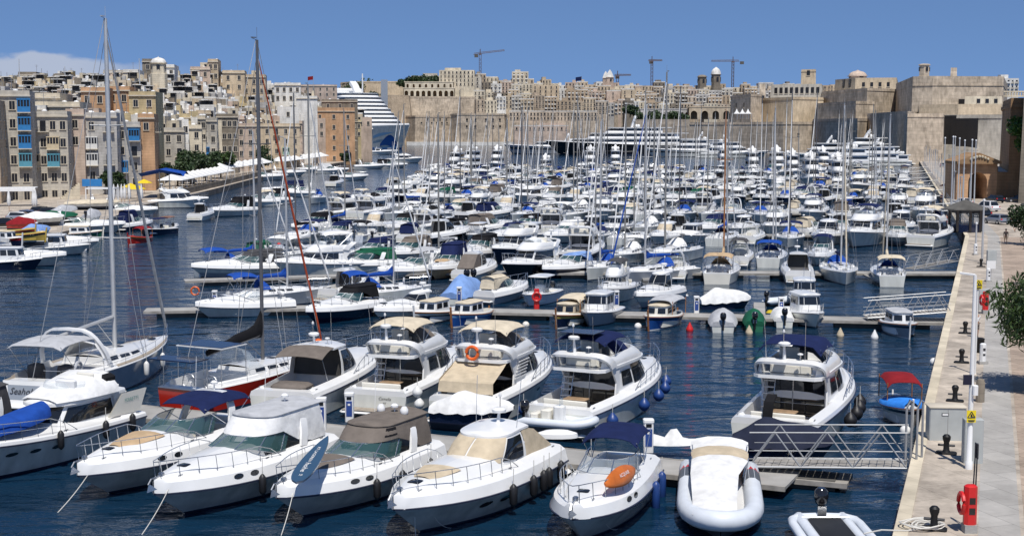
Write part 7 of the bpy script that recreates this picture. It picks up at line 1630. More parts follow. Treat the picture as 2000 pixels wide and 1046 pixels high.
# gatehouse with a big arch
def gatehouse():
    Y = 262; x0, x1 = far_at(1868, Y), far_at(1946, Y); w = x1-x0; r = root('gatehouse', ((x0+x1)/2, Y, 1.3), 0, 'brown stone gatehouse with pediment and large dark archway by the road', 'gatehouse'); hh = AT(1900, 320, Y).z-1.3; m = MB('st_orange')
    ac, ar = w*.02, w*.235; sp = hh*.50; k = 12; arc = [(ac-ar*cos(pi*j/k), 0, sp+ar*sin(pi*j/k)) for j in range(k+1)]; up = [(ac-ar+2*ar*j/k, 0, hh) for j in range(k+1)]
    m.grid([arc, up]); m.poly([(-w/2, 0, 0), (ac-ar, 0, 0), (ac-ar, 0, sp), (ac-ar, 0, hh), (-w/2, 0, hh)]); m.poly([(ac+ar, 0, 0), (w/2, 0, 0), (w/2, 0, hh), (ac+ar, 0, hh), (ac+ar, 0, sp)])
    S = [(ac-ar, 0, 0)]+arc+[(ac+ar, 0, 0)]; m.grid([S, [(x, 7, z) for x, y, z in S]]); m.box((-w/2-.0, 3.6, hh/2), (.1, 7, hh)); m.box((w/2, 3.6, hh/2), (.1, 7, hh)); m.build('wall', r, smooth=0)
    m = MB('st_brown'); m.box((0, 3, hh+.25), (w+.8, 8, .5)); m.grid([[(-w/2-.4, -1, hh+.5), (0, -1, hh+2.1), (w/2+.4, -1, hh+.5)], [(-w/2-.4, 7, hh+.5), (0, 7, hh+2.1), (w/2+.4, 7, hh+.5)]]); m.poly([(-w/2-.4, -1, hh+.5), (w/2+.4, -1, hh+.5), (0, -1, hh+2.1)]); m.build('pediment', r, smooth=0)
    m = MB('st_cream')
    for i in range(7): m.ball((-1.6+3.2*i/6, -1.1, hh+.9+.5*sin(pi*i/6)), .28, 6, 4)
    m.build('carved_arms', r); m = MB('st_dark'); m.box((0, 6.9, hh/2), (w, .2, hh)); m.build('back_wall', r, smooth=0)
gatehouse()
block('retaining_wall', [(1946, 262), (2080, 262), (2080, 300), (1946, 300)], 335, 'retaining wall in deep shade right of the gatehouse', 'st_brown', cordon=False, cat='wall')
# ---------------------------------------------------------------- the quays
def paver(name, col, bw, bh, ang, mort=.012, dirt=.25):
    m = mat(name, col, .85, var=0, spec=.25); t = m.node_tree; p = t.nodes['Principled BSDF']; ln = t.links.new
    ge = N('ShaderNodeNewGeometry', t.nodes); mp = N('ShaderNodeMapping', t.nodes); mp.inputs['Rotation'].default_value = (0, 0, ang); br = N('ShaderNodeTexBrick', t.nodes)
    br.inputs['Scale'].default_value = 1; br.inputs['Brick Width'].default_value = bw; br.inputs['Row Height'].default_value = bh; br.inputs['Mortar Size'].default_value = mort; br.inputs['Mortar Smooth'].default_value = .3
    br.inputs['Color1'].default_value = tuple(col)+(1,); br.inputs['Color2'].default_value = tuple(c*.86 for c in col)+(1,); br.inputs['Mortar'].default_value = tuple(c*.5 for c in col)+(1,)
    ln(ge.outputs['Position'], mp.inputs[0]); ln(mp.outputs[0], br.inputs['Vector']); nn = N('ShaderNodeTexNoise', t.nodes); nn.inputs['Scale'].default_value = .45; nn.inputs['Detail'].default_value = 9; nn.inputs['Roughness'].default_value = .7; ln(ge.outputs['Position'], nn.inputs['Vector'])
    mr = N('ShaderNodeMapRange', t.nodes); ln(nn.outputs['Fac'], mr.inputs[0]); mr.inputs[1].default_value = .32; mr.inputs[2].default_value = .68; mr.inputs[3].default_value = 1-dirt*1.6; mr.inputs[4].default_value = 1.08
    mx_ = N('ShaderNodeMix', t.nodes, data_type='RGBA', blend_type='MULTIPLY'); mx_.inputs[0].default_value = 1; ln(br.outputs['Color'], mx_.inputs[6]); ln(mr.outputs[0], mx_.inputs[7]); ln(mx_.outputs[2], p.inputs['Base Color'])
QA = R(71)
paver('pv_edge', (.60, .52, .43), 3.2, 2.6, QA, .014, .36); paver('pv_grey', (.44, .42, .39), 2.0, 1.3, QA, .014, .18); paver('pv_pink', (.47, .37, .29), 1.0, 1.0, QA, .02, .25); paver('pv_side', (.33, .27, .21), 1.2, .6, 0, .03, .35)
QE = [(6.0, 25.5), (12.55, 44.56), (56.76, 172.69), (135.5, 455.5), (168, 572)]
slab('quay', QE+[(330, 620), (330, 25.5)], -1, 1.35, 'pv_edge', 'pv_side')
def off(d): return [(x+d*.94, y-d*.33) for x, y in QE]
a_, b_ = off(2.7), off(4.05); slab('path', a_[:4]+b_[:4][::-1], 1.352, 1.356, 'pv_grey'); b2 = off(11.5); slab('promenade', off(4.2)[:3]+[(x, y) for x, y in off(40)[:3]][::-1], 1.353, 1.358, 'pv_pink')
slab('road', [(66, 176), (90, 150), (300, 150), (300, 250), (92, 250)], 1.36, 1.365, 'asphalt')
m = MB('st_cream'); e = [Vector((x+.25, y-.05, 1.36)) for x, y in QE[:4]]; m.sweep(e, (.5, 0, 0), .05); tag(m.build('quay_edge', smooth=0), kind='structure')
def simple(name, fn, px, py, label, cat, z=1.35, rz=0, group=None, mt='gel', smooth=35, sc=1):
    m = MB(mt); fn(m); o = m.build(name, smooth=smooth); p = G(px, py, z); o.location = p; o.rotation_euler.z = rz; o.scale = (sc, sc, sc); tag(o, label, cat, group); return o
def f_boll(m): m.box((0, 0, .05), (1.0, .55, .10), bev=.08); m.lathe([(.2, .1), (.15, .2), (.13, .55), (.19, .72), (.2, .86), (.12, .95)], n=10); m.m('ink').tube([(-.4, 0, .42), (.4, 0, .42)], .06, 6)
mat('iron', (.012, .012, .013), .55, .3, var=.2)
BL = ['nearest', 'second', 'third', 'fourth', 'fifth', 'sixth']
for k, (px, py) in enumerate(((1824, 1033), (1848, 885), (1865, 783), (1878, 708), (1885, 651), (1916, 521))): simple('bollard', f_boll, px, py, f'black iron mooring bollard, {BL[k]} from the camera along the quay', 'bollard', group='mooring bollards along the quay', mt='iron', rz=-.35, sc=.85)
m = MB('rope')
for k in range(5):
    ph = k*1.3; m.tube([((.35+.1*k)*cos(a)+.15*sin(ph), (.3+.06*k)*sin(a), .05+.03*k+.04*sin(3*a+k)) for a in [2*pi*i/16+ph for i in range(17)]], .03, 5)
m.tube([(.6, .2, .05), (-.8, -.5, .05), (-1.6, -.4, .05), (-2.3, -.8, .04)], .025, 5); o = m.build('rope_coil'); o.location = G(1808, 1030, 1.36); tag(o, 'tangled rope heap beside the nearest black bollard', 'rope')
simple('electric_cabinet', lambda m: (m.box((0, 0, .72), (1.55, .8, 1.44), bev=.04), m.m('sill').box((0, 0, 1.46), (1.62, .88, .06), bev=.03), m.m('wire').box((0, -.405, .72), (.02, .01, 1.3)), m.m('ink').box((-.12, -.41, 1.15), (.3, .01, .12)), m.m('plastic_white').box((-.12, -.418, 1.15), (.24, .006, .08))), 1846, 856, 'wide pale grey electric cabinet near the end of the footbridge', 'cabinet', mt='cab_grey', rz=-.08)
simple('electric_cabinet', lambda m: m.box((0, 0, .9), (.75, .5, 1.8), bev=.03), 1898, 902, 'tall narrow grey cabinet behind the lamp pole', 'cabinet', mt='cab_grey', rz=-.08)
def sign_plate(m, x, y, z, w=.36, h=.48):
    m.m('plastic_yellow').box((x, y, z), (w, .02, h)); m.m('ink'); zt = z+h*.12; t = w*.40; yy = y-.014
    for p, q in (((x-t, zt-t*.7), (x+t, zt-t*.7)), ((x+t, zt-t*.7), (x, zt+t*.95)), ((x, zt+t*.95), (x-t, zt-t*.7))): m.tube([(p[0], yy, p[1]), (q[0], yy, q[1])], .018, 4)
    m.box((x, yy, zt-.02), (.07, .01, .11)); m.box((x+.04, yy, zt-.07), (.13, .01, .035)); m.box((x, yy, z-h*.33), (w*.75, .01, .035)); m.box((x, yy, z-h*.42), (w*.6, .01, .02))
p = G(1892, 915, 1.35); ht_ = AT(1895, 537, p.y).z-1.35; r = root('lamp_pole', p, 0, 'tall white pole with yellow warning sign and small solar box by the cabinets', 'pole')
m = MB('plastic_white'); m.lathe([(.15, 0), (.15, .3), (.115, .35), (.10, 2.5), (.07, ht_)], n=10); m.build('shaft', r)
m = MB('solar'); m.box((-.2, -.1, 3.6), (.34, .05, .4)); m.m('plastic_white').box((.1, -.15, 3.2), (.2, .2, .4), bev=.04); m.m('steel').tube([(0, 0, 3.6), (-.2, -.1, 3.6)], .03, 4); m.build('solar_box', r)
m = MB(); sign_plate(m, -.02, -.16, 2.15); m.build('warning_sign', r, smooth=0); m = MB('plastic_white'); m.tube([(0, 0, ht_), (-.5, .3, ht_+.05)], .05, 5); m.build('arm', r)
p = G(1904, 730, 1.35); r = root('sign_pole', p, 0, 'slim white pole with yellow warning sign farther along the quay', 'pole'); m = MB('plastic_white'); hh_ = AT(1904, 548, p.y).z-1.35; m.tube([(0, 0, 0), (0, 0, hh_)], .06, 6); m.build('shaft', r); m = MB(); sign_plate(m, 0, -.09, hh_-.2, .42, .5); m.build('warning_sign', r, smooth=0)
def lifering_post(px, py, s, label, pole=True):
    r = root('lifebuoy_stand', G(px, py, 1.35), 0, label, 'lifebuoy stand'); m = MB('plastic_red'); m.box((0, 0, .95*s), (.42*s, .34*s, 1.35*s), bev=.1); m.m('concrete').box((0, 0, .14), (.42, .4, .28)); m.m('gel_black').box((.02, -.175*s, 1.1*s), (.2*s, .01, .22*s)); m.box((.02, -.175*s, .75*s), (.2*s, .01, .22*s)); m.build('cabinet', r)
    q = MB('plastic_red'); q.tube([(-.30*s, .28*s*cos(2*pi*i/16), 1.0*s+.34*s*sin(2*pi*i/16)) for i in range(16)], .075*s, 6, closed=True); q.build('lifebuoy', r)
    if pole: q = MB('ink'); q.tube([(.12, .1, 1.5*s), (.16, .1, 3.0)], .025, 5); q.tube([(.2, .1, 1.5*s), (.22, .1, 3.0)], .025, 5); q.box((.19, .1, 2.75), (.03, .32, .5)); q.build('pole', r)
lifering_post(1893, 1038, 1.0, 'red lifebuoy cabinet nearest to the camera on the quay'); lifering_post(1924, 612, 1.0, 'red lifebuoy cabinet farther along the quay by the grey box', False)
simple('stone_post', lambda m: m.lathe([(.22, 0), (.22, .95), (.16, 1.12), (.05, 1.16)], n=10), 1914, 784, 'brownish rounded stone post beside the grey paving', 'post', mt='st_dark')
def f_ped(m): m.box((0, 0, .6), (.34, .34, 1.2), bev=.1); m.m('ink').box((.02, -.175, .85), (.14, .01, .16)); m.box((.02, -.175, .55), (.14, .01, .12)); m.m('concrete').box((0, 0, .08), (.5, .5, .16))
for k, (px, py) in enumerate(((1919, 710), (1930, 550), (1905, 498))): simple('service_pedestal', f_ped, px, py, ['white quay pedestal with two sockets next to the litter bin', 'white quay pedestal beside the tree', 'white quay pedestal far along the quay'][k], 'pedestal', mt='plastic_white')
simple('litter_bin', lambda m: m.lathe([(.24, 0), (.28, .1), (.28, .8), (.3, .85), (.2, .9)], n=10), 1913, 688, 'black litter bin beside the standing man', 'bin', mt='iron')
simple('electric_cabinet', lambda m: m.box((0, 0, .8), (.8, .4, 1.6), bev=.03), 1920, 606, 'grey cabinet behind the farther lifebuoy', 'cabinet', mt='cab_grey'); simple('electric_cabinet', lambda m: m.box((0, 0, .7), (.9, .4, 1.4), bev=.03), 1936, 516, 'grey board standing on the quay beyond the tree', 'cabinet', mt='cab_grey')
simple('information_board', lambda m: (m.box((0, 0, 1.3), (.8, .06, .7)), m.m('steel').tube([(0, .03, 0), (0, .03, 1.0)], .04, 5)), 1935, 545, 'white board on a post beside the tree', 'sign', mt='plastic_white')
for k, (px, pb, pt) in enumerate(((1842, 405, 270), (1857, 430, 268), (1862, 395, 268), (1870, 415, 271), (1880, 420, 275), (1894, 430, 274), (1902, 410, 275), (1918, 512, 392), (1906, 478, 437))):
    b0 = G(px, pb, 1.35); t0 = AT(px, pt, b0.y); m = MB('mast'); m.tube([(0, 0, 0), (0, 0, t0.z-1.35)], [.13, .08], 6); m.m('plastic_white').ball((0, 0, t0.z-1.3), .16, 6, 4); o = m.build('flagpole'); o.location = b0
    tag(o, f'{ordn(k)} pole from the left among the pale poles near the kiosk' if k < 7 else ['white lamp pole right of the kiosk', 'short white pole in front of the kiosk'][k-7], 'pole', 'pale poles near the kiosk' if k < 7 else None)
def kiosk():
    r = root('kiosk', G(1884, 452, 1.35), 0, 'small dark octagonal kiosk with pyramid roof on the quay', 'kiosk'); R8 = [2*pi*(i+.5)/8 for i in range(8)]; rr = 2.1
    m = MB('gel_navy'); m.lathe([(rr, 0), (rr, 1.0)], n=8); m.m('gel_black')
    for i in range(8): a = 2*pi*i/8; m.box((rr*cos(a), rr*sin(a), 1.5), (.3, .3, 3.0))
    m.lathe([(rr+.05, 2.5), (rr+.05, 3.0)], n=8); m.build('wall', r, smooth=0); m = MB('concrete_dark'); m.lathe([(rr+.9, 2.9), (rr+.85, 3.05), (.3, 4.1), (.05, 4.2)], n=8); m.build('roof', r, smooth=0)
    m = MB('clear'); m.lathe([(rr*.92, 1.0), (rr*.92, 2.5)], n=8); m.build('window', r, smooth=0)
kiosk()
def car(px, py, rz, col, label, z=1.36, sc=1.0, suv=False, cat='car', van=False):
    r = root('van' if van else 'parked_car', G(px, py, z), rz, label, cat); L, W_, hh = (4.3, 1.78, 1.45) if not suv else (4.6, 1.9, 1.75); hh = 2.3 if van else hh; m = MB(col)
    prof_ = [(-L/2, .35, .86), (-L/2+.05, .85, .9), (-L/2+.25, .92, .9), (-L*.36, hh*.97, .72), (-L*.1, hh, .70), (L*.08, hh*.97, .72), (L*.24, .95, .88), (L*.44, .80, .88), (L/2, .62, .84), (L/2, .33, .84)]
    if van: prof_[3] = (-L*.48, hh*.97, .8); prof_[5] = (L*.28, hh*.97, .8); prof_[6] = (L*.40, 1.1, .88)
    rows = []
    for x, zt_, k in prof_:
        w = W_/2; rows.append([(x, w*.96, .28), (x, w, .5), (x, w*.98, min(zt_, .88)), (x, w*k if zt_ > 1 else w*.92, zt_-.04 if zt_ > .9 else min(zt_, .88)), (x, 0, zt_+.0), (x, -w*k if zt_ > 1 else -w*.92, zt_-.04 if zt_ > .9 else min(zt_, .88)), (x, -w*.98, min(zt_, .88)), (x, -w, .5), (x, -w*.96, .28)])
    m.grid(rows); m.poly(rows[0][::-1]); m.poly(rows[-1]); m.build('body', r, smooth=40)
    w = W_/2; m = MB('glass'); a, b_ = prof_[5], prof_[6]; c, d = prof_[2], prof_[3]
    for q, s_ in (((a, b_), 1), ((d, c), -1)):
        (xa, za, ka), (xb, zb, kb) = q; X = lambda t: xa+(xb-xa)*t+.03*s_; Z = lambda t: za+(zb-za)*t+.02
        m.poly([(X(.1), w*.66, Z(.1)), (X(.9), w*.82, Z(.9)), (X(.9), -w*.82, Z(.9)), (X(.1), -w*.66, Z(.1))][::s_])
    m.build('windscreen', r, smooth=0)
    for sg in (1, -1): m = MB('glass'); m.poly([(prof_[3][0]+.1, sg*(w*.74), hh*.93), (prof_[5][0]-.05, sg*w*.74, hh*.91), (prof_[6][0]-.25, sg*w*.965, .95), (prof_[2][0]+.3, sg*w*.965, .95)]); m.build('side_window', r, smooth=0)
    for x in (-L*.31, L*.31):
        for sg in (1, -1): m = MB('rubber'); m.lathe([(.2, -.1), (.33, -.09), (.33, .09), (.2, .1)], (x, sg*(w-.08), .33), 12, 'y'); m.m('steel').lathe([(.05, -.11), (.19, -.105), (.19, .105), (.05, .11)], (x, sg*(w-.08), .33), 8, 'y'); m.build('wheel', r, smooth=30)
    for sg in (1, -1):
        m = MB('plastic_white'); m.box((L/2-.03, sg*w*.66, .68), (.1, .35, .14)); m.build('headlight', r); m = MB('plastic_red'); m.box((-L/2+.04, sg*w*.8, .78), (.08, .22, .2)); m.build('tail_light', r)
    r.scale = (sc, sc, sc); return r
mat('pt_silver', (.42, .43, .45), .3, .6, var=0); mat('pt_white', (.8, .8, .8), .25, var=0, coat=.5); mat('pt_black', (.012, .012, .013), .2, var=0, coat=.6); mat('pt_blue', (.03, .07, .2), .25, var=0, coat=.5); mat('pt_red', (.42, .02, .02), .3, var=0, coat=.5)
car(1947, 437, R(105), 'pt_silver', 'silver hatchback parked on the road beyond the kiosk'); car(1926, 412, R(112), 'pt_white', 'white SUV with red roof lights behind the silver hatchback', suv=True); car(1881, 402, R(100), 'pt_white', 'white car seen between the pale poles'); car(1912, 424, R(105), 'pt_black', 'black car half hidden behind the kiosk'); car(1990, 395, R(160), 'pt_black', 'dark car in the shade under the bushes at the right edge')
simple('parasol', lambda m: (m.lathe([(1.9, 2.2), (1.85, 2.3), (.1, 3.0)], n=8), m.m('wood').tube([(0, 0, 0), (0, 0, 2.9)], .04, 5)), 1853, 385, 'dark red square parasol beside the quay path', 'parasol', mt='cv_red')
# ---------------------------------------------------------------- people
def skin(name, V_, E_, rad, mt, parent, sub=1):
    me = bpy.data.meshes.new(name); me.from_pydata(V_, E_, []); o = bpy.data.objects.new(name, me); COL.objects.link(o); md = o.modifiers.new('s', 'SKIN'); md.use_smooth_shade = True
    for i, sv in enumerate(me.skin_vertices[0].data): sv.radius = (rad[i], rad[i]*.9); sv.use_root = (i == 0)
    o.modifiers.new('u', 'SUBSURF').levels = sub; o.modifiers['u'].render_levels = sub; me.materials.append(MATS[mt]); o.parent = parent; return o
def person(px, py, rz, top, bottom, label, pose='stand', z=1.36, hat=None, pack=None, hair='ink', s=1.0):
    r = root('person', G(px, py, z), rz, label, 'person'); r.scale = (s, s, s); st = .22 if pose == 'walk' else .03
    V_ = [(0, 0, .93), (0, 0, 1.12), (0, 0, 1.36), (0, .02, 1.47), (0, .03, 1.56), (0, .04, 1.66), (.10, 0, .88), (.11, -st*.4, .48), (.12, st*.6-.1*0, .08), (.12, -st*.0+.12+st*.4, .03), (-.10, 0, .88), (-.11, st*.6, .48), (-.12, -st*.9, .10), (-.12, .12-st*.9, .03)]
    E_ = [(0, 1), (1, 2), (2, 3), (3, 4), (4, 5), (0, 6), (6, 7), (7, 8), (8, 9), (0, 10), (10, 11), (11, 12), (12, 13)]; rad = [.13, .12, .14, .055, .075, .095, .085, .06, .04, .035, .085, .06, .04, .035]
    for sg in (1, -1):
        b_ = len(V_); el = (sg*.25, -.02, 1.12) if pose == 'walk' else (sg*.24, .02, 1.14); hd_ = (sg*.25, .12*sg, .90) if pose == 'walk' else (sg*.12, .25, 1.20)
        V_ += [(sg*.19, 0, 1.38), el, hd_]; E_ += [(2, b_), (b_, b_+1), (b_+1, b_+2)]; rad += [.06, .042, .028]; d = (Vector(hd_)-Vector(el)).normalized()
        for k in range(5):
            o_ = Vector((.018*(k-2)*(.6 if pose == 'walk' else 1), .012*(k-2), 0)); l = (.09, .11, .12, .11, .07)[k]; q = len(V_); e1 = Vector(hd_)+d*(.06)+o_; e2 = e1+d*l*.6+Vector((0, 0, -.02)); V_ += [tuple(e1), tuple(e2)]; E_ += [(b_+2, q), (q, q+1)]; rad += [.010, .008]
    skin('body', V_, E_, rad, 'skin', r)
    skin('shirt', [(0, 0, .95), (0, 0, 1.14), (0, 0, 1.37), (.20, 0, 1.38), V_[15][:3], (-.20, 0, 1.38), (V_[15][0]*-1, V_[15][1], V_[15][2])], [(0, 1), (1, 2), (2, 3), (3, 4), (2, 5), (5, 6)], [.155, .145, .16, .08, .065, .08, .065], top, r)
    skin('trousers', [(0, 0, .98), (.10, 0, .86), V_[7], (-.10, 0, .86), V_[11]], [(0, 1), (1, 2), (0, 3), (3, 4)], [.15, .105, .09, .105, .09], bottom, r)
    m = MB('skin'); m.ball((0, .05, 1.645), .095, 12, 8, 1.2); m.lathe([(.02, 0), (.012, .035)], (0, .145, 1.63), 6, 'y'); m.m('ink').box((.035, .135, 1.67), (.02, .02, .012)); m.box((-.035, .135, 1.67), (.02, .02, .012)); m.box((0, .138, 1.585), (.04, .015, .008)); m.m('skin').box((.095, .045, 1.64), (.02, .04, .06)); m.box((-.095, .045, 1.64), (.02, .04, .06)); m.build('head', r)
    m = MB(hat or hair); m.lathe([(.102, 1.66), (.104, 1.70), (.08, 1.765), (.03, 1.785)], (0, .04, 0), 12)
    if hat: m.box((0, .17, 1.685), (.15, .12, .015))
    m.build('cap' if hat else 'hair', r)
    m = MB('ink')
    for i in (9, 13): m.box((V_[i][0], V_[i][1]-.03, .035), (.09, .26, .07), bev=.03)
    m.build('shoes', r)
    if pack: m = MB(pack); m.box((0, -.22 if pack != 'ink_blue' else .2, 1.2), (.3, .16, .42), bev=.07); m.build('bag', r)
    return r
person(1907, 658, R(25), 'plastic_white', 'cv_taupe', 'man in cap, white shirt and dark shorts standing on the quay looking down', hat='cv_dkgrey'); person(1964, 476, R(160), 'cv_taupe', 'cv_tan', 'person in brown shirt walking along the quay beyond the tree', 'walk', pack='cv_brown' if 'cv_brown' in MATS else 'cv_dkgrey')
person(1848, 443, R(10), 'plastic_red', 'plastic_red', 'person in red clothes standing left of the kiosk', 'walk'); person(1839, 395, R(190), 'cv_navy', 'cv_navy', 'person in dark blue walking on the narrow quay', 'walk'); person(1982, 452, R(200), 'cv_black', 'cv_black', 'person in black near the dark tree at the right edge', 'walk'); person(1706, 372, R(30), 'plastic_white', 'cv_grey', 'person in white standing on a pontoon among far boats', z=.6)
# ---------------------------------------------------------------- trees and bushes
def tree(name, loc, h, rad, mt, label, n=2600, lf=.22, trunk=.16, cz=.62, clumps=16, seed=1, sq=.75, droop=0, group=None, cat='tree', core=True):
    rnd = random.Random(seed); r = root(name, loc, 0, label, cat, group); cx = []
    for i in range(clumps):
        a = rnd.uniform(0, 2*pi); q = rnd.uniform(.15, .9)**.6; cx.append(Vector((rad*q*cos(a)*.8, rad*q*sin(a)*.8, h*cz+rad*sq*rnd.uniform(-.65, .75)*(1.15-q*.5))))
    if trunk:
        m = MB('bark'); m.tube([(0, 0, -.2), (.05*h*.3, 0, h*cz*.5), (0, .04*h, h*cz)], [trunk, trunk*.8, trunk*.5], 7)
        for c in cx[::2]: m.tube([(0, 0, h*cz*.45), (c.x*.5, c.y*.5, h*cz*.5+c.z*.35), c], [trunk*.45, trunk*.3, trunk*.1], 5)
        m.build('trunk', r)
    m = MB(mt)
    for i in range(n):
        c = cx[rnd.randrange(clumps)]; v = Vector((rnd.gauss(0, 1), rnd.gauss(0, 1), rnd.gauss(0, 1))); v.normalize(); v *= rad*.36*(rnd.random()**.33); v.z *= .8; p = c+v
        if droop: p.z -= droop*rnd.random()**2
        u = Vector((rnd.gauss(0, 1), rnd.gauss(0, 1), rnd.gauss(0, 1)-droop*1.2)).normalized(); w = u.cross(Vector((rnd.gauss(0, 1), rnd.gauss(0, 1), rnd.gauss(0, 1)))).normalized(); l = lf*rnd.uniform(.6, 1.3); ww = l*(.5 if not droop else .22)
        m.poly([p-u*l, p+w*ww, p+u*l, p-w*ww])
    m.build('crown', r, smooth=0); return r
p = G(2050, 765, 1.35); tree('tree', p, 6.4, 3.1, 'leaf', 'feathery green tree hanging over the quay at the right edge', 13000, .21, .14, .70, 36, 4, .62, .8)
p = G(2075, 560, 1.35); tree('tree', p, 6.8, 3.4, 'leaf_dark', 'darker tree behind the feathery one at the right edge', 4000, .22, .2, .66, 20, 9, .7, .5)
p = G(2010, 478, 1.35); tree('tree', p, 5.0, 2.6, 'leaf_dark', 'small dark tree beside the road at the right edge', 2500, .2, .12, .6, 14, 6)
tree('bush', (far_at(1992, 262), 256, 10), 7.5, 5.2, 'leaf_bright', 'big rounded bright green bush against the brown bastion', 9000, .30, 0, .5, 30, 3, .8, cat='bush')
for k, (px, Y, yb, hh_, rr, lb) in enumerate(((378, 340, 350, 7, 4.4, 'dark green tree at the left of the shore trees'), (402, 352, 350, 8, 4.6, 'round dark green tree above the white tents, second from left'), (428, 372, 345, 8, 4.4, 'dark green tree above the white tents, third from left'), (455, 395, 340, 7.5, 4.6, 'green tree left of the second tall mast'), (520, 462, 335, 7, 5.5, 'green tree behind the second tall mast'), (262, 300, 360, 4.6, 2.8, 'greyish bush by the yellow parasols'), (684, 560, 318, 3.6, 2.2, 'little shrub beside the orange house doorway'))):
    tree('tree', (far_at(px, Y), Y-16, 1.3), hh_, rr, 'leaf_dark' if k != 3 else 'leaf', lb, 2200, .42, .25, .6, 14, 20+k)
for k, (px, Y, yt, rr, lb) in enumerate(((812, VY+100, 148, 12, 'dark tree clump left of the cream palace'), (840, VY+105, 147, 12, 'dark tree clump beside the low grey hall'), (795, VY+100, 152, 9, 'leftmost dark tree clump above the arcades'), (700, 1340, 154, 22, 'long dark tree clump on the fort wall above the ship'), (655, 1300, 172, 14, 'dark trees behind the cruise ship mast'), (735, 1225, 178, 9, 'dark shrubs on the wall beside the lift tower'), (1262, VY-50, 218, 10, 'garden trees left of the colonnade'), (1290, VY-52, 216, 10, 'garden trees in the colonnade'), (1322, VY-55, 216, 10, 'garden trees right in the colonnade'), (1230, VY+10, 205, 8, 'dark trees in the alley by the plain church wall'))):
    a = AT(px, yt, Y); tree('tree', (a.x, Y-4, a.z-rr*1.35), rr*1.35, rr, 'leaf_dark', lb, 900, 1.5, .5, .55, 12, 50+k, .55)
# ---------------------------------------------------------------- the left shore
LQ = [(-59.4, 150), (-59.2, 194), (-65.6, 246), (-66.5, 300), (-72.4, 435), (-66, 612), (-88, 700)]
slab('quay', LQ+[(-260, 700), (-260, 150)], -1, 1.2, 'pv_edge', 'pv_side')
m = MB('st_dark'); pts = [(-67, 262), (-69, 330), (-73, 420)]
for (xa, ya), (xb, yb) in zip(pts, pts[1:]): m.box(((xa+xb)/2, (ya+yb)/2, 1.8), (.4, hypot(xb-xa, yb-ya), 1.2), rz=-atan2(xb-xa, yb-ya))
tag(m.build('terrace_wall', smooth=0), 'dark low terrace wall along the left quay below the tents', 'wall')
def tent(x, y, n, w, mt, label, group=None, z=3.9, rz=0, step=3.4, hgt=1.3):
    for i in range(n):
        m = MB(mt); m.lathe([(w*.72, -.15), (w*.70, 0), (w*.28, hgt*.55), (.05, hgt)], n=4); m.m('plastic_white')
        for a in range(4): t = pi/4+pi/2*a; m.tube([(w*.66*cos(pi/2*a), w*.66*sin(pi/2*a), -2.7), (w*.66*cos(pi/2*a), w*.66*sin(pi/2*a), 0)], .05, 4)
        o = m.build('marquee', smooth=0); o.rotation_euler.z = pi/4+rz; o.location = (x+i*step*sin(-rz), y+i*step*cos(rz), z); tag(o, label.replace('#', ordn(i)), 'marquee', group)
tent(-72.5, 296, 12, 5.2, 'cv_white', '# white pointed tent from the blue one along the left terrace', 'white pointed tents along the left terrace', rz=.035, step=5.6); tent(-78.5, 372, 8, 6.0, 'cv_white', '# white pointed tent of the rear terrace row under the trees', 'white tents of the rear terrace row', rz=-.0, step=9, z=4.2); tent(-76, 452, 10, 6.0, 'cv_white', '# white pointed tent before the orange house', 'white pointed tents before the orange house', rz=-.02, step=9.5, z=4.2)
simple('awning', lambda m: (m.grid([[(x, y, 2.9+.5*(1-abs(y)/2.6)+.25*sin(x*.9)) for y in (-2.6, -1.3, 0, 1.3, 2.6)] for x in range(-5, 6)]), m.m('steel').tube([(-5, 0, 0), (-5, 0, 3.3)], .06, 4), m.tube([(5, 0, 0), (5, 0, 3.3)], .06, 4)), 322, 384, 'long bright blue fabric awning over the terrace on the left', 'awning', mt='cv_blue', rz=R(97), z=1.2, sc=1.55)
for k, (px, py) in enumerate(((256, 388), (268, 392), (282, 378))): simple('parasol', lambda m: (m.lathe([(1.7, 2.2), (1.65, 2.3), (.1, 3.0)], n=8), m.m('wood').tube([(0, 0, 0), (0, 0, 2.9)], .04, 5)), px, py, ['left', 'middle', 'right'][k]+' of the three yellow parasols beside the blue awning', 'parasol', 1.2, group='yellow parasols', mt='cv_yellow')
for k, px in enumerate((18, 70, 223, 231, 238, 244, 253, 277, 66)): simple('closed_parasol', lambda m: (m.lathe([(.12, .9), (.34, 1.3), (.26, 2.4), (.10, 3.4), (.03, 3.6)], n=7), m.m('wood').tube([(0, 0, 0), (0, 0, 1)], .04, 4)), px, 398 if px > 100 else 412, f'{ordn(sorted((18, 70, 223, 231, 238, 244, 253, 277, 66)).index(px))} closed white parasol from the left on the left shore', 'parasol', 1.2, group='closed white parasols', mt='cv_white')
simple('shop_awning', lambda m: (m.box((0, 0, 3.2), (7, 4, .12)), m.m('plastic_white').box((0, -2, 2.9), (7, .08, .5)), m.m('steel').tube([(-3.4, -1.9, 0), (-3.4, -1.9, 3.2)], .06, 4), m.tube([(3.4, -1.9, 0), (3.4, -1.9, 3.2)], .06, 4)), 32, 402, 'wide white cafe awning at the far left of the shore', 'awning', mt='cv_white', rz=.2, z=1.2); simple('shop_sign', lambda m: m.box((0, 0, 3.8), (3.6, .3, 1.3), bev=.1), 181, 398, 'bright blue shop canopy below the pale grey house', 'sign', mt='bal_blue', z=1.2)
simple('white_shelter', lambda m: (m.box((0, 0, 3.1), (5, 3, .2)), [m.box((sx_*2.4, sy_*1.4, 1.5), (.15, .15, 3)) for sx_ in (-1, 1) for sy_ in (-1, 1)]), 200, 402, 'white framed shelter beside the blue shop canopy', 'shelter', mt='plastic_white', z=1.2)
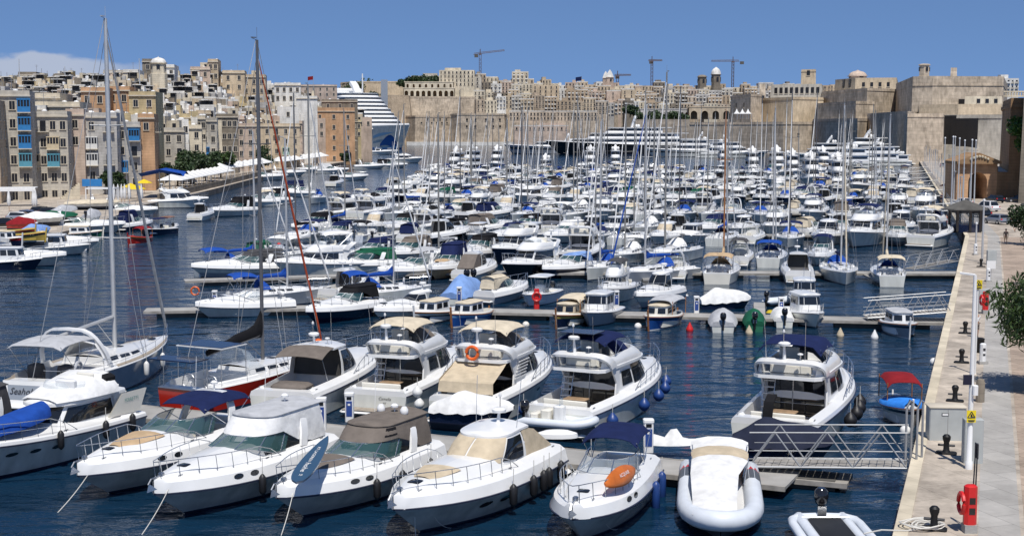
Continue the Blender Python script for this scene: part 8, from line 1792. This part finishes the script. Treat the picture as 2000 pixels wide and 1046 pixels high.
for k, (px, py, cl, rz_, lb, kw) in enumerate(((42, 432, 'pt_silver', .2, 'silver car parked at the left of the shore car row', {}), (60, 428, 'pt_blue', .3, 'blue car beside the silver one on the left shore', {}), (85, 420, 'pt_black', .2, 'black car under the red scaffold on the left shore', {}), (102, 422, 'pt_black', .2, 'second black car beside the boats on the left shore', {}), (12, 445, 'pt_black', .5, 'dark car cut by the left edge on the shore', {}), (367, 358, 'pt_white', .4, 'white camper van below the trees', dict(van=True)))): car(px, py, rz_, cl, lb, 1.22, **kw)
for k, (kd, px, py, L_b, hd, kw, lb) in enumerate((('cov', 82, 440, 6, 75, dict(cv='cv_white', engine=False), 'boat under white cover standing on the left quay'), ('cov', 45, 452, 4, 100, dict(cv='cv_red', hullmt='gel_red', engine=False), 'small red covered boat standing on the left quay'), ('luzzu', 30, 470, 6, 110, dict(hullmt='gel_green', cab=None, strip=('gel_yellow', 'gel_red')), 'green and red wooden boat stored on the left quay'), ('cov', 70, 468, 4, 40, dict(cv='cv_skyblue', hullmt='gel_ltblue', engine=False), 'small light blue covered boat on the left quay'), ('luzzu', 50, 478, 5, 95, dict(hullmt='gel_yellow', cab=None, strip=('gel_yellow', 'gel_navy')), 'yellow wooden boat stored on the left quay'), ('cov', 110, 438, 6, 60, dict(cv='cv_green', hullmt='gel_black', engine=False), 'dark covered boat on the left quay beside the white one'), ('cov', 128, 425, 5.5, 20, dict(cv='cv_silver', engine=False), 'grey covered boat on a trailer on the left quay'), ('cov', 183, 408, 9, 85, dict(cv='cv_cream', engine=False, hump=.3), 'long pale boat hauled out below the blue shop canopy'), ('cov', 182, 436, 4.5, 8, dict(cv='cv_silver', hump=.7), 'small boat with grey dome cover and black outboard on the quay edge'), ('luzzu', 8, 488, 6, 120, dict(hullmt='gel_navy', strip=('gel', 'gel_red')), 'dark wooden fishing boat stored at the left edge of the quay'))):
    bb = NB(kd, 'stored_boat', px, py, hd, L_b, lb, 'boat', end=0, **kw); q = G(px, py, 1.3); bb.r.location = (q.x, q.y, 1.75)
for k, (px, py) in enumerate(((12, 488), (30, 484), (71, 470), (80, 468), (0, 486))): simple('mooring_post', lambda m: m.lathe([(.14, 0), (.14, .9), (.05, 1.0)], n=7), px, py, f'{ordn(k)} short dark mooring post on the left quay edge', 'post', 1.2, group='mooring posts on the left quay', mt='wood_grey')
m = MB('st_cream'); 
for i in range(10): m.box((0, .35*i, .15+.3*i*.5), (2.6, .35, .3+.3*i))
o = m.build('steps', smooth=0); o.location = (far_at(140, 272), 266, 1.2); o.rotation_euler.z = -1.2; tag(o, 'short stone stairway up to the pink corner house', 'steps')
# lamp posts, rails and people-height clutter along the far quay
for k in range(26):
    t = (k+.5)/26; Y = 215+t*330; x = quayX(Y)+1.2+2.2*(k % 2); m = MB('mast'); hh = random.uniform(4.5, 7.5); m.tube([(0, 0, 0), (0, 0, hh)], [.11, .07], 5); m.box((0, -.3, hh), (.25, .7, .12)); o = m.build('lamp_post'); o.location = (x, Y, 1.35)
    tag(o, f'pale lamp post, {ordn(k)} from the kiosk along the far quay', 'lamp post', 'lamp posts along the far quay')
m = MB('alu')
for k in range(60): Y = 180+k*6; m.tube([(quayX(Y)+.6, Y, 1.35), (quayX(Y)+.6, Y, 2.4)], .04, 4)
m.tube([(quayX(Y)+.6, Y, 2.4) for Y in range(180, 540, 20)], .04, 4); m.tube([(quayX(Y)+.6, Y, 1.9) for Y in range(180, 540, 20)], .03, 4); tag(m.build('quay_railing'), 'thin metal railing running along the edge of the far quay', 'railing')
for k in range(7):
    Y = 250+k*38; car(1000+2700*(quayX(Y)+8+random.uniform(-1, 1))/Y, 250+2700*13.45/Y, R(random.uniform(60, 110)), random.choice(('pt_white', 'pt_silver', 'pt_black', 'pt_blue')), f'car parked on the far quay, {ordn(k)} beyond the gatehouse')
